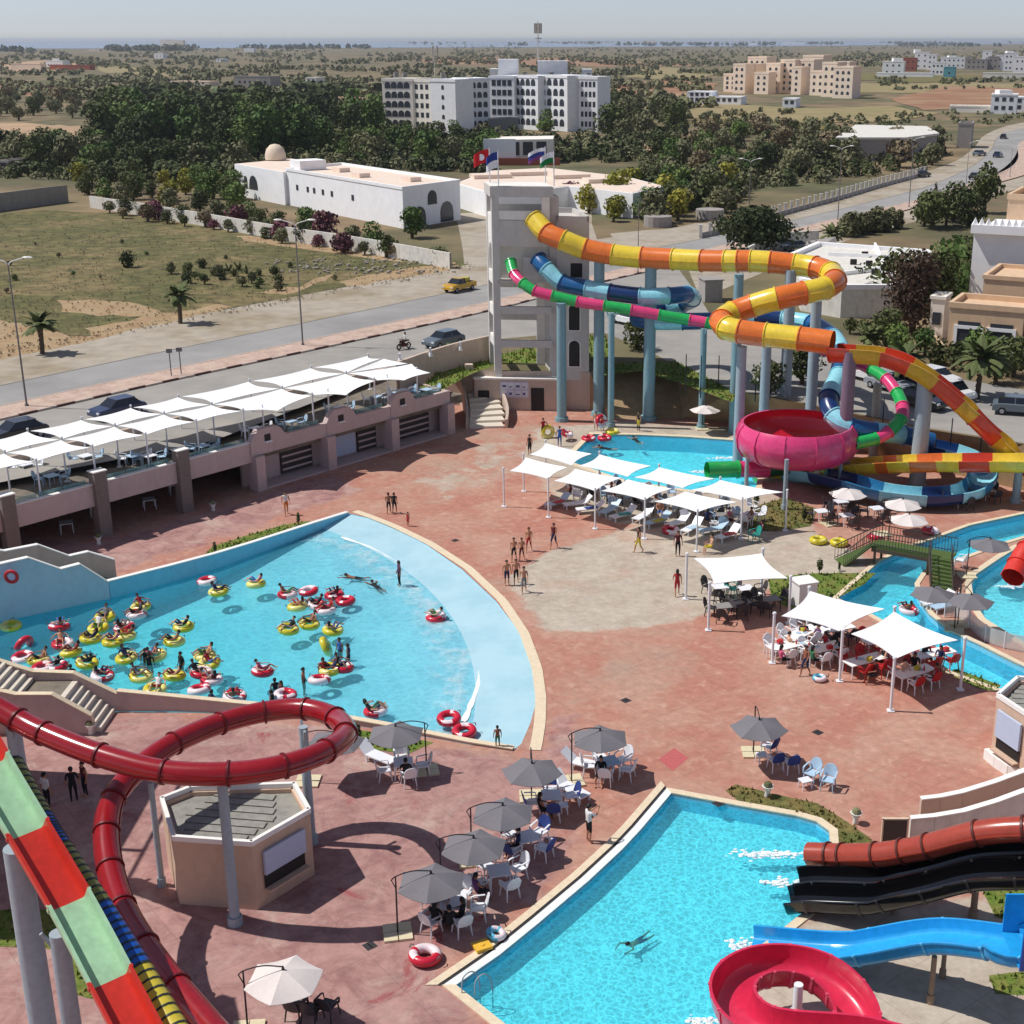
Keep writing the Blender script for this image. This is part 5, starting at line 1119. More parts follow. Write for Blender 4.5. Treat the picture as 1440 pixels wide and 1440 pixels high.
for i, (x0, x1, yb, yt, mt, c, r, ex, lab) in enumerate((
 (1240, 1268, 106, 87, M_hotel, 3, 2, [(.5, .95, 3)], "white two storey house at the left end of the far town"),
 (1264, 1286, 100, 82, M_brick, 3, 2, [], "bare brick house behind the leftmost white house of the far town"),
 (1285, 1304, 97, 74, M_hotel, 2, 3, [(.0, .4, 3)], "tall white house beside the brick one in the far town"),
 (1303, 1315, 98, 77, M_hotel, 2, 3, [], "narrow white house with balconies next to the tall one in the far town"),
 (1308, 1326, 106, 88, M_hotel, 3, 2, [], "white house left of the teal wall in the far town"),
 (1322, 1356, 96, 81, M_hotel, 5, 2, [(.3, .6, 2)], "long white house in the middle of the far town"),
 (1326, 1341, 109, 95, M_tealp, 1, 1, [], "small teal painted house front in the far town"),
 (1356, 1385, 98, 84, M_conc, 4, 2, [(.0, .3, 3)], "grey house right of the long white one in the far town"),
 (1380, 1392, 92, 72, M_hotel, 1, 3, [], "thin white tower house in the far town"),
 (1388, 1402, 98, 80, M_conc, 2, 2, [], "dark grey house behind the white tank in the far town"),
 (1399, 1410, 98, 78, M_hotel, 1, 2, [], "small white house right of the grey one in the far town"),
 (1410, 1428, 100, 75, M_hotel, 3, 3, [(.2, .7, 2)], "large white house near the right edge of the far town"),
 (1424, 1446, 102, 80, M_hotel, 3, 2, [], "white house cut by the right edge of the far town"),
 (1232, 1306, 108, 103, M_hotel, 0, 0, [], "long white garden wall before the left houses of the far town"),
 (1382, 1446, 110, 103, M_hotelb, 0, 0, [], "long pale garden wall before the right houses of the far town"),
 (1392, 1425, 160, 134, M_hotel, 3, 2, [(.3, .8, 2)], "white villa among red soil near the right edge"),
 (1424, 1450, 158, 138, M_hotel, 2, 2, [], "white villa wing cut by the right edge among red soil"),
 (1335, 1394, 158, 150, M_hotelb, 0, 0, [], "low pale wall left of the white villa among red soil"),
 (1345, 1363, 208, 175, M_conc, 0, 0, [], "tall grey blank walled building beside the curving road"),
 (1033, 1070, 64, 60, M_hotel, 4, 1, [], "distant pale house on the horizon right of the middle"),
 (1100, 1130, 63, 59, M_hotel, 4, 1, [], "distant white house on the horizon above the peach blocks"),
 (966, 1000, 146, 130, M_hotel, 4, 2, [], "small white house left of the peach blocks"),
 (994, 1040, 147, 137, M_hotel, 5, 1, [], "low white house before the left peach block"),
 (1100, 1118, 151, 140, M_hotel, 2, 1, [], "small white house before the right peach block"),
 (905, 922, 62, 57, M_peach, 2, 1, [], "far peach house on the horizon right of the mast"),
 (65, 92, 96, 86, M_hotel, 5, 1, [(.4, .7, 2.5)], "white farm house with a small roof room at the left"),
 (70, 134, 98, 92, M_brick, 0, 0, [], "long dark brick wall before the white farm house"),
 (16, 64, 99, 90, M_peach, 0, 0, [], "pale broken wall left of the white farm house"),
 (217, 231, 82, 75, M_hotel, 2, 1, [], "small white cube house below the horizon at the left"),
 (226, 262, 68, 57, M_peach, 4, 2, [(.2, .5, 2.5)], "large pale building on the horizon at the left"),
 (125, 142, 72, 69, M_peach, 2, 1, [], "small pale house near the horizon, far left"),
 (343, 358, 73, 68, M_hotel, 2, 1, [], "small white house near the horizon left of the hotel"),
 (304, 316, 87, 83, M_hotel, 2, 1, [], "tiny white house among trees left of the hotel"),
 (330, 385, 122, 108, M_conc, 6, 1, [], "long grey shed left of the hotel"),
 (240, 300, 120, 115, M_peach, 5, 1, [], "long low pale farm building left of the grey shed"),
 (460, 480, 128, 122, M_peach, 2, 1, [], "small peach house just left of the grove"),
 (0, 16, 243, 229, M_conc, 1, 1, [], "grey house corner at the left edge above the stone wall"),
 (430, 446, 118, 110, M_hotelb, 2, 1, [], "small beige farm house right of the grey shed"))):
 house(lab, x0, x1, yb, yt, mt, c, r, extra=ex, group=gH if 1230 < x0 and yb < 112 else None, dep=8 if "wall" in lab else 11)
# white flat warehouse roof
P = GP([(1178, 196), (1205, 178), (1300, 180), (1318, 190), (1270, 196)], TZ + 5); w_ = bt_thing("warehouse", "warehouse with a broad white roof among the trees by the road", "building", P[0])
m = MB(); m.prism(P, TZ - .5, TZ + 5); m.build("wall", M_conc, w_); m = MB(); m.prism(offset_poly(P, .5), TZ + 5, TZ + 5.5); m.build("roof", M_wallw, w_)
# ---- walls along the meadow and the garden
def wall_line(name, label, px, h, mt, th=.3, z=TZ, cat="wall", n=5, cap=None):
 L = smooth_line(px, z, n); t = thing(name, label, cat, (L[0].x, L[0].y, z)); m = MB(); m.sweep(L, [(-th / 2, -.3), (-th / 2, h), (th / 2, h), (th / 2, -.3)]); m.build("wall_panel", mt, t)
 if cap: m = MB(); m.sweep([p + Vector((0, 0, h)) for p in L], [(-th * .7, 0), (-th * .7, .1), (th * .7, .1), (th * .7, 0)]); m.build("wall_cap", cap, t)
 return t
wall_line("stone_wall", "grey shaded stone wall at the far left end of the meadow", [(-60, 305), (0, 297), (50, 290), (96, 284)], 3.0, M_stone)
wall_line("meadow_wall", "long stained white wall between the meadow and the white building", [(128, 292), (200, 303), (300, 320), (400, 338), (480, 350), (560, 364), (634, 378)], 2.0, M_wallw)
wall_line("street_wall", "long beige wall with small white wall lamps along the street left of the tower", [(560, 545), (600, 530), (640, 517), (690, 505)], 2.2, M_beige, .3)
wall_line("garden_wall", "low garden wall below white pillars beside the main road", [(985, 335), (1040, 322), (1100, 303), (1180, 281), (1240, 263), (1300, 247)], .8, M_conc)
L = resample(smooth_line([(985, 335), (1040, 322), (1100, 303), (1180, 281), (1240, 263), (1300, 247)], TZ, 6), 42); pm = MB(); pm.box((0, 0, .9), (.45, .3, 1.9)); pm.box((0, 0, 1.9), (.6, .4, .14)); pme = pm.mesh("garden_pillar"); pme.materials.append(M_wallw)
for p in L:
 o = bpy.data.objects.new("garden_pillar", pme); COL.objects.link(o); o.location = (p.x, p.y, TZ); tag(o, "white pillar in the row on the low garden wall beside the main road", "pillar", "white pillars on the garden wall")
for px, py, r_ in ((925, 318, 2.2), (998, 308, 2.3)):
 g = G(px, py, TZ); m = MB(); m.cyl((g.x, g.y, TZ), (g.x, g.y, TZ + 1.6), r_, r_, 16); m.build("round_planter", M_conc, None, label="round grey planter wall holding shrubs, " + ("left" if px < 950 else "right") + " one of two by the road", cat="planter")
# wall lamps on the street wall
for i, (px, py) in enumerate(((562, 500), (605, 492), (647, 484))):
 p = V(px, py, G(px, [541, 529, 516][i], TZ).y - .3); m = MB(); m.box((p.x, p.y, p.z), (.18, .2, .4)); m.cyl((p.x, p.y - .02, p.z - .55), (p.x, p.y - .02, p.z - .2), .22, .1, 8); m.build("wall_lamp", M_hotel, None, label=["left", "middle", "right"][i] + " small white lamp on the beige street wall", cat="lamp", group="wall lamps on the street wall")
# ---- white compound on the right
P = GP([(1112, 358), (1150, 342), (1305, 353), (1330, 372), (1256, 403), (1184, 403), (1128, 394)], TZ + 3.3)
cpd = bt_thing("white_compound", "low white walled compound with flat roofs right of the round dark tree", "building", P[-1])
m = MB(); m.prism(P, TZ - .5, TZ + 3.0); m.build("wall", M_wallw, cpd)
m = MB(); O = offset_poly(P, .1); I = offset_poly(P, -.5)
for i in range(len(P)): j = (i + 1) % len(P); m.prism([O[i], O[j], I[j], I[i]], TZ + 3.0, TZ + 3.5)
m.build("parapet", M_hotel, cpd)
for x, y in ((1200, 372), (1222, 374), (1245, 368), (1208, 384), (1230, 386), (1216, 361)):
 g = G(x, y, TZ + 3); m = MB(); m.box((g.x, g.y, TZ + 3.3), (.7, .5, .6)); m.build("roof_unit", M_dark, cpd)
for (x0, y0, x1, y1) in ((1180, 388, 1262, 378), (1165, 360, 1300, 366), (1230, 346, 1258, 400)):
 a, b = G(x0, y0, TZ + 3), G(x1, y1, TZ + 3); m = MB(); m.beam((a.x, a.y, TZ + 3.2), (b.x, b.y, TZ + 3.2), .25, .5); m.build("roof_kerb", M_hotel, cpd)
wall_line("yard_wall", "white yard wall running from the dark round tree to the villas", [(1050, 372), (1090, 352), (1150, 346)], 2.2, M_wallw)
# ---- villas on the right
def vbox(t, x0, x1, yb, yt, dep, mt, nm="wall", zb=TZ, skew=0.0, par=0.0):
 a, b = G(x0, yb, TZ), G(x1, yb, TZ); b = b + Vector((0, -.5 * (b.x - a.x), 0)); z = V(x0, yt, a.y).z; n = Vector((dep * .4, dep * .8, 0)); P = [a, b, b + n, a + n]; m = MB(); m.prism(P, zb - .5, z)
 if par:
  O = offset_poly(P, .12); I = offset_poly(P, -.25)
  for i in range(4): j = (i + 1) % 4; m.prism([O[i], O[j], I[j], I[i]], z, z + par)
 m.build(nm, mt, t); return a, b, z
v1 = bt_thing("crenellated_villa", "white villa with a battlemented parapet on the right", "building", G(1362, 430, TZ))
a, b, z = vbox(v1, 1360, 1460, 436, 326, 14, M_hotel, skew=-3, par=0)
m = MB(); m.beam((a.x - .4, a.y - .3, z + .4), (b.x, b.y - .3, z + .4), .7, .9); m.build("cornice", M_hotel, v1)
for k in range(13):
 p = (a + Vector((-.4, -.3, 0))).lerp(b + Vector((0, -.3, 0)), (k + .5) / 13); m = MB(); m.add([(p.x - .3, p.y - .2, z + .84), (p.x + .3, p.y - .2, z + .84), (p.x + .3, p.y + .2, z + .84), (p.x - .3, p.y + .2, z + .84), (p.x, p.y, z + 1.6)], [(0, 1, 4), (1, 2, 4), (2, 3, 4), (3, 0, 4)]); m.build("merlon", M_hotel, v1)
a2, b2_, z2 = vbox(v1, 1405, 1460, 412, 280, 10, M_villa, "upper_room", par=.6)
m = MB(); m.box((a2.x + 3.2, a2.y - .05, z - .0 + 1.6), (1.7, .3, 3.2)); m.build("pale_door", M_hotel, v1)
v2 = bt_thing("beige_villa", "beige villa with an arched balcony window behind the palms on the right", "building", G(1335, 490, TZ))
a, b, z = vbox(v2, 1330, 1420, 500, 432, 6, M_villa, "lower_wall", par=.5)
wins(v2, a, b, TZ + .6, TZ + 3.0, 2, 1, 2.0, 2.0, margin=.06)
for t_ in (.28, .72):
 p = a.lerp(b, .06 + .88 * (.25 if t_ < .5 else .75)); dd = (b - a).normalized(); q = p + Vector((dd.y, -dd.x, 0)) * .08; r1 = math.atan2(dd.y, dd.x); m = MB(); m.box((q.x, q.y, TZ + 2.8), (2.6, .14, .3), r1); q1, q2 = q - dd * 1.15, q + dd * 1.15; m.box((q1.x, q1.y, TZ + 1.6), (.3, .14, 2.1), r1); m.box((q2.x, q2.y, TZ + 1.6), (.3, .14, 2.1), r1); m.build("window_frame", M_hotel, v2)
a, b, z = vbox(v2, 1376, 1460, 472, 392, 9, M_villa, "upper_wall", par=.4)
facing_arch(v2, a, b, .72, 1.9, z - 4.6, 3.4)
m = MB(); p = a.lerp(b, .72); m.box((p.x, p.y - .6, z - 4.9), (4.2, 1.2, .9)); m.build("balcony", M_hotel, v2)
a, b, z = vbox(v2, 1416, 1470, 506, 448, 6, M_villa, "side_wing", par=.4)
wins(v2, a, b, TZ + .5, z, 1, 1, 2.2, 2.0)
a, b, z = vbox(v2, 1305, 1322, 478, 420, 3, M_hotelb, "stair_turret", par=.3); wins(v2, a, b, TZ + .5, z, 1, 1, .8, 1.2)
m = MB(); m.beam(G(1312, 480, TZ + .5), G(1330, 500, TZ + .5), .3, 1.3); m.beam(G(1330, 500, TZ + .5), G(1420, 506, TZ + .5), .3, 1.3); m.build("terrace_parapet", M_villa, v2)
# grey box by the street
g = G(1000, 425, TZ); ub = thing("transformer_box", "grey box shaped substation beside the street behind the slides", "kiosk", (g.x, g.y, TZ)); m = MB(); m.box((g.x, g.y + 1.2, TZ + 1.2), (2.0, 2.6, 2.4), .2); m.build("body", M_conc, ub); m = MB(); m.box((g.x, g.y + 1.2, TZ + 2.46), (2.3, 2.9, .12), .2); m.build("roof", M_conc, ub)
P = GP([(1120, 372), (1140, 350), (1168, 344), (1182, 362)], TZ); tt = bt_thing("grey_tent", "grey tent shaped canopy beside the white compound", "tent", P[0]); m = MB(); c_ = sum(P, Vector()) / 4
m.add(P + [c_ + Vector((2, 0, 2.3)), c_ + Vector((-2, -1, 1.8))], [(0, 3, 4, 5), (3, 2, 4), (2, 1, 5, 4), (1, 0, 5)]); m.build("canopy", M_conc, tt)
# ------------------------------------------------------------------ trees and shrubs
def leaf_mat(name, c1, c2):
 m = bpy.data.materials.new(name); m.use_nodes = True; n, l = m.node_tree.nodes, m.node_tree.links; b = n["Principled BSDF"]; b.inputs["Roughness"].default_value = .75; b.inputs["Specular IOR Level"].default_value = .25
 oi = n.new("ShaderNodeObjectInfo"); geo = n.new("ShaderNodeNewGeometry"); nz = n.new("ShaderNodeTexNoise"); nz.inputs["Scale"].default_value = .8; nz.inputs["Detail"].default_value = 4; l.new(geo.outputs["Position"], nz.inputs["Vector"])
 ad = n.new("ShaderNodeMath"); ad.operation = 'ADD'; l.new(oi.outputs["Random"], ad.inputs[0]); l.new(nz.outputs["Fac"], ad.inputs[1])
 rp = n.new("ShaderNodeMapRange"); rp.inputs["From Min"].default_value = .4; rp.inputs["From Max"].default_value = 1.6; l.new(ad.outputs[0], rp.inputs["Value"])
 mx = n.new("ShaderNodeMix"); mx.data_type = 'RGBA'; mx.inputs[6].default_value = tuple(c1[:3]) + (1,); mx.inputs[7].default_value = tuple(c2[:3]) + (1,); l.new(rp.outputs[0], mx.inputs[0]); l.new(mx.outputs[2], b.inputs["Base Color"])
 MATS[name] = m; return m
L_dark = leaf_mat("dark_leaves", lin(54, 64, 36), lin(92, 100, 54)); L_green = leaf_mat("green_leaves", lin(66, 92, 44), lin(110, 130, 66)); L_olive = leaf_mat("olive_leaves", lin(94, 96, 66), lin(132, 130, 94)); L_dry = leaf_mat("dry_leaves", lin(112, 96, 72), lin(140, 128, 98)); L_yel = leaf_mat("yellow_green_leaves", lin(112, 118, 40), lin(160, 152, 62)); L_bou = leaf_mat("magenta_flowers", lin(84, 52, 54), lin(122, 72, 84)); L_pur = leaf_mat("dark_reddish_leaves", lin(58, 44, 38), lin(84, 66, 52)); L_palm = leaf_mat("palm_leaves", lin(74, 86, 48), lin(116, 122, 76))
M_bark = mat("bark", lin(92, 78, 62), .9, .2, 3)
def crown_arrays(h, w, lobes, n, leaf, seed, zlo=.25, shape=1.0):
 r = np.random.default_rng(seed); C = []
 for k in range(lobes):
  a = r.uniform(0, 6.28); q = r.uniform(0, .55) * w / 2; z = h * r.uniform(zlo + .15, .82); f = 1 - .55 * abs(z / h - .5) * shape
  C.append((math.cos(a) * q, math.sin(a) * q, z, w * r.uniform(.24, .36) * f, h * r.uniform(.16, .26)))
 C.append((0, 0, h * .78, w * .26, h * .22)); C.append((0, 0, h * .5, w * .36, h * .3))
 C = np.array(C); idx = r.integers(0, len(C), n); d = r.normal(size=(n, 3)); d /= np.linalg.norm(d, axis=1)[:, None]
 rad = r.uniform(.55, 1.05, n) ** .6; P = C[idx, :3] + d * rad[:, None] * np.stack([C[idx, 3], C[idx, 3], C[idx, 4]], 1)
 P[:, 2] = np.maximum(P[:, 2], h * zlo * r.uniform(.5, 1, n))
 nrm = d + r.normal(size=(n, 3)) * .55; nrm /= np.linalg.norm(nrm, axis=1)[:, None]
 t = np.cross(nrm, r.normal(size=(n, 3))); t /= np.linalg.norm(t, axis=1)[:, None] + 1e-9; u = np.cross(nrm, t)
 s = leaf * r.uniform(.55, 1.35, n)[:, None]; e = r.uniform(.45, .9, n)[:, None]
 vs = np.stack([P - t * s, P - u * s * e, P + t * s, P + u * s * e], 1).reshape(-1, 3)
 return vs
def mesh_quads(name, vs, mt):
 me = bpy.data.meshes.new(name); n = len(vs) // 4; me.vertices.add(len(vs)); me.vertices.foreach_set("co", vs.astype(np.float32).ravel()); me.loops.add(len(vs)); me.loops.foreach_set("vertex_index", np.arange(len(vs), dtype=np.int32)); me.polygons.add(n); me.polygons.foreach_set("loop_start", np.arange(0, len(vs), 4, dtype=np.int32)); me.polygons.foreach_set("loop_total", np.full(n, 4, dtype=np.int32)); me.update(); me.validate(); me.materials.append(mt); return me
def trunk_mesh(h, w, limbs=4, seed=0):
 r = random.Random(seed); m = MB(); m.cyl((0, 0, -.2), (r.uniform(-.1, .1) * w * .3, 0, h * .5), w * .045 + .05, w * .03 + .03, 7)
 for k in range(limbs):
  a = 6.28 * k / limbs + r.random(); m.cyl((0, 0, h * .3), (math.cos(a) * w * .28, math.sin(a) * w * .28, h * .66), w * .025 + .03, .03, 5)
 me = m.mesh("trunk"); me.materials.append(M_bark); return me
PROTO = {}
def proto(kind):
 if kind in PROTO: return PROTO[kind]
 spec = {"round": (6, 7, 10, 950, .30, L_dark, .04), "tall": (10, 8.5, 13, 1100, .42, L_dark, .06), "tall2": (10, 8, 12, 1050, .42, L_green, .06), "green": (5, 6, 9, 800, .3, L_green, .03), "olive": (4, 5.4, 8, 650, .28, L_olive, .06), "olive2": (4.4, 6, 9, 650, .3, L_olive, .05), "dry": (3, 4.2, 7, 420, .26, L_dry, .1), "yellow": (4, 4.6, 7, 600, .28, L_yel, .1), "bougain": (3, 4.4, 8, 600, .25, L_bou, .05), "purple": (7, 6, 12, 3000, .17, L_pur, .05), "cypress": (8, 1.8, 10, 600, .22, L_dark, .05), "bush": (2, 2.6, 6, 420, .16, L_dark, .0), "bushg": (1.6, 2.4, 6, 360, .15, L_green, .0), "reed": (3, 2.6, 6, 500, .25, L_olive, .0), "big": (6.6, 11, 22, 5200, .26, L_dark, .02)}[kind]
 h, w, lo, n, lf, mt, zlo = spec; out = []
 for s in range(3):
  out.append((mesh_quads("crown", crown_arrays(h, w, lo, n, lf, hash_(kind) + s, zlo), mt), trunk_mesh(h, w, 4, s), h, w))
 PROTO[kind] = out; return out
def hash_(s): return sum(ord(c) * (i + 3) for i, c in enumerate(s))
NTREE = [0]
def plant(kind, p, h, label, group=None, cat="tree", name=None, wf=1.0):
 c, tr, h0, w0 = random.choice(proto(kind)); s = h / h0
 t = thing(name or {"bush": "bush", "bushg": "bush", "dry": "shrub", "bougain": "flowering_shrub", "cypress": "cypress_tree", "olive": "olive_tree", "olive2": "olive_tree", "reed": "reed_clump"}.get(kind, "tree"), label, cat, (p.x, p.y, p.z), random.uniform(0, 6.28), group)
 t.scale = (s * wf * random.uniform(.9, 1.1), s * wf * random.uniform(.9, 1.1), s)
 for me, nm in ((tr, "trunk"), (c, "crown")):
  o = bpy.data.objects.new(nm, me); COL.objects.link(o); o.parent = t
 NTREE[0] += 1; return t
def in_poly(x, y, Q):
 c = False
 for i in range(len(Q)):
  a, b = Q[i], Q[i - 1]
  if (a[1] > y) != (b[1] > y) and x < (b[0] - a[0]) * (y - a[1]) / (b[1] - a[1]) + a[0]: c = not c
 return c
def grove(px, n, kinds, h0, h1, label, group, cat="tree", mind=0.0, wf=1.0):
 W_ = [(p.x, p.y) for p in GP(px, TZ)]; xs = [p[0] for p in W_]; ys = [p[1] for p in W_]; pts = []; tries = 0
 while len(pts) < n and tries < n * 60:
  tries += 1; x, y = random.uniform(min(xs), max(xs)), random.uniform(min(ys), max(ys))
  if in_poly(x, y, W_) and all((x - q[0]) ** 2 + (y - q[1]) ** 2 > mind ** 2 for q in pts): pts.append((x, y))
 mx_ = sorted(p[0] / p[1] for p in pts); my_ = sorted(p[1] for p in pts)
 for x, y in pts:
  q_ = x / y; w_ = ('left' if q_ < mx_[len(pts) // 3] else 'middle' if q_ < mx_[2 * len(pts) // 3] else 'right') + (' front' if y < my_[len(pts) // 2] else ' rear')
  k = random.choice(kinds); plant(k, Vector((x, y, TZ)), random.uniform(h0, h1), label.replace("TREE", {"tall": "tall dark tree", "tall2": "tall green tree", "round": "rounded dark tree", "green": "bright green tree", "olive": "grey-green olive tree", "olive2": "wide olive tree", "dry": "brownish dry shrub", "yellow": "yellowish tree", "bougain": "magenta flowering shrub", "bush": "dark bush", "bushg": "green bush", "cypress": "slim cypress", "purple": "dark reddish tree", "reed": "reed clump"}[k]) + ", " + w_ + " part", group, cat, wf=wf)
grove([(140, 226), (330, 232), (480, 218), (540, 196), (500, 178), (150, 182)], 66, ["tall", "tall", "tall2", "tall"], 9, 14, "TREE in the thick grove left of the hotel", "trees of the grove", mind=5)
grove([(-20, 240), (130, 246), (340, 256), (340, 232), (130, 220), (-20, 214)], 30, ["round", "green", "round", "olive"], 5, 8, "TREE in the garden above the stone wall", "garden trees at the left", mind=6)
grove([(100, 288), (340, 304), (345, 268), (230, 258), (100, 262)], 26, ["green", "olive", "round", "yellow", "round", "green"], 3, 5.5, "TREE crowding the garden behind the stained wall", "garden shrubs behind the stained wall", mind=4)
grove([(300, 312), (480, 345), (540, 352), (540, 345), (440, 330), (330, 300)], 16, ["round", "bougain", "olive", "green", "dry"], 2.4, 4, "TREE growing along the top of the stained wall", "shrubs along the stained wall", mind=4)
grove([(470, 232), (650, 240), (700, 226), (690, 200), (480, 208)], 34, ["green", "green", "round", "olive", "tall2"], 4.5, 7.5, "TREE in the green belt before the hotel", "trees before the hotel", mind=6)
grove([(850, 200), (960, 196), (960, 168), (850, 158)], 14, ["tall", "round", "olive"], 6, 10, "TREE right of the hotel", "trees right of the hotel", mind=8)
grove([(850, 322), (960, 312), (1030, 298), (1050, 268), (930, 270), (850, 285)], 26, ["green", "round", "olive", "yellow", "green"], 3, 6.5, "TREE in the garden right of the tower", "trees in the garden right of the tower", mind=4.5)
grove([(910, 262), (1060, 262), (1300, 240), (1345, 222), (1320, 205), (1190, 198), (1040, 185), (900, 215)], 50, ["round", "olive", "olive2", "olive", "dry", "green"], 3.5, 7, "TREE on the scrubby plot behind the white pillars", "trees behind the white pillars", mind=8)
grove([(-20, 172), (140, 168), (150, 142), (-20, 142)], 26, ["olive", "round", "olive2", "dry"], 4, 7, "TREE on the slope below the red field", "trees below the red field", mind=14)
grove([(560, 196), (600, 192), (600, 198), (560, 204)], 3, ["round"], 5, 7, "TREE at the foot of the hotel's left wing", "trees at the hotel's foot", mind=5)
grove([(150, 304), (300, 325), (400, 343), (480, 355), (560, 366), (560, 361), (400, 336), (300, 317), (150, 296)], 22, ["olive", "bush", "dry", "round", "bougain"], 1.6, 3.0, "TREE hiding part of the stained meadow wall", "shrubs against the stained wall", "shrub", mind=3)
# single trees
plant("big", G(1063, 360, TZ), 6.9, "big round dark tree standing alone behind the orange tube", None, name="round_tree", wf=1.0)
for px, py, k, h, lab in ((1282, 468, "purple", 8.5, "dark reddish tree beside the beige villa"), (1262, 440, "round", 7, "dark tree left of the reddish one by the villa"), (1330, 420, "green", 7, "green tree between the compound and the white villa"), (1312, 435, "round", 6.5, "dark green tree before the white villa"), (1352, 405, "round", 6, "rounded tree against the white villa's left wall"),
 (1384, 300, "tall", 8.5, "tall leafy tree above the white villa's battlements"), (1340, 312, "round", 6.5, "dark tree left of the tall one above the villa"), (1310, 322, "round", 6, "dark tree in the middle of the row above the compound wall"), (1360, 320, "round", 6, "dark tree close to the villa's upper room"), (1300, 318, "tall", 5.5, "bushy tree at the left of the row above the compound wall"),
 (768, 185, "green", 7, "single green tree in front of the hotel entrance"), (875, 170, "tall", 11, "tall dark tree beside the hotel's right end"), (580, 335, "green", 4.5, "green tree at the corner of the long white building"), (828, 300, "yellow", 4.5, "yellow-green shrub right behind the tower"), (806, 292, "bougain", 4.5, "red flowering shrub right behind the tower"), (860, 292, "cypress", 5, "slim dark cypress before the white garden wing"), (880, 285, "cypress", 5, "second slim cypress before the white garden wing"),
 (1245, 488, "round", 3.6, "dark shrub at the garden edge above the yellow slide"), (1262, 500, "green", 3.0, "green shrub beside the villa terrace"), (1400, 540, "round", 3.4, "dark hedge shrub below the palm by the villa"), (1425, 530, "round", 3.6, "dark hedge shrub at the right edge below the villa"), (1375, 515, "green", 3.4, "green shrub against the beige villa"), (1340, 520, "bush", 2.5, "clipped hedge bush below the beige villa"), (1318, 512, "bush", 2.4, "clipped hedge bush left of the palm by the villa"), (1300, 500, "green", 2.6, "low green shrub left of the villa steps"),
 (1195, 470, "bush", 1.6, "small dark bush before the compound's near wall"), (1215, 472, "bush", 1.7, "dark bush in the middle before the compound's near wall"), (1235, 476, "bush", 1.6, "dark bush at the right before the compound's near wall"), (1080, 560, "round", 3.2, "dark shrub behind the bowl by the street"), (1128, 540, "round", 3.4, "dark shrub between columns behind the bowl"), (895, 492, "round", 3.0, "dark leafy shrub on the lawn behind the green tube"), (480, 352, "bush", 2.4, "dark dome bush by the stained wall"), (543, 362, "bush", 2.9, "dark dome bush beside the wall near the white building"), (621, 372, "bush", 2.4, "small dark dome bush at the wall's street end"), (378, 330, "bush", 2.4, "grey-green bush leaning on the stained wall"), (180, 376, "bush", 2.3, "lone dark bush in the middle of the meadow"),
 (636, 505, "bushg", 1.6, "small potted looking bush before the street wall")):
 plant(k, G(px, py, TZ), h, lab, None)
for i in range(16):
 px = 1185 + i * 5.2; plant("reed", G(px, 334 - i * .9 + random.uniform(-2, 2), TZ), random.uniform(2.6, 3.8), "reed clump in the row along the compound's far wall", "reeds along the compound wall", "plant")
# meadow scrub
grove([(20, 330), (240, 345), (420, 365), (600, 372), (520, 392), (300, 425), (80, 450), (0, 440)], 18, ["bushg", "dry", "bush", "olive"], .4, 1.0, "small TREE scattered in the meadow", "meadow bushes", "bush", mind=4)
grove([(220, 385), (300, 375), (420, 395), (400, 412), (250, 400)], 16, ["bush", "olive", "bush"], .8, 1.7, "low TREE of the scrub patch in the meadow's middle", "scrub patch in the meadow", "bush", mind=2)
# palms
def frond_arrays(n, L, seed, droop=.9, w=.42):
 r = np.random.default_rng(seed); Q = []
 for k in range(n):
  a = r.uniform(0, 6.28); el = r.uniform(-.25, 1.25); l = L * r.uniform(.75, 1.1); prev = np.zeros(3); d = np.array([math.cos(a) * math.cos(el), math.sin(a) * math.cos(el), math.sin(el)]); side = np.array([-math.sin(a), math.cos(a), 0]); p = prev
  for j in range(5):
   q = p + d * l / 5; ww0, ww1 = w * math.sin(math.pi * (j + .35) / 5.6), w * math.sin(math.pi * (j + 1.2) / 5.8)
   up = np.array([0, 0, .25 * w])
   Q += [p, q, q + side * ww1 - up, p + side * ww0 - up, p, q, q - side * ww1 - up, p - side * ww0 - up]
   p = q; d = d + np.array([0, 0, -droop / 5 * 1.2]); d /= np.linalg.norm(d)
 return np.array(Q)
def palm(px, py, h, L, label, z=TZ, n=34):
 g = G(px, py, z); t = thing("palm_tree", label, "palm", (g.x, g.y, z)); m = MB(); r = .22
 for k in range(7):
  z0, z1 = h * k / 7, h * (k + 1) / 7; m.cyl((g.x, g.y, z + z0), (g.x + .03 * k, g.y, z + z1), r * 1.15, r * .92, 8)
 m.cyl((g.x, g.y, z + h - .5), (g.x, g.y, z + h + .2), r * 1.0, r * 1.9, 8); m.build("trunk", M_bark, t)
 o = bpy.data.objects.new("crown", mesh_quads("crown", frond_arrays(n, L, px), L_palm)); COL.objects.link(o); o.parent = t; o.location = (0, 0, h); return t
palm(60, 497, 2.7, 1.9, "palm with a short crown beside the road at the far left"); palm(254, 455, 2.9, 1.9, "upright palm at the meadow's edge by the road"); palm(1170, 346, 1.6, 2.2, "low fan palm beside the road above the compound"); palm(1374, 560, 3.2, 2.7, "palm before the beige villa", n=44); palm(1271, 548, 2.6, 2.0, "dark palm behind the green and pink bend"); palm(1222, 492, 1.2, 1.5, "small palm on the lawn above the open red slide")
palm(1330, 318, 2.2, 2.4, "palm among dark trees above the compound wall")
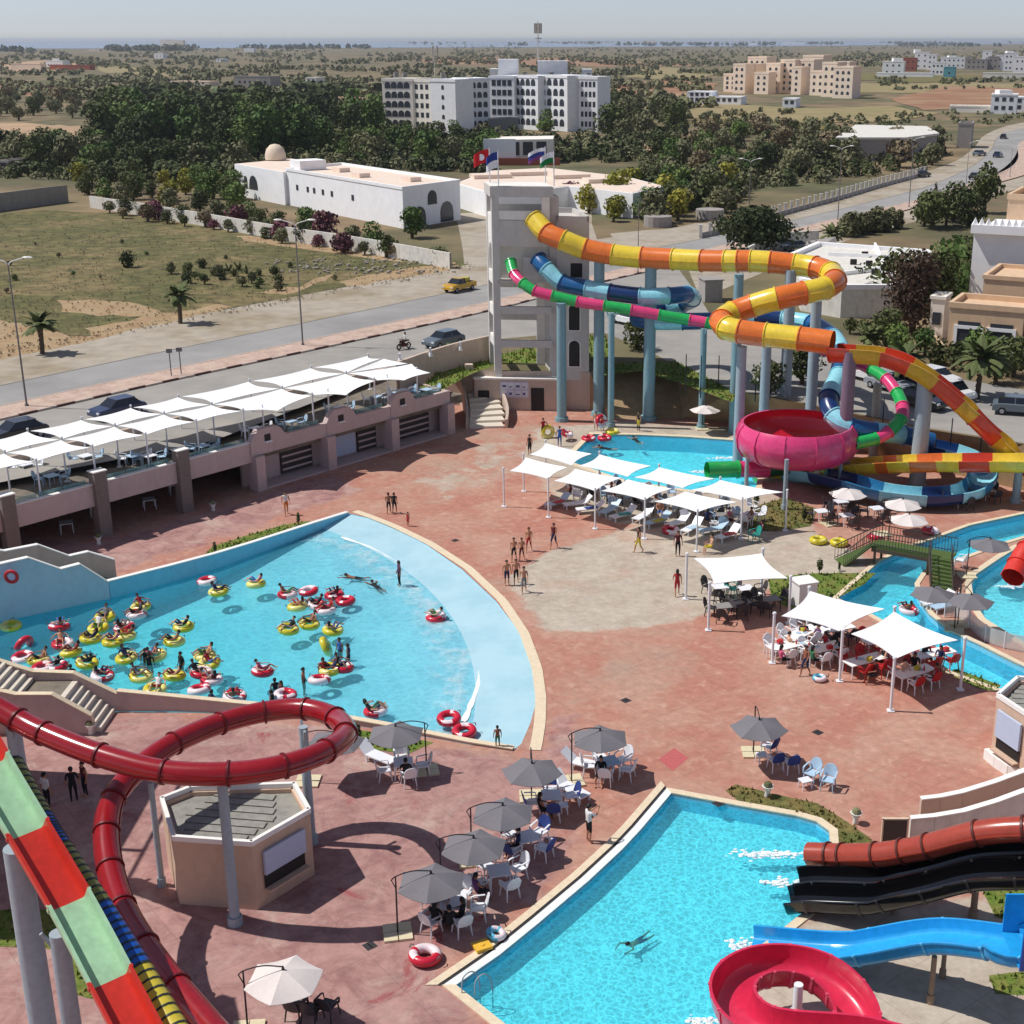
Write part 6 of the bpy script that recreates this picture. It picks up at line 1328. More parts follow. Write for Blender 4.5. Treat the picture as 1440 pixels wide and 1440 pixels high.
# agave and rubble in the meadow
def agave(px, py, s):
 g = G(px, py, TZ); t = mesh_quads("agave", frond_arrays(16, s, px + py, .1, .12 * s), L_olive); o = bpy.data.objects.new("agave", t); COL.objects.link(o); o.location = g; tag(o, "spiky agave in the scrub patch of the meadow", "plant", "agaves in the meadow")
for px, py in ((310, 385), (322, 382), (336, 380), (348, 384), (330, 388), (300, 388)): agave(px, py, 1.3)
# distant scrub, far too many to count: thousands of bushes out to the horizon, joined
from mathutils import noise as nz_
def scrub(px, n, h0, h1, mt, name, lab, q=14, lf=.42):
 W_ = [(p.x, p.y) for p in GP(px, TZ)]; r = np.random.default_rng(n); cand = []
 # even in the picture's distance so that far land is not overfull
 xs = [p[0] for p in px]; ys = [p[1] for p in px]
 vs = []
 tries = 0
 while len(cand) < n and tries < n * 30:
  tries += 1; x, y = r.uniform(min(xs), max(xs)), r.uniform(min(ys), max(ys))
  if in_poly(x, y, px) and (y > 200 or nz_.noise(Vector((x * .011, y * .16, n * .1))) > -.02): cand.append(G(x, y, TZ))
 P = np.array([[c.x, c.y] for c in cand]); k = len(P); h = r.uniform(h0, h1, k); w = h * r.uniform(.6, 1.1, k)
 idx = np.repeat(np.arange(k), q); N = len(idx); d = r.normal(size=(N, 3)); d /= np.linalg.norm(d, axis=1)[:, None]; d[:, 2] = np.abs(d[:, 2])
 C = np.stack([P[idx, 0] + d[:, 0] * w[idx] * .62, P[idx, 1] + d[:, 1] * w[idx] * .62, TZ + .1 + d[:, 2] * h[idx] * .85], 1)
 nrm = d + r.normal(size=(N, 3)) * .4; nrm /= np.linalg.norm(nrm, axis=1)[:, None]; t = np.cross(nrm, r.normal(size=(N, 3))); t /= np.linalg.norm(t, axis=1)[:, None]; u = np.cross(nrm, t); s = (h[idx] * lf)[:, None] * r.uniform(.6, 1.2, N)[:, None]
 V_ = np.stack([C - t * s, C - u * s * .8, C + t * s, C + u * s * .8], 1).reshape(-1, 3)
 o = bpy.data.objects.new(name, mesh_quads(name, V_, mt)); COL.objects.link(o); tag(o, lab, "scrub", None, "stuff")
for P_, k_ in (([(140, 236), (330, 240), (480, 228), (560, 200), (520, 168), (150, 176)], 900), ([(-20, 250), (340, 262), (345, 214), (-20, 206)], 420), ([(470, 236), (690, 244), (700, 196), (480, 200)], 460), ([(850, 206), (960, 204), (970, 160), (850, 152)], 160), ([(840, 300), (1030, 296), (1060, 262), (860, 268)], 260), ([(890, 268), (1060, 268), (1300, 242), (1345, 222), (1320, 202), (1190, 194), (1040, 182), (900, 208)], 330), ([(700, 226), (910, 230), (905, 190), (690, 190)], 260)):
 scrub(P_, k_ // 2, 1.0, 4.0, L_dark, "undergrowth", "tangled dark undergrowth between the trees", q=64, lf=.17); scrub(P_, int(k_ * .7), .8, 3.0, L_olive, "undergrowth", "grey-green undergrowth between the trees", q=50, lf=.17)
scrub([(0, 142), (540, 138), (540, 100), (300, 80), (0, 82)], 1300, 2.0, 4.5, L_olive, "scrub", "mixed scrub and olive groves on the plain left of the hotel")
scrub([(140, 165), (540, 170), (540, 128), (140, 132)], 420, 3.5, 7.0, L_dark, "scrub", "dark scrub behind the grove left of the hotel")
scrub([(0, 92), (700, 90), (1440, 96), (1440, 66), (900, 60), (600, 62), (300, 68), (0, 72)], 1700, 2.5, 6, L_olive, "scrub", "far belt of trees below the horizon")
scrub([(540, 110), (860, 112), (1020, 108), (1240, 100), (1240, 76), (540, 76)], 1000, 2, 4.5, L_olive, "scrub", "scattered scrub on the plain beyond the hotel")
scrub([(850, 160), (1000, 152), (1000, 112), (850, 112)], 220, 2, 5, L_olive, "scrub", "scrub on the plain right of the hotel")
scrub([(940, 196), (1200, 192), (1260, 172), (1100, 156), (950, 160)], 150, 1.0, 2.6, L_olive, "scrub", "low scrub on the dry plots before the peach blocks")
scrub([(1240, 128), (1440, 124), (1440, 108), (1230, 110)], 130, 1.2, 3.0, L_olive, "scrub", "low scrub before the far town")
scrub([(1200, 190), (1440, 172), (1440, 152), (1260, 160)], 60, 1, 2.2, L_olive, "scrub", "low scrub on the red soil near the right edge")
scrub([(240, 448), (480, 404), (660, 370), (672, 378), (480, 414), (240, 458), (100, 486), (0, 505), (0, 490)], 420, .08, .22, L_dry, "scrub", "dry roadside tufts", q=14, lf=.3)
scrub([(-10, 300), (240, 315), (500, 355), (640, 372), (480, 400), (240, 445), (0, 480)], 1600, .06, .22, L_olive, "scrub", "weeds dotted over the meadow", q=14, lf=.3)
scrub([(-10, 300), (240, 315), (500, 355), (640, 372), (480, 400), (240, 445), (0, 480)], 700, .06, .2, L_dry, "scrub", "dry tufts dotted over the meadow", q=14, lf=.3)
scrub([(560, 64), (1440, 66), (1440, 60), (900, 58.5), (560, 61)], 350, 10, 20, L_dark, "scrub", "dark tree line on the horizon")
scrub([(0, 74), (520, 70), (520, 66), (260, 67), (0, 72)], 200, 8, 17, L_dark, "scrub", "dark tree line on the horizon at the left")
rr = MB()
for i in range(170):
 x, y = random.uniform(430, 640), random.uniform(365, 385); g = G(x + random.uniform(-60, 10), y, TZ); s = random.uniform(.12, .5); rr.box((g.x, g.y, TZ + s * .25), (s, s * .8, s * .6), random.random() * 3)
rr.build("rubble", mat("pale_rubble", lin(166, 158, 142), .9, .2, 2), kind="stuff", label="pale rubble strewn over the meadow beside the road", cat="rubble")
# ------------------------------------------------------------------ kiosks, pool walls, stairs, bridge
M_kio = mat("kiosk_render", lin(206, 176, 152), 0.85, 0.06, 0.5, 0.1, 30, dirt=0.25)
M_slab = mat("grey_roof_slabs", lin(146, 144, 136), 0.9, 0.15, 0.7, 0.2, 10, dirt=0.4)
def at_y(px, py, Yv): return V(px, py, Yv)
def kiosk(name, label, corners, zr, counters):
 c = sum(corners, Vector()) / 6; t = thing(name, label, "kiosk", (c.x, c.y, 0)); P = [Vector((p.x, p.y, 0)) for p in corners]
 for i in range(6):
  a, b = P[i], P[(i + 1) % 6]; n = Vector(((b - a).y, -(b - a).x, 0)).normalized()
  if n.dot((a + b) / 2 - c) < 0: n = -n
  m = MB(); q = [a, b, b - n * .2, a - n * .2]; m.prism(q, 0, zr - .12); m.build("wall_panel", M_kio, t)
  m = MB(); o = [a + n * .04, b + n * .04, b - n * .12, a - n * .12]; m.prism(o, zr - .12, zr + .08); m.build("roof_rim", M_white, t)
  if i in counters:
   d = (b - a); m = MB(); u0, u1 = .14, .84
   p0, p1 = a + d * u0 + n * .05, a + d * u1 + n * .05
   m.quad(p0 + Vector((0, 0, .75)), p1 + Vector((0, 0, .75)), p1 + Vector((0, 0, 1.5)), p0 + Vector((0, 0, 1.5))); w = m.build("counter_opening", M_dark, t)
   m = MB(); e = n * .12; m.prism([p0, p1, p1 + e, p0 + e], 1.35, zr - .55); m.build("shutter_board", M_board, w)
   m = MB(); m.prism([p0, p1, p1 + n * .3, p0 + n * .3], .68, .75); m.build("counter_shelf", M_kio, w)
 m = MB(); m.prism(offset_poly(P, -.19), zr - .5, zr - .3); rf = m.build("roof", M_slab, t)
 axis = (P[3] - P[0]).normalized(); side = Vector((-axis.y, axis.x, 0))
 for k in range(-3, 4):
  m = MB(); L = 1.75 - abs(k) * .18; q = c + side * k * .5
  m.beam((q.x - axis.x * L, q.y - axis.y * L, zr - .27), (q.x + axis.x * L, q.y + axis.y * L, zr - .27), .42, .06); m.build("roof_slab", M_slab, rf)
 return t
hexp = [(226, 1123), (243, 1178), (354, 1186), (436, 1139), (415, 1102), (267, 1107)]
zr_k = Hh(358, 1284, 1190)
kiosk("snack_kiosk", "six sided beige kiosk with flat grey slab roof under the red loop slide", GP(hexp, zr_k), zr_k, (2,))
lc = G(1402, 977, 3.2); eK = G(1446, 1006, 3.2) - lc; eA = math.atan2(eK.y, eK.x); kc = [Vector((lc.x, lc.y, 0))]
for k in range(5): kc.append(kc[-1] + Vector((math.cos(eA + k * math.pi / 3), math.sin(eA + k * math.pi / 3), 0)) * 2.3)
kiosk("snack_kiosk", "beige kiosk cut by the right edge with an open hatch and white plinth", kc, 3.2, (0,))
plw = GP([(1386, 1066), (1400, 1078), (1418, 1090), (1440, 1098)]); 
t = thing("plinth_wall", "low white plinth wall at the foot of the kiosk by the right edge", "wall", plw[0]); par(plw, [0] * 4, [.5, .5, .5, .5], .25, "wall_panel", t, M_white)
# walls of the wave pool
def tops(px_top, line):
 return [V(a, b, l.y).z for (a, b), l in zip(px_top, line)]
nb_px = [(167, 1001), (240, 1001), (290, 1002), (360, 1005), (430, 1011), (490, 1019), (540, 1027), (610, 1038), (660, 1047), (722, 1056)]
nt_px = [(163, 973), (240, 980), (290, 985), (360, 992), (430, 1002), (490, 1011), (540, 1020), (610, 1034), (660, 1044), (722, 1054)]
nl = GP(nb_px); nz = [max(z, .06) for z in tops(nt_px, nl)]
pw = thing("pool_parapet", "mauve wall with a pale lip along the near side of the wave pool", "wall", nl[3])
off = [p + Vector((0, .14, 0)) for p in nl]
par(off, [0] * 10, nz, .24, "wall_panel", pw, M_fascia); par([p + Vector((0, 0, 0)) for p in off], [z for z in nz], [z + .05 for z in nz], .34, "wall_cap", pw, M_cop)
fl_px = [(153, 836), (240, 813), (300, 795), (350, 777), (400, 759), (440, 744), (488, 723)]; ft_px = [(153, 818), (240, 796), (300, 780), (350, 765), (400, 749), (440, 736), (488, 721)]
fl2 = GP(fl_px); fz = [max(z, .06) for z in tops(ft_px, fl2)]
fw = thing("pool_parapet", "blue painted wall with a white top along the terrace side of the wave pool", "wall", fl2[3])
par([p + Vector((0, .12, 0)) for p in fl2], [-.3] * 7, fz, .22, "wall_panel", fw, M_poolwall); par([p + Vector((0, .12, 0)) for p in fl2], fz, [z + .05 for z in fz], .32, "wall_cap", fw, M_white)
# grass bank behind it, level with its top
m = MB(); bank = GP([(285, 783), (300, 768), (350, 752), (400, 738), (432, 733)])
# stepped blue wall with stairs behind it at the deep end
M_pale = mat("pale_blue_wall", lin(176, 206, 222), .7, .05, .5, dirt=.15)
dl = GP([(153, 836), (117, 843), (90, 849), (48, 858), (0, 868), (-80, 885)]); dz = tops([(153, 819), (117, 794), (90, 801), (48, 785), (0, 796), (-80, 780)], dl)
dw = thing("deep_end_wall", "pale blue stepped wall with a life ring at the deep end of the wave pool", "wall", dl[2])
par([p + Vector((0, .1, 0)) for p in dl], [-.3] * 6, dz, .25, "wall_panel", dw, M_pale); par([p + Vector((0, .1, 0)) for p in dl], dz, [z + .06 for z in dz], .35, "wall_cap", dw, M_white)
bl_ = [p + Vector((-.3, 2.4, 0)) for p in dl]; bz = [V(a, b, l.y).z for (a, b), l in zip([(122, 787), (86, 776), (62, 782), (22, 766), (-20, 775), (-90, 762)], bl_)]
bw = thing("stair_parapet", "brown stepped parapet of the far stairs behind the pale blue wall", "wall", bl_[2]); par(bl_, [0] * 6, bz, .22, "wall_panel", bw, M_beige); par(bl_, bz, [z + .06 for z in bz], .32, "wall_cap", bw, M_white)
fs_ = thing("far_stairs", "stairs between two parapets at the deep end, terrace side", "stairs", dl[2])
for k in range(10):
 f = k / 10; a = dl[0].lerp(dl[4], f); b = bl_[0].lerp(bl_[4], f); a2 = dl[0].lerp(dl[4], 1.0); b2 = bl_[0].lerp(bl_[4], 1.0); m = MB(); m.prism([a + Vector((0, .25, 0)), b, b2, a2 + Vector((0, .25, 0))], .18 * k, .18 * (k + 1)); m.build("step", M_deck, fs_)
M_lred = mat("life_ring_red", lin(196, 44, 52), .5, .05, 3)
p = V(16, 811, dl[4].y - .1); lr = thing("life_ring", "red and white life ring hanging on the pale blue wall", "life ring", (p.x, p.y, p.z)); 
def torus(m, c, R0, r, n=24, k=10, axis='z', mis=(0,), tilt=None):
 M = tilt or Matrix.Identity(3); c = Vector(c); vs = []
 for i in range(n):
  a = 2 * math.pi * i / n
  for j in range(k):
   b = 2 * math.pi * j / k; q = Vector(((R0 + r * math.cos(b)) * math.cos(a), (R0 + r * math.cos(b)) * math.sin(a), r * math.sin(b)))
   if axis == 'y': q = Vector((q.x, q.z, q.y))
   vs.append(c + M @ q)
 base_ = len(m.v); m.v += [tuple(v) for v in vs]
 for i in range(n):
  for j in range(k):
   m.f.append(tuple(base_ + x for x in (i * k + j, ((i + 1) % n) * k + j, ((i + 1) % n) * k + (j + 1) % k, i * k + (j + 1) % k))); m.m.append(mis(i, j) if callable(mis) else mis[0])
m = MB(); torus(m, p, .33, .1, 20, 8, 'y'); m.build("ring", M_lred, lr, smooth=True); m = MB(); m.cyl(p + Vector((0, .05, 0)), p + Vector((0, .0, 0)), .22, .22, 12); m.build("centre_panel", M_board, lr)
# near stairs
sl = [G(167, 1001) + Vector((-x, .14 - .02 * x, 0)) for x in (0, 2.0, 3.9, 6.2, 8.4)]
sz = [V(a, b, l.y).z for (a, b), l in zip([(165, 975), (108, 946), (53, 944), (8, 922), (-60, 900)], sl)]
ns = thing("near_stairs", "mauve stairs with two stepped parapets at the near deep end of the wave pool", "stairs", sl[1])
par(sl, [0] * 5, sz, .24, "parapet", ns, M_fascia); par(sl, sz, [z + .05 for z in sz], .32, "parapet_cap", ns, M_cop)
so = [p + Vector((.1, -2.2, 0)) for p in [G(167, 1001) + Vector((-x - .3, 0, 0)) for x in (0.2, 0.25, 2.0, 3.7, 6.0, 8.2)]]
oz = [V(a, b, l.y).z for (a, b), l in zip([(143, 1022), (140, 1006), (90, 976), (38, 976), (0, 960), (-60, 930)], so)]
par(so, [0] * 6, oz, .24, "parapet", ns, M_fascia); par(so, oz, [z + .05 for z in oz], .32, "parapet_cap", ns, M_cop)
x0 = sl[0].x
landing = max(oz[2] - .35, .8)
for k in range(7):
 z = landing * (k + 1) / 7; xa = x0 - .15 - k * .27; m = MB(); m.prism([Vector((xa, so[2].y + .1, 0)), Vector((xa, sl[1].y - .1, 0)), Vector((xa - .27, sl[1].y - .1, 0)), Vector((xa - .27, so[2].y + .1, 0))], 0, z); m.build("step", M_step, ns)
m = MB(); m.prism([Vector((x0 - 2.04, so[2].y + .1, 0)), Vector((x0 - 2.04, sl[1].y - .1, 0)), Vector((x0 - 3.9, sl[2].y - .1, 0)), Vector((x0 - 3.9, so[3].y + .1, 0))], 0, landing); m.build("landing", M_deck, ns)
for k in range(8):
 z = landing + .2 * (k + 1); xa = x0 - 3.9 - k * .3; m = MB(); m.prism([Vector((xa, so[3].y + .1, 0)), Vector((xa, sl[3].y - .1, 0)), Vector((xa - .3, sl[3].y - .1, 0)), Vector((xa - .3, so[3].y + .1, 0))], 0, z); m.build("step", M_step, ns)
# curved ramp walls on the right
for px, hs_, lab in (([(1293, 1146), (1320, 1144), (1350, 1140), (1395, 1130), (1440, 1117), (1500, 1095)], [.78, .82, .9, 1.05, 1.2, 1.5], "rear curved beige ramp wall rising to the right edge above the terracotta tube"), ([(1277, 1190), (1310, 1190), (1350, 1186), (1395, 1178), (1440, 1168), (1500, 1150)], [1.3, 1.4, 1.5, 1.7, 1.95, 2.3], "front curved white ramp wall rising to the right edge above the terracotta tube")):
 L = GP(px); t = thing("ramp_wall", lab, "wall", L[0]); par(L, [0] * 6, hs_, .2, "wall_panel", t, M_wallw if "white" in lab else M_beige); par(L, hs_, [h + .05 for h in hs_], .28, "wall_cap", t, M_white)
g = G(1256, 1194); nbd = thing("notice_board", "dark grey board in a pale frame standing left of the curved ramp walls", "board", (g.x, g.y, 0)); m = MB(); m.box((g.x, g.y, .7), (.95, .06, 1.3), 0); m.build("dark_panel", mat("dark_panel_paint", lin(74, 68, 66), .6, .08, 1), nbd)
for dx in (-.5, .5): m = MB(); m.box((g.x + dx, g.y, .7), (.06, .1, 1.42)); m.build("frame_post", M_cop, nbd)
m = MB(); m.box((g.x, g.y, 1.4), (1.06, .1, .06)); m.build("frame_rail", M_cop, nbd)
# white cabinet
g = G(1131, 856); cb = thing("white_cabinet", "white box cabinet on the grass between the sails and the lazy river", "cabinet", (g.x, g.y, 0)); m = MB(); m.box((g.x, g.y + .55, .75), (1.15, 1.1, 1.5), .35); m.build("body", M_white, cb); m = MB(); m.box((g.x, g.y + .55, 1.54), (1.3, 1.25, .08), .35); m.build("lid", M_white, cb)
# white fence of the right pool
fn = thing("mesh_fence", "low pale mesh fence on the island between river and right pool", "fence", G(1380, 890)); L = smooth_line([(1328, 868), (1345, 868), (1362, 882), (1385, 902), (1412, 912), (1440, 918)], 0, 4)
M_mesh = glass_mat("pale_mesh", (.75, .75, .72), .45)
for i in range(0, len(L) - 4, 4):
 m = MB(); m.sweep(L[i:i + 5], [(-.02, .05), (-.02, .95), (.02, .95), (.02, .05)]); m.build("mesh_panel", M_mesh, fn)
 m = MB(); m.cyl(L[i], L[i] + Vector((0, 0, 1.0)), .04, .04, 6); m.build("fence_post", M_whitepaint, fn)
# ---- bridge over the lazy river
M_turf = mat("green_deck_turf", lin(78, 98, 48), .95, .2, 4); M_rail = mat("dark_rail_metal", lin(70, 66, 62), .5, .1, 2); M_tim = mat("dark_timber", lin(84, 72, 58), .8, .2, 3)
zb = 1.25; bA, bB = G(1226, 767, zb), G(1309, 782, zb); bd = (bB - bA).normalized(); bn = Vector((-bd.y, bd.x, 0)) * 1.35; bB2 = bB + bd * 1.2
bg = thing("footbridge", "green decked footbridge with thin railings and steps over the lazy river", "bridge", (bA.x, bA.y, 0))
m = MB(); m.prism([bA, bB2, bB2 + bn, bA + bn], zb - .12, zb); m.build("deck", M_turf, bg)
r0 = G(1186, 797, 0); rn = Vector((-(bA - r0).y, (bA - r0).x, 0)).normalized() * 1.35
m = MB(); m.add([r0, r0 + rn, bA + bn, bA, r0 - Vector((0, 0, .12)), r0 + rn - Vector((0, 0, .12)), bA + bn - Vector((0, 0, .12)), bA - Vector((0, 0, .12))], [(3, 2, 1, 0), (4, 5, 6, 7), (0, 1, 5, 4), (2, 3, 7, 6), (3, 0, 4, 7), (1, 2, 6, 5)]); m.build("ramp", M_turf, bg)
m = MB(); m.beam(bA + Vector((0, 0, -.25)), bB2 + Vector((0, 0, -.25)), .12, .25); m.build("side_beam", M_tim, bg)
for f in (.06, .96):
 for w_ in (0, 1):
  q = bA.lerp(bB, f) + bn * w_; m = MB(); m.cyl((q.x, q.y, -.6), (q.x, q.y, zb - .1), .08, .08, 8); m.build("support_post", M_tim, bg)
def railing(a, b, n_, parent):
 m = MB(); m.beam(a + Vector((0, 0, .95)), b + Vector((0, 0, .95)), .05, .05); m.beam(a + Vector((0, 0, .12)), b + Vector((0, 0, .12)), .04, .04); m.build("handrail", M_rail, parent)
 m = MB()
 for k in range(n_ + 1):
  q = a.lerp(b, k / n_); m.cyl(q, q + Vector((0, 0, .95)), .018, .018, 5)
 m.build("baluster", M_rail, parent, kind="stuff")
railing(r0, bA, 14, bg); railing(r0 + rn, bA + bn, 14, bg); railing(bA, bB, 20, bg); railing(bA + bn, bB2 + bn, 26, bg)
sd = G(1311, 826, 0); sv = Vector((sd.x - bB.x, sd.y - bB.y, 0)); sv2 = sv.normalized(); nst = 8
for k in range(nst):
 f0, f1 = k / nst, (k + 1) / nst; a = bB + bd * -.1 + sv * f0; z = zb * (1 - f0) - .02; q = [a, a + bd * 1.3, a + bd * 1.3 + sv / nst, a + sv / nst]; m = MB(); m.prism(q, z - .14, z); m.build("step", M_turf, bg)
for e in (-.1, 1.25):
 a = bB + bd * e; b = a + sv; b.z = 0; m = MB(); m.beam(a, b, .09, .28); m.build("stringer", M_tim, bg); railing(a, b, 10, bg)
# red tube of the right pool
slide("red_tube_slide", "short red tube slide dipping into the right pool at the right edge", VP([(1470, 760, 70.5), (1445, 775, 70), (1433, 795, 69.3), (1424, 812, 68.6)]), [M_mred], circ(.62, 14), ring=.07)
# pool ladder near pool
pl = thing("pool_ladder", "thin steel ladder rails at the lower left edge of the near pool", "ladder", G(668, 1398))
for dx in (0, .45):
 a = G(660, 1395) + Vector((dx, -.3 * dx, 0)); m = MB(); line = catmull([a + Vector((-.25, -.1, 0)), a + Vector((-.2, -.05, .6)), a + Vector((.1, .12, .75)), a + Vector((.32, .25, .3)), a + Vector((.34, .26, -.8))], 5); m.sweep(line, circ(.025, 6), closed=True); m.build("rail", M_steel, pl)
# white pots
for px, py, lab in ((1079, 1120, "white flower pot on the brown grass by the near pool, left one"), (1203, 1158, "white flower pot on the brown grass by the near pool, right one"), (128, 1032, "pale pot at the foot of the mauve stairs"), (139, 765, "pale pot in the shade before the terrace, left one"), (300, 718, "pale pot in the shade before the terrace, right one")):
 g = G(px, py); t = thing("flower_pot", lab, "flower pot", (g.x, g.y, 0)); m = MB(); m.lathe([(.12, 0), (.14, .05), (.1, .2), (.22, .5), (.26, .52), (.2, .5), (.05, .48)], (g.x, g.y, 0), 12); m.build("pot", M_white, t, smooth=True); m = MB(); m.ball((g.x, g.y, .58), (.2, .2, .16), 8); m.build("plant_tuft", L_olive, t)
for px, py, h, lab in ((1152, 808, 1.1, "small conifer on the grass beside the footbridge ramp"), (1180, 803, .6, "tiny shrub on the grass beside the footbridge ramp"), (1063, 714, 1.2, "small conifer on the dry grass behind the sails"), (1130, 735, 1.1, "small conifer at the right end of the dry grass"), (303, 778, .8, "small conifer on the bank of the wave pool, left one"), (420, 738, .9, "small conifer on the bank of the wave pool, right one"), (1168, 848, .7, "little shrub at the river bank by the white cabinet"), (503, 1046, 1.1, "dark shrub beside the red loop and wave pool wall")):
 plant("cypress", G(px, py), h, lab, None, name="small_conifer", wf=1.8)
# ------------------------------------------------------------------ big sails and their poles
ZG = 2.72
gridf = [[(717, 662), (739, 643), (798, 657), (771, 673)], [(779, 676), (809, 659), (874, 672), (837, 690)], [(846, 690), (883, 674), (945, 687), (907, 703)], [(920, 705), (963, 691), (1037, 706), (981, 720)]]
gridb = [[(745, 639), (767, 623), (832, 638), (804, 654)], [(814, 655), (843, 639), (915, 655), (883, 670)], [(892, 671), (927, 657), (1005, 673), (960, 686)], [(971, 689), (1013, 675), (1102, 692), (1043, 703)]]
for row, nm in ((gridf, "plaza-side"), (gridb, "pool-side")):
 for i, q in enumerate(row): sail("shade_sail", GP(q, ZG), f"white square sail, {ordn[i]} from the left in the {nm} row beside the rear pool", "eight square sails beside the rear pool", sag=.15, curve=.12)
for a, b, lab in ((708, 661, "lone white sail pole left of the eight sails"), (736, 641, "white sail pole at the left rear of the eight sails"), (771, 675, "first front white pole of the eight sails"), (837, 690, "second front white pole of the eight sails"), (907, 703, "third front white pole of the eight sails"), (981, 720, "fourth front white pole of the eight sails"), (1044, 703, "middle right white pole of the eight sails"), (1107, 692, "rightmost white pole of the eight sails"), (767, 622, "rear left white pole of the eight sails"), (843, 638, "second rear white pole of the eight sails"), (927, 656, "third rear white pole of the eight sails"), (1013, 674, "fourth rear white pole of the eight sails")):
 pole(a, b, ZG - .02, 0, lab, None, .06)
for q, lab in (([(976, 785), (1071, 778), (1108, 813), (1004, 821)], "white sail over dark tables, leftmost of the three larger sails"), ([(1099, 866), (1139, 831), (1244, 856), (1180, 887)], "white sail over long tables, middle one of the three larger sails"), ([(1197, 891), (1257, 860), (1347, 900), (1260, 926)], "white sail nearest the lazy river, rightmost of the three larger sails")):
 sail("shade_sail", GP(q, ZG), lab, "three larger sails on the plaza", sag=.3, curve=.12)
for a, b, lab in ((966, 782, "white pole at the left back of the leftmost large sail"), (998, 823, "white pole at the front of the leftmost large sail"), (1112, 814, "white pole at the right of the leftmost large sail"), (1073, 775, "white pole at the far corner of the leftmost large sail"), (1089, 866, "white pole at the left of the middle large sail"), (1185, 890, "white pole between the middle and right large sails"), (1138, 829, "white pole at the far corner of the middle large sail"), (1258, 929, "nearest white pole at the front of the right large sail"), (1357, 901, "white pole by the river at the right large sail"), (1258, 857, "white pole at the far corner of the right large sail")):
 pole(a, b, ZG - .02, 0, lab, None, .075)
# ------------------------------------------------------------------ furniture
M_plw = mat("white_plastic", lin(232, 234, 238), .4, .03, 2); M_plb = mat("blue_cushion", lin(44, 66, 132), .7, .08, 2); M_plr = mat("red_plastic", lin(188, 40, 42), .45, .05, 2); M_pld = mat("dark_plastic", lin(58, 56, 60), .5, .08, 2); M_plt = mat("teal_plastic", lin(44, 150, 140), .45, .06, 2); M_plg = mat("pale_blue_plastic", lin(176, 202, 222), .45, .05, 2); M_ply = mat("yellow_plastic", lin(190, 176, 60), .5, .05, 2)
M_cloth = mat("white_tablecloth", lin(240, 238, 234), .9, .03, 3)
def mk_chair(ms, mb_, arms=True):
 t = thing("plastic_chair", "chair", "chair"); 
 m = MB(); m.prism([(-.24, -.22), (.24, -.22), (.22, .24), (-.22, .24)], .41, .45); m.build("seat", ms, t)
 m = MB(); n = 7; vs = []
 for k in range(n):
  a = -.5 + k / (n - 1); x = a * .5; y = -.22 - .06 * math.cos(a * 3); zt = .92 - .18 * (abs(a) * 2) ** 3
  vs += [(x, y, .45), (x * 1.05, y - .1, zt), (x * 1.05, y - .13, zt), (x, y - .035, .45)]
 fs = []
 for k in range(n - 1):
  for q in range(4): fs.append((k * 4 + q, k * 4 + (q + 1) % 4, (k + 1) * 4 + (q + 1) % 4, (k + 1) * 4 + q))
 fs += [(0, 3, 2, 1), ((n - 1) * 4, (n - 1) * 4 + 1, (n - 1) * 4 + 2, (n - 1) * 4 + 3)]
 m.add(vs, fs); m.build("backrest", mb_, t, smooth=True)
 for sx in (-1, 1):
  for y0, y1 in ((.2, .25), (-.2, -.27)): m = MB(); m.cyl((sx * .21, y0, .42), (sx * .25, y1, 0), .028, .022, 6); m.build("leg", ms, t)
  if arms: m = MB(); m.sweep([Vector((sx * .25, .22, .42)), Vector((sx * .27, .2, .63)), Vector((sx * .28, .1, .66)), Vector((sx * .27, -.25, .7))], [(-.03, -.012), (-.03, .012), (.03, .012), (.03, -.012)], closed=True); m.build("armrest", ms, t)
 t.scale = (1.14,) * 3; return t
CH = {"white": mk_chair(M_plw, M_plw), "blue": mk_chair(M_plw, M_plb), "red": mk_chair(M_plr, M_plr), "dark": mk_chair(M_pld, M_pld), "teal": mk_chair(M_plt, M_plt), "pale": mk_chair(M_plg, M_plg), "whiter": mk_chair(M_plw, M_plr)}
used = set()
def put(proto_, key, loc, rz, label, group=None, scale=None):
 if key not in used and scale is None:
  used.add(key); proto_.location = loc; proto_.rotation_euler = (0, 0, rz); proto_["label"] = label
  if group: proto_["group"] = group
  return proto_
 if key not in used: used.add(key)
 return copy_tree(proto_, loc, rz, label, group, scale=scale)
def chair(kind, loc, face, label, group=None):
 "face: angle the sitter looks towards"
 return put(CH[kind], "ch" + kind, loc, face - math.pi / 2, label, group, None)
def mk_table(mt, w=.85, d=.85, h=.72, ml=None):
 t = thing("plastic_table", "table", "table"); m = MB(); m.prism([(-w / 2, -d / 2), (w / 2, -d / 2), (w / 2, d / 2), (-w / 2, d / 2)], h - .05, h); m.build("table_top", mt, t)
 for sx in (-1, 1):
  for sy in (-1, 1): m = MB(); m.cyl((sx * (w / 2 - .06), sy * (d / 2 - .06), h - .05), (sx * (w / 2 - .03), sy * (d / 2 - .03), 0), .035, .028, 6); m.build("leg", ml or mt, t)
 return t
TAB = {"white": mk_table(M_plw), "dark": mk_table(mat("grey_table_top", lin(142, 140, 138), .5, .06, 2), 1.1, .8, .74, M_pld), "pale": mk_table(M_plg), "long": mk_table(M_cloth, 2.3, .85, .74, M_plw), "small": mk_table(M_plw, .5, .45, .42)}
def table(kind, loc, rz, label, group=None): return put(TAB[kind], "tb" + kind, loc, rz, label, group)
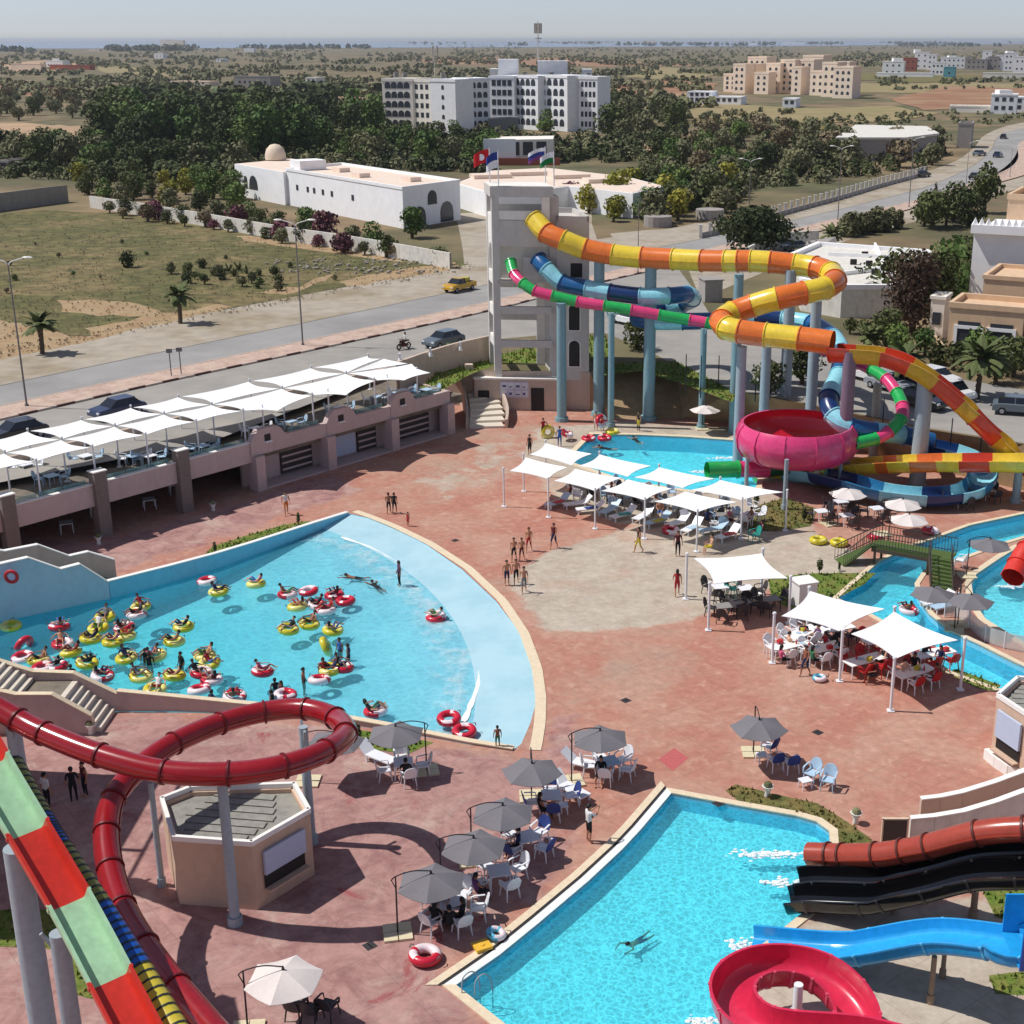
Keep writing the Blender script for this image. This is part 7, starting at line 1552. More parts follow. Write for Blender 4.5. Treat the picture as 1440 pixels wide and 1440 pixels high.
def mk_lounger(ms, mb_):
 t = thing("sun_lounger", "lounger", "sun lounger"); m = MB(); m.prism([(-.32, -.55), (.32, -.55), (.32, .95), (-.32, .95)], .30, .36); m.build("bed", mb_, t)
 m = MB(); m.add([(-.32, -.55, .3), (.32, -.55, .3), (.32, -1.05, .75), (-.32, -1.05, .75), (-.32, -.55, .36), (.32, -.55, .36), (.32, -1.08, .81), (-.32, -1.08, .81)], [(0, 1, 2, 3), (7, 6, 5, 4), (0, 4, 5, 1), (1, 5, 6, 2), (2, 6, 7, 3), (3, 7, 4, 0)]); m.build("backrest", mb_, t)
 for x in (-.28, .28):
  for y in (-.5, .85): m = MB(); m.box((x, y, .15), (.06, .08, .3)); m.build("leg", ms, t)
 return t
LG = {"white": mk_lounger(M_plw, M_plw), "blue": mk_lounger(M_plw, M_plg)}
def lounger(kind, loc, rz, label, group=None): return put(LG[kind], "lg" + kind, loc, rz, label, group)
# cantilever parasols
M_ug = mat("grey_parasol_cloth", lin(118, 115, 119), .85, .05, 2); M_uw = mat("pale_parasol_cloth", lin(222, 212, 206), .85, .04, 2); M_slabc = mat("cream_base_slab", lin(216, 204, 170), .8, .06, 2)
def mk_umb(mt, n=6, R0=1.3):
 t = thing("parasol", "parasol", "parasol"); zr, za = 1.98, 2.38
 for k in range(n):
  a0, a1 = 2 * math.pi * k / n + .3, 2 * math.pi * (k + 1) / n + .3; A_, B2 = Vector((R0 * math.cos(a0), R0 * math.sin(a0), zr)), Vector((R0 * math.cos(a1), R0 * math.sin(a1), zr)); T = Vector((0, 0, za)); m = MB(); vs = []; N = 4
  for r in range(N + 1):
   for s in range(N + 1):
    f = r / N; p = T.lerp(A_.lerp(B2, s / N), f); p.z -= .07 * f * math.sin(math.pi * s / N) * f - .03 * math.sin(math.pi * f); vs.append(p)
  fs = [(r * (N + 1) + s, (r + 1) * (N + 1) + s, (r + 1) * (N + 1) + s + 1, r * (N + 1) + s + 1) for r in range(N) for s in range(N)]; low = [v - Vector((0, 0, .015)) for v in vs]
  m.add(vs, fs); m.add(low, [f[::-1] for f in fs]); m.build("canopy_panel", mt, t, smooth=True)
  m = MB(); m.beam(T - Vector((0, 0, .06)), A_ - Vector((0, 0, .03)), .03, .03); m.build("rib", M_blackm, t)
 m = MB(); m.cyl((0, 0, za - .05), (0, 0, za + .12), .06, .03, 8); m.build("hub", M_blackm, t)
 m = MB(); m.cyl((-1.3, 0, 0), (-1.28, 0, 2.15), .033, .03, 8); m.build("pole", M_blackm, t)
 m = MB(); m.sweep(catmull([Vector((-1.45, 0, 2.26)), Vector((-1.25, 0, 2.42)), Vector((-.65, 0, 2.56)), Vector((0, 0, 2.48))], 5), circ(.022, 6), closed=True); m.beam((-1.28, 0, 2.1), (-1.28, 0, 2.42), .05, .05); m.beam((-1.43, 0, 2.26), (-1.28, 0, 1.9), .03, .03); m.build("arm", M_blackm, t)
 for dx in (-.27, .27):
  for dy in (-.27, .27): m = MB(); m.box((-1.3 + dx, dy, .05), (.5, .5, .08)); m.build("base_slab", M_slabc, t)
 return t
UM = {"grey": mk_umb(M_ug), "pale": mk_umb(M_uw)}
UPOS = {}
def umb(kind, px, py, ang, label, key=None, z=2.38, group=None, sc=None):
 g = G(px, py, z); o = put(UM[kind], "um" + kind, (g.x, g.y, 0), ang, label, group, sc)
 UPOS[key] = Vector((g.x, g.y, 0)); return o
umb("grey", 556, 1021, 0.2 + math.pi, "grey parasol beside the wave pool wall, right of the red loop", "U1")
umb("grey", 470, 1032, 0, "grey parasol mostly hidden behind the right end of the red loop", "U0")
umb("grey", 844, 1027, 0.25, "grey parasol nearest the wave pool's shallow corner", "U2")
umb("grey", 748, 1073, -1.5, "grey parasol with its pole in front, above the man taking a photo", "U3")
umb("grey", 707, 1132, 0.2, "grey parasol third from the bottom of the diagonal row", "U4")
umb("grey", 666, 1178, 0.1, "grey parasol second from the bottom of the diagonal row", "U5")
umb("grey", 606, 1228, 0.2, "sagging grey parasol at the bottom of the diagonal row over a dark group", "U6")
umb("pale", 398, 1363, 0.1, "off-white parasol in the foreground below the kiosk", "U7")
umb("grey", 1068, 1012, -1.55, "lone grey parasol over blue chairs on the red plaza", "U8")
umb("grey", 1313, 826, 2.9, "left of two grey parasols by the right pool", "U9")
umb("grey", 1366, 836, -1.4, "right of two grey parasols by the right pool", "U10")
umb("grey", 1393, 758, 0.1, "grey parasol between the lazy river and the right pool", "U11")
umb("pale", 1193, 687, 0.4, "off-white parasol in the shade right of the bowl, leftmost of three", "U12")
umb("pale", 1270, 702, 0.2, "off-white parasol below the blue loop, middle of three", "U13")
umb("pale", 1279, 723, 0.2, "off-white parasol nearest the footbridge, lowest of three", "U14")
umb("pale", 992, 570, -1.5, "pale parasol on the sand behind the rear pool", "U15")
def ring_set(key, kind, tkind, n, desc, a0=0.5, r=.85, tl=True, dx=0, dy=0, skip=()):
 c = UPOS[key] + Vector((dx, dy, 0))
 if tl: table(tkind, c, a0 * .5, f"{'white' if tkind == 'white' else tkind} plastic table {desc}")
 for k in range(n):
  if k in skip: continue
  a = a0 + 2 * math.pi * k / n + random.uniform(-.2, .2); p = c + Vector((math.cos(a), math.sin(a), 0)) * r
  chair(kind, p, a + math.pi, f"{ {'white': 'white', 'blue': 'white and blue', 'red': 'red', 'dark': 'dark', 'pale': 'pale blue', 'teal': 'teal', 'whiter': 'red and white'}[kind]} plastic chair {desc}", "chairs " + desc)
ring_set("U1", "white", "white", 4, "under the grey parasol by the wave pool wall", .3, dx=.3, dy=-.2)
ring_set("U2", "white", "pale", 5, "under the grey parasol by the shallow corner", .8, dx=.4, dy=.3)
ring_set("U3", "blue", "white", 4, "under the parasol left of the man with a phone", .2, dx=.8, dy=.3)
ring_set("U4", "blue", "white", 4, "under the third parasol of the diagonal row", .9, dx=.9, dy=.4)
ring_set("U5", "white", "white", 4, "under the second parasol of the diagonal row", .5, dx=.9, dy=.4)
ring_set("U6", "white", "white", 5, "under the sagging parasol at the row's end", .1, r=1.0, dx=.6, dy=.6)
c8 = UPOS["U8"]
for i, (px, py, kd, fa, lab) in enumerate(((1081, 1062, "blue", 2.4, "blue backed white chair furthest from the pool in the group on the red plaza"), (1090, 1082, "blue", 1.9, "blue backed white chair in the middle of the group on the red plaza"), (1112, 1085, "blue", 1.8, "blue backed white chair right in the group on the red plaza"), (1141, 1100, "pale", 4.0, "pale chair with a small table, left of the two by the brown grass"), (1164, 1110, "pale", 4.3, "pale chair nearest the brown grass, right of the two"))):
 chair(kd, G(px, py), fa, lab)
table("small", G(1071, 1072), .3, "low blue-grey side table before the blue backed chairs"); table("small", G(1132, 1108), .4, "low white side table at the pale chairs by the brown grass")
table("small", G(790, 1143), .2, "small white side table by the man with a phone")
lounger("white", G(803, 1118), -2.4, "white lounger right of the parasol above the man with a phone"); lounger("white", G(533, 1072), -2.2, "white lounger left of the parasol by the wave pool wall"); lounger("white", G(823, 1082), -2.0, "white lounger left of the shallow corner parasol")
# furniture under the eight sails
def gpt(u, v):
 "place under the eight sails: u along the rows, v from the plaza side to the pool side"
 a = G(771, 715); b = G(1030, 765); q = a.lerp(b, u); n = (b - a).normalized(); return q + Vector((-n.y, n.x, 0)) * v
wf = 0
for i in range(11):
 u = .02 + i * .093; lounger("white" if i % 3 else "blue", gpt(u, .7 + .5 * (i % 2)), random.uniform(1.8, 2.6), "white sun lounger in the row along the plaza edge of the eight sails" if i % 3 else "pale blue sun lounger in the row along the plaza edge of the eight sails", "loungers along the plaza edge of the eight sails")
for i in range(6):
 c = gpt(.03 + i * .186, .75 + .5 * ((2 * i) % 2)); m = MB(); m.box((c.x, c.y, .385), (.5, .9, .03), 2.2 + random.uniform(-.3, .3)); mt_ = [M_plr, M_plb, M_plt, M_ply, M_plg, M_plr][i]; m.build("towel", mt_, None, label=["red", "dark blue", "teal", "yellow", "pale blue", "second red"][i] + " towel lying on a lounger along the plaza edge of the eight sails", cat="towel")
for i in range(10):
 u = .05 + i * .1; c = gpt(u, 3.2 + 1.1 * (i % 2)); kd = ["white", "dark", "pale"][i % 3]; table("white" if i % 2 else "dark", c, random.uniform(0, 1), "table among chairs under the eight sails, pale top" if i % 2 else "grey topped table among chairs under the eight sails", "tables under the eight sails")
 for k in range(3):
  a = random.uniform(0, 1) + k * 2.1; chair(kd, c + Vector((math.cos(a), math.sin(a), 0)) * .85, a + math.pi, f"{ {'white': 'white', 'dark': 'dark', 'pale': 'pale blue'}[kd]} plastic chair at a table under the eight sails", "chairs under the eight sails")
for i in range(7):
 c = gpt(.0 + i * .15, 6.4); chair(["white", "pale"][i % 2], c, random.uniform(0, 6.28), ("white" if i % 2 == 0 else "pale blue") + " plastic chair near the rear pool under the eight sails", "chairs near the rear pool")
chair("teal", G(1060, 762), 3.6, "teal chair at the right end of the eight sails"); lounger("white", G(1018, 742), 1.3, "white lounger in the sun gap of the eight sails")
# under the three large sails
for px, py, kd in ((1012, 840, "pale"), (1048, 842, "white"), (1040, 862, "dark"), (1082, 858, "dark"), (1020, 868, "dark")):
 c = G(px, py); lab = {(1012, 840): "at the left rear", (1048, 842): "at the rear", (1040, 862): "in the middle", (1082, 858): "at the right", (1020, 868): "at the front"}[(px, py)]
 table("dark" if kd == "dark" else "white", c, .3, f"table {lab} under the leftmost large sail")
 for k in range(3):
  a = .4 + k * 2.1 + random.uniform(-.3, .3); chair("teal" if (px == 1048 and k == 1) else "dark", c + Vector((math.cos(a), math.sin(a), 0)) * .85, a + math.pi, ("teal" if (px == 1048 and k == 1) else "dark") + f" chair at the table {lab} under the leftmost large sail", "chairs under the leftmost large sail")
for px, py, rz, lab, kd in ((1128, 906, .75, "at the left under the middle sail", "white"), (1108, 924, .5, "in front under the middle sail", "white"), (1156, 928, .5, "at the right under the middle sail", "white"), (1172, 900, .4, "at the back under the middle sail", "dark"), (1215, 945, .5, "at the left under the right sail", "red"), (1284, 962, .5, "near the right sail's front pole", "whiter"), (1312, 935, .4, "near the river under the right sail", "red"), (1240, 915, .4, "at the back under the right sail", "red")):
 c = G(px, py); table("long", c, rz, "long table " + lab)
 for k in range(4):
  s = -1 if k % 2 else 1; e = -.5 + (k // 2); p = c + Vector((math.cos(rz) * e * 1.1 - math.sin(rz) * s * .75, math.sin(rz) * e * 1.1 + math.cos(rz) * s * .75, 0)); chair(kd, p, rz + math.pi / 2 + (math.pi if s > 0 else 0), f"{ {'white': 'white', 'red': 'red', 'whiter': 'red and white', 'dark': 'dark'}[kd]} chair at the long table {lab}", "chairs at the long tables")
 for k in range(4):
  q = c + Vector((random.uniform(-.8, .8), random.uniform(-.2, .2), .74)); m = MB(); kind_ = k % 3
  if kind_ == 0: m.lathe([(.0, .0), (.11, .0), (.15, .03), (.1, .015), (0, .01)], q, 10); m.build("plate", M_plg, None, label="pale plate on the long table " + lab, cat="plate", group="plates on the long tables")
  elif kind_ == 1: m.lathe([(0, 0), (.045, 0), (.045, .18), (.018, .24), (.018, .3), (0, .3)], q, 8); m.build("bottle", [M_plt, M_plr, M_plb][k % 3], None, label="bottle on the long table " + lab, cat="bottle", group="bottles on the long tables")
  else: m.box(q + Vector((0, 0, .1)), (.3, .22, .2), random.random()); m.build("bag", [M_plr, M_plb, M_ply][(k + px) % 3], None, label="bag on the long table " + lab, cat="bag", group="bags on the long tables")
# tables in the shade right of the bowl
for px, py, lab in ((1155, 732, "left in the shade below the bowl"), (1182, 718, "behind in the shade below the bowl"), (1190, 738, "in the middle below the bowl"), (1232, 728, "right in the shade below the bowl"), (1350, 712, "white topped by the brick patch below the blue loop"), (1388, 702, "right of the brick patch below the loop")):
 c = G(px, py); table("white", c, .3, "white table " + lab)
 for k in range(3):
  a = .9 + k * 2.1; chair("dark", c + Vector((math.cos(a), math.sin(a), 0)) * .85, a + math.pi, "dark chair at the white table " + lab, "dark chairs below the bowl")
for a_, b_ in ((418, 1432), (440, 1436), (462, 1430)): chair("dark", G(a_, b_), 1.2, "dark chair in the row below the off-white foreground parasol", "dark foreground chairs")
chair("white", G(1350, 798), 2.5, "white chair beside the footbridge steps"); lounger("white", G(1316, 852), 2.0, "white lounger left of the two grey parasols by the right pool"); lounger("blue", G(1330, 858), 2.0, "pale lounger between the two grey parasols by the right pool")
# furniture on the terrace deck
for i, (px, py) in enumerate(((35, 652), (72, 668), (120, 640), (188, 640), (210, 640), (285, 626), (360, 601), (410, 592), (478, 572), (530, 557), (567, 548), (600, 547))):
 c = G(px, py, ZD + .72); c.z = ZD; table("pale" if i % 2 else "white", c, .9, ("glassy pale" if i % 2 else "white") + " table on the terrace deck under the sails", "tables on the terrace")
 for k in range(2):
  a = .6 + k * 2.6; chair("pale" if i % 3 else "white", c + Vector((math.cos(a) * .8, math.sin(a) * .8, 0)), a + math.pi, ("pale blue" if i % 3 else "white") + " chair on the terrace deck under the sails", "chairs on the terrace")
for i in range(8):
 c = TP(-14 + i * 3.2, 2.5 + (i % 2) * 1.5); table("white", c, .4, "table in the dark open hall below the terrace", "tables in the hall below the terrace")
# sunken litter and floats
g = G(678, 1334); fb = thing("float_board", "square yellow float lying at the near pool's edge", "float", (g.x, g.y, .06)); m = MB(); m.box((g.x, g.y, .12), (.62, .55, .12), .5); m.build("pad", mat("float_yellow", lin(232, 182, 62), .5, .05, 2), fb); m = MB(); m.cyl((g.x, g.y, .18), (g.x, g.y, .21), .12, .1, 10); m.build("boss", mat("float_yellow", (0, 0, 0)), fb)
# ------------------------------------------------------------------ people and swim rings
M_sk = [mat("skin_tan", lin(186, 134, 104), .6, .04, 6), mat("skin_brown", lin(148, 100, 76), .6, .04, 6), mat("skin_light", lin(214, 168, 140), .6, .04, 6)]
M_hair = mat("dark_hair", lin(30, 24, 22), .6, .1, 8)
CL = {k: mat("cloth_" + k, lin(*v), .85, .06, 4) for k, v in dict(black=(30, 30, 34), white=(226, 224, 222), red=(168, 40, 48), navy=(36, 44, 84), pink=(206, 96, 132), yellow=(206, 186, 60), blue=(60, 104, 170), green=(60, 122, 84), purple=(104, 60, 112), maroon=(96, 36, 44), grey=(120, 120, 124), orange=(206, 120, 60)).items()}
def skeleton(pose):
 "joint places, radii and bones of a 1.7 m figure facing +Y"
 J, B = {}, []
 def j(n, p, r): J[n] = (Vector(p), r if isinstance(r, tuple) else (r, r))
 lean = 0.0
 if pose in ("stand", "walk", "phone", "carry"):
  j("pelvis", (0, 0, .95), (.15, .11)); j("waist", (0, 0, 1.1), (.125, .095)); j("chest", (0, -.01, 1.3), (.155, .11)); j("neck", (0, 0, 1.46), .055); up = Vector((0, 0, 1)); fw = Vector((0, 1, 0)); hb = Vector((0, .015, 1.53))
 elif pose == "sit":
  j("pelvis", (0, 0, .53), (.15, .13)); j("waist", (0, -.03, .7), (.125, .1)); j("chest", (0, -.05, .9), (.155, .11)); j("neck", (0, -.03, 1.06), .055); up = Vector((0, .05, 1)).normalized(); fw = Vector((0, 1, -.05)).normalized(); hb = Vector((0, -.01, 1.13))
 elif pose == "ride":
  j("pelvis", (0, -.12, .12), (.15, .13)); j("waist", (0, -.24, .24), (.125, .1)); j("chest", (0, -.36, .4), (.155, .11)); j("neck", (0, -.42, .56), .055); up = Vector((0, -.3, .95)).normalized(); fw = Vector((0, .95, .3)).normalized(); hb = Vector((0, -.44, .63))
 elif pose == "swim":
  j("pelvis", (0, -.5, -.02), (.14, .11)); j("waist", (0, -.33, .0), (.12, .1)); j("chest", (0, -.12, .02), (.15, .11)); j("neck", (0, .05, .06), .055); up = Vector((0, .75, .66)).normalized(); fw = Vector((0, .66, -.75)).normalized(); hb = Vector((0, .1, .12))
 j("chin", hb, (.062, .07)); j("face", hb + up * .09 + fw * .01, (.078, .092)); j("crown", hb + up * .17 - fw * .01, (.06, .07)); j("nose", hb + up * .075 + fw * .105, .014)
 for s, nm in ((1, "l"), (-1, "r")): j("ear" + nm, hb + up * .085 + Vector((s * .088, 0, 0)), .016); B.append(("face", "ear" + nm))
 B += [("pelvis", "waist"), ("waist", "chest"), ("chest", "neck"), ("neck", "chin"), ("chin", "face"), ("face", "crown"), ("face", "nose")]
 C = J["chest"][0]
 for s, nm in ((1, "l"), (-1, "r")):
  if pose == "stand": sh, el, wr = (s * .19, 0, 1.41), (s * .25, -.03, 1.15), (s * .27, .05, .91)
  elif pose == "walk": sh, el, wr = (s * .19, 0, 1.41), (s * .24, -.1 * s - .02, 1.16), (s * .25, .14 - .2 * s, .95)
  elif pose == "phone": sh, el, wr = (s * .19, 0, 1.41), (s * .24, .2, 1.24), (s * .1, .38, 1.42)
  elif pose == "carry": sh, el, wr = (s * .19, 0, 1.41), (s * .34, .02, 1.2), (s * .36, .2, 1.06)
  elif pose == "sit": sh, el, wr = (s * .19, -.03, 1.0), (s * .25, .08, .77), (s * .16, .32, .72)
  elif pose == "ride": sh, el, wr = (s * .2, -.4, .5), (s * .42, -.3, .36), (s * .5, -.02, .36)
  else: sh, el, wr = (s * .19, 0.02, .05), (s * .42, .22, .05 if s > 0 else .16), (s * .34, .5, .0 if s > 0 else .1)
  j("sh" + nm, sh, (.058, .062)); j("el" + nm, el, .042); j("wr" + nm, wr, (.03, .026)); B += [("chest", "sh" + nm), ("sh" + nm, "el" + nm), ("el" + nm, "wr" + nm)]
  W = Vector(wr); d = (W - Vector(el)).normalized(); j("pa" + nm, W + d * .075, (.04, .02)); B.append(("wr" + nm, "pa" + nm))
  q = d.cross(Vector((s, 0, .2))).normalized(); Pm = W + d * .085
  for k, (o, ln) in enumerate(((-.032, .075), (-.011, .09), (.011, .085), (.032, .065))):
   b1 = Pm + q * o + d * ln * .6; b2 = b1 + (d * .75 + Vector((-s * .5, 0, 0))).normalized() * ln * .5; j(f"f{k}a" + nm, b1, .0095); j(f"f{k}b" + nm, b2, .008); B += [("pa" + nm, f"f{k}a" + nm), (f"f{k}a" + nm, f"f{k}b" + nm)]
  j("th" + nm, W + d * .07 + q * -.055, .0105); B.append(("pa" + nm, "th" + nm))
  if pose in ("stand", "phone", "carry"): hp, kn, an, to = (s * .095, 0, .88), (s * .11, .02, .5), (s * .115, -.02, .09), (s * .13, .12, .03)
  elif pose == "walk": hp, kn, an, to = (s * .09, 0, .88), (s * .1, .12 * s + .06, .5), (s * .1, .24 * s - (.05 if s < 0 else 0), .1 if s > 0 else .13), (s * .11, .24 * s + .13 - (.05 if s < 0 else 0), .03)
  elif pose == "sit": hp, kn, an, to = (s * .1, .05, .5), (s * .14, .45, .48), (s * .14, .46, .09), (s * .15, .6, .03)
  elif pose == "ride": hp, kn, an, to = (s * .1, -.02, .14), (s * .17, .34, .44), (s * .2, .66, .2), (s * .22, .76, .3)
  else: hp, kn, an, to = (s * .09, -.6, -.03), (s * .13, -.95, -.05), (s * .12, -1.32, -.02 + .06 * s), (s * .12, -1.45, -.04)
  j("hp" + nm, hp, (.09, .095)); j("kn" + nm, kn, .06); j("an" + nm, an, .038); j("to" + nm, to, (.045, .03)); B += [("pelvis", "hp" + nm), ("hp" + nm, "kn" + nm), ("kn" + nm, "an" + nm), ("an" + nm, "to" + nm)]
 return J, B, (hb, up, fw)
BODY = {}
def body(pose):
 if pose in BODY: return BODY[pose]
 J, B, head = skeleton(pose); names = list(J); bm = bmesh.new(); lay = bm.verts.layers.skin.verify(); vv = {n: bm.verts.new(J[n][0]) for n in names}
 for a, b in B: bm.edges.new((vv[a], vv[b]))
 for n in names: vv[n][lay].radius = J[n][1]; vv[n][lay].use_root = (n == "pelvis")
 me = bpy.data.meshes.new("body_" + pose); bm.to_mesh(me); bm.free(); o = bpy.data.objects.new("tmp", me); COL.objects.link(o)
 o.modifiers.new("skin", 'SKIN').use_smooth_shade = True; sb = o.modifiers.new("sub", 'SUBSURF'); sb.levels = 1; sb.render_levels = 1
 bpy.context.view_layer.update(); m2 = bpy.data.meshes.new_from_object(o.evaluated_get(bpy.context.evaluated_depsgraph_get())); bpy.data.objects.remove(o); m2.name = "person"
 seg = [(J[a][0], J[b][0], 1 if {a, b} <= {"pelvis", "waist", "chest", "neck"} or (a == "chest" and b.startswith("sh")) else 2 if a == "pelvis" or a.startswith("hp") else 3 if a.startswith("sh") else 4 if a.startswith("kn") else 0) for a, b in B]
 mi = []
 for p in m2.polygons:
  c = p.center; best = (9, 0)
  for a, b, g in seg:
   d = b - a; t = max(0, min(1, (c - a).dot(d) / max(d.length_squared, 1e-9))); q = (c - (a + d * t)).length
   if q < best[0]:
    gg = g
    if a == J["pelvis"][0] and t < .35 and g == 1: gg = 2
    best = (q, gg)
  mi.append(best[1])
 for _ in range(5): m2.materials.append(M_sk[0])
 m2.polygons.foreach_set("material_index", mi); m2.polygons.foreach_set("use_smooth", [True] * len(mi)); m2.update()
 hb, up, fw = head; hs = []
 for longh in (False, True):
  m = MB(); c = hb + up * .1 - fw * .012; sd = Vector((1, 0, 0)); vs = []; n, k = 12, 6
  for q in range(k + 1):
   th = (math.pi * .56) * q / k
   for i in range(n):
    ph = 2 * math.pi * i / n; rr = math.sin(th); f = math.cos(ph)
    ext = 1.0 + (.5 if longh else .12) * max(0, -f) * max(0, q / k - .5) * 2
    v = c + sd * (math.sin(ph) * rr * .1) + fw * (f * rr * (.1 if f > 0 else .12)) + up * (.112 * math.cos(th) * ext - (.14 * max(0, -f + .25) * max(0, q / k - .45) * 2 if longh else .05 * max(0, -f) * (q / k)) + (.055 * max(0, f) * (q / k) ** 2)); vs.append(v)
  m.add(vs, [(q * n + i, (q + 1) * n + i, (q + 1) * n + (i + 1) % n, q * n + (i + 1) % n) for q in range(k) for i in range(n)]); h = m.mesh("hair", None, True); h.materials.append(M_hair); hs.append(h)
 fm = MB()
 for s in (-1, 1): fm.ball(hb + up * .1 + fw * .088 + Vector((s * .034, 0, 0)), (.013, .013, .011), 6)
 fm.ball(hb + up * .022 + fw * .082, (.026, .012, .008), 6); fmesh = fm.mesh("face_features"); fmesh.materials.append(M_hair)
 BODY[pose] = (m2, hs, fmesh); return BODY[pose]
PN = [0]
def person(pose, loc, face, label, skin=0, top=None, bot="black", sleeve=None, legs=None, longh=False, h=1.68, group=None, scarf=None):
 me, hs, fm = body(pose); o = bpy.data.objects.new("person", me); COL.objects.link(o); o.location = loc; o.rotation_euler = (0, 0, face - math.pi / 2); o.scale = (h / 1.7,) * 3
 ms = [M_sk[skin], CL[top] if top else M_sk[skin], CL[bot] if bot else M_sk[skin], CL[sleeve] if sleeve else M_sk[skin], CL[legs] if legs else M_sk[skin]]
 for i, m_ in enumerate(ms): o.material_slots[i].link = 'OBJECT'; o.material_slots[i].material = m_
 c = bpy.data.objects.new("hair", hs[1 if longh else 0]); COL.objects.link(c); c.parent = o
 if scarf: c.material_slots[0].link = 'OBJECT'; c.material_slots[0].material = CL[scarf]; c.name = "head_scarf"
 f = bpy.data.objects.new("facial_features", fm); COL.objects.link(f); f.parent = o
 if len(label.split()) > 16: print('LONG', label)
 PN[0] += 1; return tag(o, label, "person", group)
# ---- rings
M_rr = mat("ring_red", lin(206, 34, 58), .35, .05, 3, coat=.3); M_rw = mat("ring_white", lin(240, 222, 224), .35, .03, 3, coat=.3); M_ry = mat("ring_yellow", lin(214, 198, 48), .35, .05, 3, coat=.3); M_rly = mat("ring_pale_yellow", lin(232, 224, 132), .35, .05, 3, coat=.3); M_rlb = mat("ring_pale_blue", lin(96, 190, 220), .35, .05, 3, coat=.3); M_rbk = mat("ring_handle", lin(30, 30, 30), .5, .05, 3)
def mk_ring(ca, cb, double=False, r=.185, R0=.42):
 t = thing("swim_ring", "ring", "swim ring"); N = 32
 for dy in ((0,) if not double else (-.66, .66)):
  for part in range(2):
   m = MB(); k = 10; vs = []; lo, hi = (0, N // 2 + 4) if part == 0 else (N // 2 + 4, N)
   for i in range(lo, hi + 1):
    a = 2 * math.pi * i / N + (math.pi if dy > 0 else 0)
    for j_ in range(k): b = 2 * math.pi * j_ / k; vs.append(((R0 + r * math.cos(b)) * math.cos(a), (R0 + r * math.cos(b)) * math.sin(a) + dy, r * math.sin(b) + .1))
   n = hi - lo; fs = [(i * k + j_, (i + 1) * k + j_, (i + 1) * k + (j_ + 1) % k, i * k + (j_ + 1) % k) for i in range(n) for j_ in range(k)]
   ms = [1 if (i // k) % 16 in (2, 3, 4, 5, 6) and (i % k) in (1, 2, 3) else 0 for i in range(n * k)] if part == 0 else [0] * (n * k)
   m.v = vs; m.f = fs; m.m = ms; m.build("ring_section", [ca, cb] if part == 0 else [cb, ca] if not double else [ca, cb], t, smooth=True)
  for s in (-1, 1):
   m = MB(); m.sweep([Vector((s * (R0 + .18), -.12 + dy, .24)), Vector((s * (R0 + .22), dy, .31)), Vector((s * (R0 + .18), .12 + dy, .24))], [(-.02, -.01), (-.02, .01), (.02, .01), (.02, -.01)], closed=True); m.build("handle", M_rbk, t)
 return t
RG = {"red": mk_ring(M_rr, M_rw), "yellow": mk_ring(M_ry, M_rly), "red2": mk_ring(M_rr, M_rw, True), "yellow2": mk_ring(M_ry, M_rly, True), "blue": mk_ring(M_rlb, M_rw, r=.12, R0=.26)}
def ring(kind, loc, rz, label, tilt=None, group=None):
 o = put(RG[kind], "rg" + kind, loc, rz, label, group)
 if tilt: o.rotation_euler = (tilt[0], tilt[1], rz)
 else: o.rotation_euler = (random.uniform(-.14, .14), random.uniform(-.14, .14), rz)
 return o
tops_ = [None, None, "black", "navy", "red", "white", "maroon", None, "pink", None, "grey", "black"]; bots_ = ["black", "navy", "red", "blue", "black", "grey", "green", "maroon"]
def seated(i, longh=False):
 t = tops_[(i * 5 + 3) % len(tops_)]; return dict(skin=(i * 2) % 3 if i % 4 else 1, top=t, bot=bots_[(i * 3) % len(bots_)], sleeve=t if t in ("black", "navy") else None, longh=longh or i % 3 == 0)
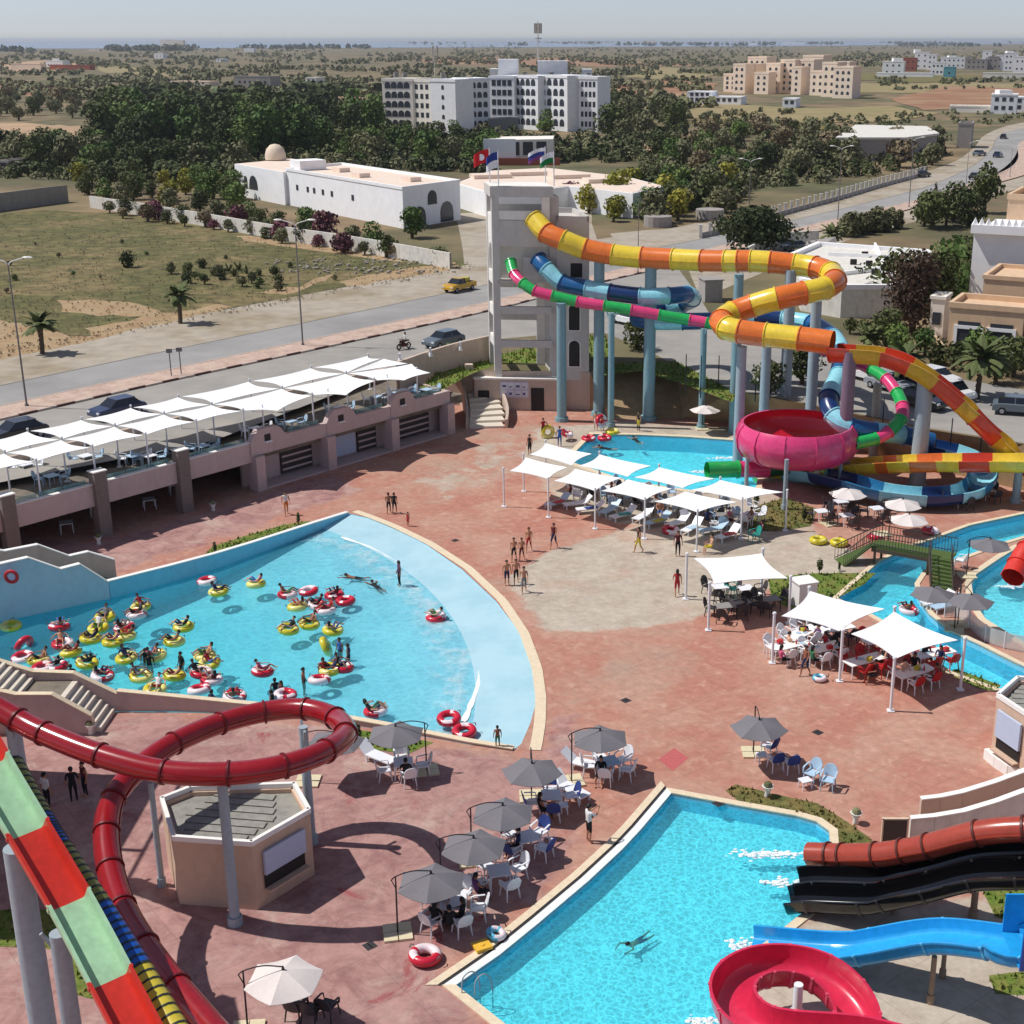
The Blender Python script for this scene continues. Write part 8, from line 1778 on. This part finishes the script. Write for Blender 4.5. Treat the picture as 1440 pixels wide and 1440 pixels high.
# x, y, kind, riders, where
WP = [(291, 817, "red", 0, "alone close to the shaded far wall"), (307, 832, "yellow", 1, "just below the empty red ring by the far wall"), (360, 821, "yellow", 1, "right of the two rings by the far wall"), (404, 836, "red", 1, "left of the two in the pool's upper middle"), (434, 831, "red", 0, "right of the two in the pool's upper middle"), (478, 841, "red2", 1, "at the right of the upper cluster"), (446, 851, "red", 1, "in the middle of the upper cluster in the wave pool"), (458, 858, "red", 1, "lowest of the upper cluster in the wave pool"), (418, 853, "yellow", 1, "at the left of the upper cluster in the wave pool"), (420, 881, "yellow2", 2, "left of the two yellow rings in the pool's middle"), (468, 886, "yellow", 1, "right of the two yellow rings in the pool's middle"), (456, 908, "yellow", -1, "tipped on its edge in the middle of the wave pool"), (613, 867, "red", 1, "alone in the foamy shallows"), (482, 938, "red", 1, "beside the group at the lower middle of the wave pool"), (464, 941, "yellow", 1, "in the group at the lower middle of the wave pool"), (449, 956, "red", 0, "below the pool's lower middle group"), (369, 944, "red", 1, "alone left of the lower middle group"), (401, 977, "red", 0, "near the wall where the red loop passes"), (330, 979, "red", 1, "close to the near wall left of the loop"), (280, 970, "red", 0, "empty at the near wall"), (298, 957, "red", 1, "lowest of the crowd's right part"), (283, 946, "red", 1, "in the crowd's right part, upper red one"), (294, 933, "yellow", 1, "in the crowd's right part, lower yellow one"), (288, 922, "yellow", 1, "in the crowd's right part, upper yellow one"), (258, 881, "yellow", 1, "uppermost yellow one right of the crowd"), (245, 902, "yellow", 1, "yellow one above the standing swimmer"), (245, 950, "yellow", 1, "yellow one right of the crowd's lower middle"), (218, 969, "yellow", 1, "near the near wall with a reclining rider"), (198, 951, "yellow", 1, "yellow one in the crowd's lower middle"), (178, 925, "yellow", 1, "yellow one in the crowd's centre"), (219, 922, "yellow", 2, "amid dark clothed swimmers in the crowd"), (144, 950, "red", 1, "at the near wall right of the mauve stairs"), (122, 932, "yellow", 1, "with a dark clothed rider above the mauve stairs"), (100, 918, "yellow", 1, "left of the dark clothed rider"), (88, 905, "red", 1, "above the yellow rings at the left"), (80, 937, "red", 1, "right one of the red pair at the stairs' wall"), (60, 939, "red", 0, "left one of the red pair at the stairs' wall"), (55, 929, "yellow", 1, "squeezed between red rings at the stairs' wall"), (35, 906, "red", -1, "leaning upright at the far left"), (32, 924, "red", 0, "before the leaning one at far left"), (15, 880, "yellow", 0, "dim in the wall's shade at the far left"), (83, 881, "red", 1, "in the wall's shade at the left"), (143, 875, "yellow2", 2, "long one with two riders in the upper left"), (143, 900, "yellow2", 2, "below the long one with two riders"), (176, 894, "yellow", 1, "under a red one in the upper left cluster"), (175, 882, "red", 1, "over a yellow one in the upper left cluster"), (192, 864, "red", 1, "nearest the far wall in the upper left cluster"), (198, 853, "yellow", 1, "behind the red one nearest the far wall"), (528, 1000, "red", 2, "at the near wall right of the red loop"), (642, 1019, "red2", 0, "figure of eight shaped, empty on the shallow slope"), (1278, 858, "red", 1, "drifting in the lazy river before the parasols"), (839, 616, "red2", 0, "at the rear pool's steps"), (861, 607, "yellow", 0, "on the rear pool's edge")]
rk = 0
for i, (px, py, kd, nr, wh) in enumerate(WP):
 z = WAVE_Z if px < 800 and py > 700 else (-.35 if px > 1200 else .02)
 if py > 1010: z = .0 - .02
 p = G(px, py, z + .1); p.z = z; rz = random.uniform(0, 6.28); cn = {"red": "red and white", "yellow": "yellow", "red2": "double red and white", "yellow2": "double yellow"}[kd]
 st = "empty " if nr == 0 else ""
 ring(kd, p, rz, f"{st}{cn} swim ring {wh}", tilt=(1.15, .2) if nr == -1 else None)
 for k in range(max(nr, 0)):
  dd = kd.endswith("2"); off = Vector((math.sin(rz), -math.cos(rz), 0)) * (.66 if k else -.66) if dd else Vector((random.uniform(-.15, .15), random.uniform(-.1, .1), 0)) * (1 + k)
  s = seated(rk); rk += 1; f = rz + math.pi / 2 if dd else random.uniform(0, 6.28)
  w = wh.replace("alone ", "")
  person("ride", p + off + Vector((0, 0, .1)), f, f"{'second ' if k else ''}person riding the {'yellow' if 'yellow' in cn else 'red'} ring {w}", h=1.5, **s)
# people standing or swimming in the wave pool
for px, py, pose, z, fa, lab, kw in ((255, 934, "stand", -.95, 4, "dark clothed swimmer standing upright between the crowd and the yellow rings", dict(top="black", sleeve="black", legs="black")), (562, 824, "stand", -.3, 3.6, "person in a purple top standing in the foam of the wave pool", dict(top="purple", bot="black", legs="black", longh=True)), (490, 812, "swim", WAVE_Z, 3, "swimmer stretched out below the shallow end's foam, left one", dict(bot="black")), (525, 822, "swim", WAVE_Z, 2.2, "swimmer crouching low in the foam, right one", dict(top="black")), (700, 1052, "stand", 0, 1.8, "child in green shorts standing on the wave pool's near corner", dict(bot="green", h=1.15)), (298, 982, "stand", -1.2, 1, "head of a swimmer beside the empty red ring at the near wall", dict(top="navy")), (387, 968, "stand", -1.1, 2, "swimmer left of the red ring near the loop", dict(top="black")), (396, 972, "stand", -1.1, 4, "second swimmer left of the red ring near the loop", dict(top="maroon", longh=True)), (382, 985, "stand", -1.1, 3, "swimmer at the wall below the red ring near the loop", dict(top="black")), (427, 958, "stand", -.9, 0, "swimmer left of the empty red ring below the lower middle group", dict(top=None)), (455, 945, "stand", -.85, 5, "swimmer in red in the lower middle group", dict(top="red", longh=True)), (490, 925, "stand", -.85, 3, "swimmer right of the tipped yellow ring", dict(top="navy")), (478, 915, "stand", -.9, 4, "dark haired swimmer beside the tipped yellow ring", dict(top="blue")), (210, 934, "stand", -1.0, 2, "dark dressed swimmer in the middle of the crowd", dict(top="black", sleeve="black")), (205, 928, "stand", -1.0, 5, "second dark dressed swimmer in the middle of the crowd", dict(top="black", longh=True)), (100, 946, "stand", -1.2, 2, "swimmer's dark head at the wall above the mauve stairs", dict(top="black"))):
 g = G(px, py, max(z, WAVE_Z) if z < -.3 else z); kw2 = dict(skin=1, bot="black", h=1.62); kw2.update(kw); g.z = z - (.22 if pose == 'stand' and z < -.8 else 0); person(pose, g, fa, lab, **kw2)
# walkers and bystanders
for px, py, pose, fa, lab, kw in ((723, 789, "walk", 4.5, "bare chested boy in black trunks, left of the trio walking on the plaza", dict(bot="black", h=1.55)), (734, 788, "walk", 4.5, "bare chested boy in dark trunks, middle of the trio walking on the plaza", dict(bot="maroon", h=1.5)), (744, 775, "walk", 4.4, "bare chested boy in red trunks, right of the trio walking on the plaza", dict(bot="red", h=1.6)), (779, 771, "walk", 4.2, "man with a dark towel walking alone towards the wave pool", dict(top="maroon", bot="navy", h=1.7)), (713, 823, "stand", 5.0, "slim boy at the wave pool's rim, left of the lower trio", dict(bot="navy", h=1.6)), (726, 821, "walk", 4.7, "boy in dark shorts at the wave pool's rim, middle of the lower trio", dict(bot="black", h=1.58)), (737, 833, "walk", 4.7, "boy in grey shorts at the wave pool's rim, right of the lower trio", dict(bot="grey", h=1.62)), (898, 777, "walk", 3.6, "long haired woman in a dark top and yellow skirt by the sails", dict(top="black", bot="yellow", longh=True, h=1.7)), (953, 782, "stand", 4.8, "woman in a long dark dress at the sails' front pole", dict(top="maroon", bot="black", legs="black", sleeve="maroon", longh=True)), (952, 838, "walk", 1.5, "woman in a red swimsuit walking away across the grey concrete", dict(top="red", bot="red", longh=True, h=1.66)), (547, 722, "walk", 1.6, "left of two dark haired people walking by the wave pool's far tip", dict(bot="black", skin=1, h=1.5)), (555, 722, "walk", 1.5, "right of two dark haired people walking by the wave pool's far tip", dict(top="black", bot="black", skin=1, h=1.5)), (574, 740, "stand", 4, "small child in red at the wave pool's far tip", dict(top="red", bot="red", h=1.0)), (403, 724, "walk", 5, "man with a white shirt walking out of the terrace's shade", dict(top="white", bot="orange", h=1.68)), (828, 1184, "phone", .5, "man in pale shirt and dark shorts holding up a phone by the near pool", dict(top="white", sleeve="white", bot="black", h=1.74)), (1132, 950, "walk", 3.9, "man in dark shorts walking past the long tables", dict(bot="navy", skin=1)), (68, 1138, "stand", 1, "man in a white shirt standing in the slide's shade at the left", dict(top="white", sleeve="white", bot="black", legs="black", h=1.75)), (105, 1128, "stand", 2, "dim figure in dark clothes left of two in the slide's shade", dict(top="black", bot="black", legs="black", sleeve="black")), (121, 1120, "stand", 4, "dim figure in dark clothes right of two in the slide's shade", dict(top="maroon", bot="black", legs="black")), (764, 616, "carry", 5, "person in red carrying a yellow ring beyond the sails", dict(top="red", bot="black")), (745, 640, "stand", 4, "dark haired person behind the left sail", dict(top="black")), (838, 605, "stand", 4.4, "left of two people at the rear pool's steps under a red ring", dict(bot="white", h=1.6)), (847, 606, "stand", 4.8, "right of two people at the rear pool's steps under a red ring", dict(bot="red", h=1.6)), (898, 606, "stand", 3.8, "person in black and yellow on the rear pool's far edge", dict(top="black", bot="yellow", legs="black")), (787, 628, "stand", 4.6, "person in blue by the red ring beyond the sails", dict(top="blue", bot="blue", legs="blue"))):
 kw2 = dict(skin=0); kw2.update(kw); person(pose, G(px, py), fa, lab, **kw2)
person("swim", G(886, 1326, -.24) + Vector((0, 0, -.13)), 3.9, "lone dark haired swimmer in the near pool", skin=0, bot="navy", top=None, h=1.4)
person("swim", G(892, 618, -.2), 2.0, "dark swimmer in the rear pool, right one", top="black", bot="black"); person("swim", G(845, 630, -.2), 2.8, "dark swimmer in the rear pool, left one", top="black", bot="black")
# rings on land
g = G(598, 1350); ring("red", (g.x, g.y, .1), 2.6, "big red and white swim ring lying alone on the pink concrete", tilt=(.05, -.03))
g = G(1165, 765); ring("yellow2", (g.x, g.y, .1), 1.25, "double yellow swim ring lying on the grey concrete before the footbridge", tilt=(0, 0))
g = G(1308, 750); ring("red", (g.x, g.y, .1), 1, "red and white ring behind the footbridge by the lowest parasol", tilt=(.05, .05)); g = G(1231, 757, .4); ring("red", (g.x, g.y, .35), 2, "red and white ring propped at the footbridge's left railing", tilt=(.3, .1))
g = G(943, 749); ring("red", (g.x, g.y, .1), .5, "red ring lying under the front edge of the eight sails", tilt=(.2, 0)); g = G(845, 592, 1.0); ring("red", (g.x, g.y, .95), .6, "red ring held by people at the rear pool's steps", tilt=(1.2, .2)); g = G(770, 607, .5); ring("yellow", (g.x, g.y, .5), .3, "yellow ring carried upright beyond the sails", tilt=(1.4, .3)); g = G(796, 611, .5); ring("red", (g.x, g.y, .5), .9, "red ring left of the rear pool beyond the sails", tilt=(.4, .2))
g = G(1152, 957); ring("blue", (g.x, g.y, .06), 0, "small pale blue ring on the red plaza before the long tables", tilt=(0, 0)); g = G(697, 1319); ring("blue", (g.x, g.y, .1), 1, "pale blue and white ring at the near pool's edge beside the yellow float", tilt=(.2, .1))
# seated people
def sitters(lst, grp):
 for i, (px, py, fa, lab, kw) in enumerate(lst):
  k = dict(skin=i % 3, bot="black", longh=bool(i % 2)); k.update(kw); g = G(px, py, .6); g.z = 0; person("sit", g, fa, lab, **k)
sitters([(571, 1086, 1.7, "dark clothed person seated under the parasol by the wave pool wall", dict(top="black", sleeve="black", legs="black")), (760, 1135, .3, "person in dark clothes seated under the parasol left of the man with a phone", dict(top="black", legs="black")), (728, 1185, 3.2, "person in navy seated under the third diagonal parasol", dict(top="navy", sleeve="navy", legs="black")), (845, 1083, 4.5, "person in black seated under the shallow corner parasol", dict(top="black", sleeve="black")), (670, 1250, .6, "person in purple seated under the second diagonal parasol", dict(top="purple", legs="black")), (612, 1290, 1.2, "person in a black robe seated left under the sagging parasol", dict(top="black", sleeve="black", legs="black", scarf="black")), (632, 1296, 2.0, "person in a black robe seated in the middle under the sagging parasol", dict(top="black", sleeve="black", legs="black", scarf="black")), (650, 1285, 3.0, "person in black seated right under the sagging parasol", dict(top="black", sleeve="black", legs="black")), (622, 1270, 4.8, "person in brown seated at the back under the sagging parasol", dict(top="maroon", sleeve="maroon", legs="black")),
 (1099, 924, .3, "woman in pink seated at the left end of the long tables", dict(top="pink", sleeve="pink", legs="white", skin=2)), (1110, 905, .2, "fair person seated at the left long table", dict(top=None, skin=2)), (1130, 890, 4.6, "person in navy at the back of the left long table", dict(top="navy", sleeve="navy")), (1150, 895, 3.6, "person in purple right of the left long table", dict(top="purple", sleeve="purple")), (1160, 905, 3.4, "person in red between the long tables", dict(top="red", sleeve="red")), (1180, 912, 3.6, "person in black right of the grey clothed table", dict(top="black", sleeve="black", scarf="black")), (1143, 925, .5, "person in green left of the grey clothed table", dict(top="green")), (1231, 945, 3.4, "person in maroon at the red chaired table", dict(top="maroon", sleeve="maroon")), (1242, 925, 3.6, "person in dark clothes behind the red chaired table", dict(top="black")), (1272, 945, 5.2, "person with pale skin at the front pole's table", dict(top=None, skin=2)), (1286, 935, 4.6, "person in black at the back of the front pole's table", dict(top="black", sleeve="black", scarf="black")), (1302, 920, 5.0, "person in a dark robe near the river table, left", dict(top="black", sleeve="black", scarf="maroon")), (1322, 925, 4.0, "person in a dark robe near the river table, right", dict(top="navy", sleeve="navy", scarf="black")), (1316, 950, 3.0, "person in red at the river table's front", dict(top="red", sleeve="red"))], None)
for i in range(12):
 c = gpt(.03 + i * .085, 2.2 + (i % 3) * .9); k = seated(i + 3); person("sit", c, random.uniform(0, 6.28), f"person with {k['top'] or 'bare'} {'top' if k['top'] else 'back'} seated in the shade of the eight sails", group="people seated under the eight sails", **k)
person("sit", G(1000, 778), 3.4, "sunbather with bare back in the sun at the sails' front corner", skin=2, bot="yellow"); person("sit", G(1070, 757), 3.4, "person in purple seated by the teal chair", top="purple", longh=True)
# ------------------------------------------------------------------ vehicles and lamps
def carpaint(n, rgb): return mat("car_" + n, lin(*rgb), .3, .03, .5, coat=.6)
M_tyre = mat("tyre", lin(28, 28, 30), .8, .05, 3); M_cglass = mat("car_glass", lin(30, 36, 44), .1, .05, 1, spec=.6); M_head = mat("headlamp", lin(220, 222, 226), .2, .03, 2); M_rim = mat("wheel_rim", lin(160, 162, 166), .4, .05, 2)
CARM = {}
def car(loc, rz, paint, label, pickup=False, group=None, van=False):
 t = thing("pickup_truck" if pickup else "parked_car", label, "pickup" if pickup else "car", loc, 0, group); t.rotation_euler = (0, 0, rz); ORG[t.name] = Vector((0, 0, 0))
 key = (pickup, van)
 L, W_, H_ = 4.2, 1.72, 1.45
 prof = [(-2.1, .35), (-2.1, .75), (-1.95, .88), (-1.25, .92), (-.95, .92), (.95, .92), (1.2, .9), (1.95, .8), (2.1, .6), (2.1, .35)]
 if pickup: prof = [(-2.1, .4), (-2.1, .95), (-.3, .95), (.95, .95), (1.2, .95), (1.95, .88), (2.1, .65), (2.1, .4)]
 m = MB(); n = len(prof); ys = (-W_ / 2, -W_ / 2 + .08, W_ / 2 - .08, W_ / 2); ins = (.0, .05, .05, .0); vs = []
 for y, i_ in zip(ys, (-.04, .03, .03, -.04)): vs += [(x, y, z + (i_ if z > .7 else 0)) for x, z in prof]
 fs = []
 for r in range(3):
  for k in range(n): fs.append((r * n + k, r * n + (k + 1) % n, (r + 1) * n + (k + 1) % n, (r + 1) * n + k))
 fs += [tuple(range(n)), tuple(range(4 * n - 1, 3 * n - 1, -1))]; m.add(vs, fs); m.build("body", paint, t)
 cab = [(-1.7, .93), (-1.2, 1.4), (.35, 1.42), (1.05, .93)] if not pickup else [(-.35, .97), (-.25, 1.5), (.55, 1.52), (1.15, .97)]
 if van: cab = [(-2.05, .93), (-1.95, 1.55), (.7, 1.55), (1.25, .93)]
 m = MB(); vs = [(x, s * (W_ / 2 - .07 - (.16 if z > 1.2 else 0)), z) for s in (-1, 1) for x, z in cab]; m.add(vs, [(0, 1, 2, 3)[::-1], (4, 5, 6, 7), (0, 4, 5, 1)[::-1], (2, 6, 7, 3)[::-1]]); m.build("windows", M_cglass, t)
 m = MB(); x0, x1 = cab[1][0], cab[2][0]; m.box(((x0 + x1) / 2, 0, cab[1][1] + .02), (x1 - x0 + .1, W_ - .42, .05)); 
 for s in (-1, 1):
  for q in (0.5,): xm = x0 + (x1 - x0) * q; m.beam((xm, s * (W_ / 2 - .09), .93), (xm, s * (W_ / 2 - .22), cab[1][1]), .07, .04)
 m.build("roof", paint, t)
 for x in (-1.35, 1.35):
  for s in (-1, 1):
   m = MB(); m.cyl((x, s * (W_ / 2 - .2), .31), (x, s * (W_ / 2 + .01), .31), .31, .31, 14); w = m.build("wheel", M_tyre, t); m = MB(); m.cyl((x, s * (W_ / 2 + .005), .31), (x, s * (W_ / 2 + .02), .31), .18, .16, 10); m.build("rim", M_rim, w)
 for s in (-1, 1): m = MB(); m.box((2.07, s * .62, .68), (.1, .32, .14)); m.build("headlight", M_head, t)
 if pickup:
  m = MB(); m.box((-1.2, 0, .97), (1.6, 1.35, .05)); m.build("load_bed", M_dark, t); m = MB(); m.box((-1.0, 0, 1.2), (.9, .9, .5), .3); m.build("load", M_ply, t)
 return t
P_blk, P_yel, P_sil, P_wht, P_nav, P_gry = carpaint("black", (30, 32, 36)), carpaint("yellow", (206, 160, 30)), carpaint("silver", (160, 166, 172)), carpaint("white", (230, 230, 230)), carpaint("navy", (40, 52, 84)), carpaint("grey", (96, 108, 116))
def road_ang(px, py, dx=20):
 a, b = G(px, py, TZ), G(px + dx, py - dx * .232, TZ); return math.atan2(b.y - a.y, b.x - a.x)
ra = math.atan2(TD.y, TD.x)
def carpx(px, py, rz, paint, label, **k): g = G(px, py, TZ + .012); return car((g.x, g.y, TZ + .012), rz, paint, label, **k)
carpx(646, 409, ra + math.pi + .05, P_yel, "yellow pickup with a load driving on the road's shoulder side", pickup=True)
carpx(624, 486, ra + math.pi, P_gry, "blue-grey car behind the beige street wall left of the tower"); carpx(166, 585, ra + math.pi, P_nav, "dark blue car half hidden behind the terrace sails"); carpx(25, 618, ra + math.pi, P_blk, "dark car barely showing behind the leftmost terrace sails")
carpx(1372, 252, .95, P_blk, "black car driving away on the road at the right, nearest of three"); carpx(1403, 221, 1.1, P_nav, "dark car on the road's far curve, middle of three"); carpx(1411, 195, 1.2, P_blk, "dark car on the road's far curve, furthest of three"); carpx(1297, 249, .8, P_blk, "dark car parked at the end of the white pillar row"); carpx(1377, 219, .8, P_gry, "small grey car parked off the curving road")
carpx(1219, 534, -.95, P_wht, "white car parked in the street behind the pink and green bend"); carpx(1250, 548, -.95, P_sil, "silver car parked second in the street behind the bend"); carpx(1285, 548, -.95, P_blk, "black car parked in the street left of the thick free column", van=False); carpx(1296, 572, -.9, P_blk, "black car nearest the kerb behind the thick free column"); carpx(1335, 560, -.95, P_wht, "white car parked in the street right of the thick free column", van=True); carpx(1434, 582, -.3, P_gry, "blue-grey car at the right edge of the street"); carpx(1316, 540, -.95, P_wht, "white car behind the yellow section of the plunging slide")
carpx(905, 448, -.9, P_blk, "dark car parked in the street behind the green tube"); carpx(884, 456, -.9, P_wht, "white van parked in the street behind the tall columns", van=True); carpx(1120, 352, .5, P_gry, "grey car parked at the compound's front wall")
def moto(px, py, rz, label, shirt, z=TZ + .012):
 g = G(px, py, z); t = thing("motorcycle", "dark motorcycle under " + label, "motorcycle", (g.x, g.y, z)); t.rotation_euler = (0, 0, rz); ORG[t.name] = Vector((0, 0, 0))
 for x in (-.62, .62): m = MB(); torus(m, (x, 0, .3), .24, .07, 16, 6, 'y'); m.build("wheel", M_tyre, t)
 m = MB(); m.beam((-.6, 0, .32), (0, 0, .6), .1, .14); m.beam((0, 0, .6), (.45, 0, .8), .2, .22); m.beam((.62, 0, .3), (.42, 0, .95), .06, .06); m.beam((-.65, 0, .78), (.05, 0, .76), .24, .1); m.box((0, 0, .4), (.5, .24, .3)); m.build("frame", mat("moto_paint", lin(84, 30, 32), .4, .05, 2), t)
 m = MB(); m.beam((.4, -.35, 1.0), (.4, .35, 1.0), .04, .04); m.build("handlebar", M_blackm, t)
 person("sit", (g.x - .2 * math.cos(rz), g.y - .2 * math.sin(rz), z + .3), rz, label, top=shirt, sleeve=shirt, bot="black", legs="black", skin=1)
moto(568, 491, ra + math.pi, "rider in a white shirt passing left of the blue-grey car", "white"); moto(1316, 268, ra + .1, "rider in dark clothes on the right hand road", "black")
# street lamps
M_lamp = mat("lamp_post_paint", lin(120, 116, 116), .6, .08, 1); M_lampw = mat("lamp_head_white", lin(232, 230, 224), .5, .05, 1)
def lamp(px, py, pyt, label, heads=2, r=.085, z=TZ, pxt=None, spread=1.35):
 g = G(px, py, z); top_ = V(pxt if pxt else px, pyt, g.y).z; t = thing("street_lamp", label, "street lamp", (g.x, g.y, z)); m = MB(); m.cyl((g.x, g.y, z), (g.x, g.y, top_ - .5), r, r * .6, 8); m.build("post", M_lamp, t, smooth=True)
 for s in ((-1, 1) if heads == 2 else (1,)):
  m = MB(); e = Vector((g.x + s * spread, g.y, top_)); m.sweep(catmull([Vector((g.x, g.y, top_ - .6)), Vector((g.x + s * .3, g.y, top_ - .3)), e], 4), circ(.045, 6), closed=True); a_ = m.build("arm", M_lampw, t); m = MB(); m.ball(e + Vector((s * .2, 0, 0)), (.42, .16, .1), 8); m.build("lamp_head", M_lampw, a_, smooth=True)
 m = MB(); m.cyl((g.x, g.y, z), (g.x, g.y, z + .3), r * 2, r * 1.8, 8); m.build("post_foot", M_lamp, t)
lamp(38, 573, 362, "tall street lamp on the median at the far left", pxt=12); lamp(426, 487, 309, "tall double street lamp on the median above the terrace", pxt=414); lamp(1053, 300, 223, "double street lamp at the garden wall right of the tower"); lamp(1178, 310, 205, "double street lamp on the median left of the road's bend"); lamp(1278, 292, 193, "double street lamp on the median nearer the road's bend"); lamp(1357, 276, 198, "slim lamp on the median before the black car", heads=1, r=.06); lamp(1420, 250, 205, "slim lamp on the median at the road's curve", heads=1, r=.06); lamp(897, 385, 262, "slim bare post beside the street right of the tower", heads=1, r=.06, spread=.4); lamp(1144, 230, 205, "thin garden lamp among trees behind the pillars", heads=1, r=.05, spread=.3)
g = G(248, 527, TZ + .14); hp = thing("road_sign", "pair of thin posts with small signs on the median", "sign", (g.x, g.y, TZ + .14))
for dx in (-.35, .35): m = MB(); m.cyl((g.x + dx, g.y + dx * .8, TZ), (g.x + dx, g.y + dx * .8, TZ + 2.4), .05, .05, 6); m.build("sign_post", M_lamp, hp); m = MB(); m.box((g.x + dx, g.y + dx * .8, TZ + 2.3), (.5, .06, .35), .2); m.build("sign_plate", M_lamp, hp)
# fence posts along the street behind the slides
for i, (px, py, pyt) in enumerate(((964, 548, 498), (1010, 545, 500), (1032, 552, 505), (1062, 560, 515), (1240, 612, 560), (1337, 620, 588), (1379, 630, 598), (985, 555, 500))):
 g = G(px, py, TZ); zt = V(px, pyt, g.y).z; m = MB(); m.cyl((g.x, g.y, TZ - .3), (g.x, g.y, zt), .05, .04, 6); m.build("fence_post", M_blackm, None, label="thin dark post in the row along the street behind the slides", cat="post", group="thin posts along the street")
for px, py, n_, w_ in ((1085, 1203, 200, 1.5), (1095, 1243, 90, .7), (1045, 1330, 70, .6), (988, 1438, 70, .7), (1030, 645, 160, 1.7), (985, 664, 80, 1.0), (1425, 826, 70, .9)):
 m = MB(); c = G(px, py, -.17)
 for k in range(n_):
  q = c + Vector((random.gauss(0, w_ * .45), random.gauss(0, .13), random.uniform(0, .1))); a = random.uniform(.015, .075); m.ball(q, (a * 1.9, a, a * .5), 5)
 m.build("splash_foam", M_foam, kind="stuff", label="white splash of foam where a slide meets the water", cat="foam")
for o_ in list(CH.values()) + list(TAB.values()) + list(LG.values()) + list(UM.values()) + list(RG.values()):
 if o_.get("label") in ("chair", "table", "lounger", "parasol", "ring"):
  for c in list(o_.children): bpy.data.objects.remove(c)
  bpy.data.objects.remove(o_)
# ------------------------------------------------------------------ thin summer haze over the land
hz = MB(); hz.box((0, 14000, 20), (60500, 30400, 50)); 
hm = bpy.data.materials.new("haze_air"); hm.use_nodes = True; hn = hm.node_tree.nodes; hn.remove(hn["Principled BSDF"]); pv = hn.new("ShaderNodeVolumePrincipled"); pv.inputs["Color"].default_value = (.86, .92, 1, 1); pv.inputs["Density"].default_value = 0.00007; pv.inputs["Anisotropy"].default_value = .3; hm.node_tree.links.new(pv.outputs[0], hn["Material Output"].inputs["Volume"])
hz.build("haze", hm, kind="stuff")
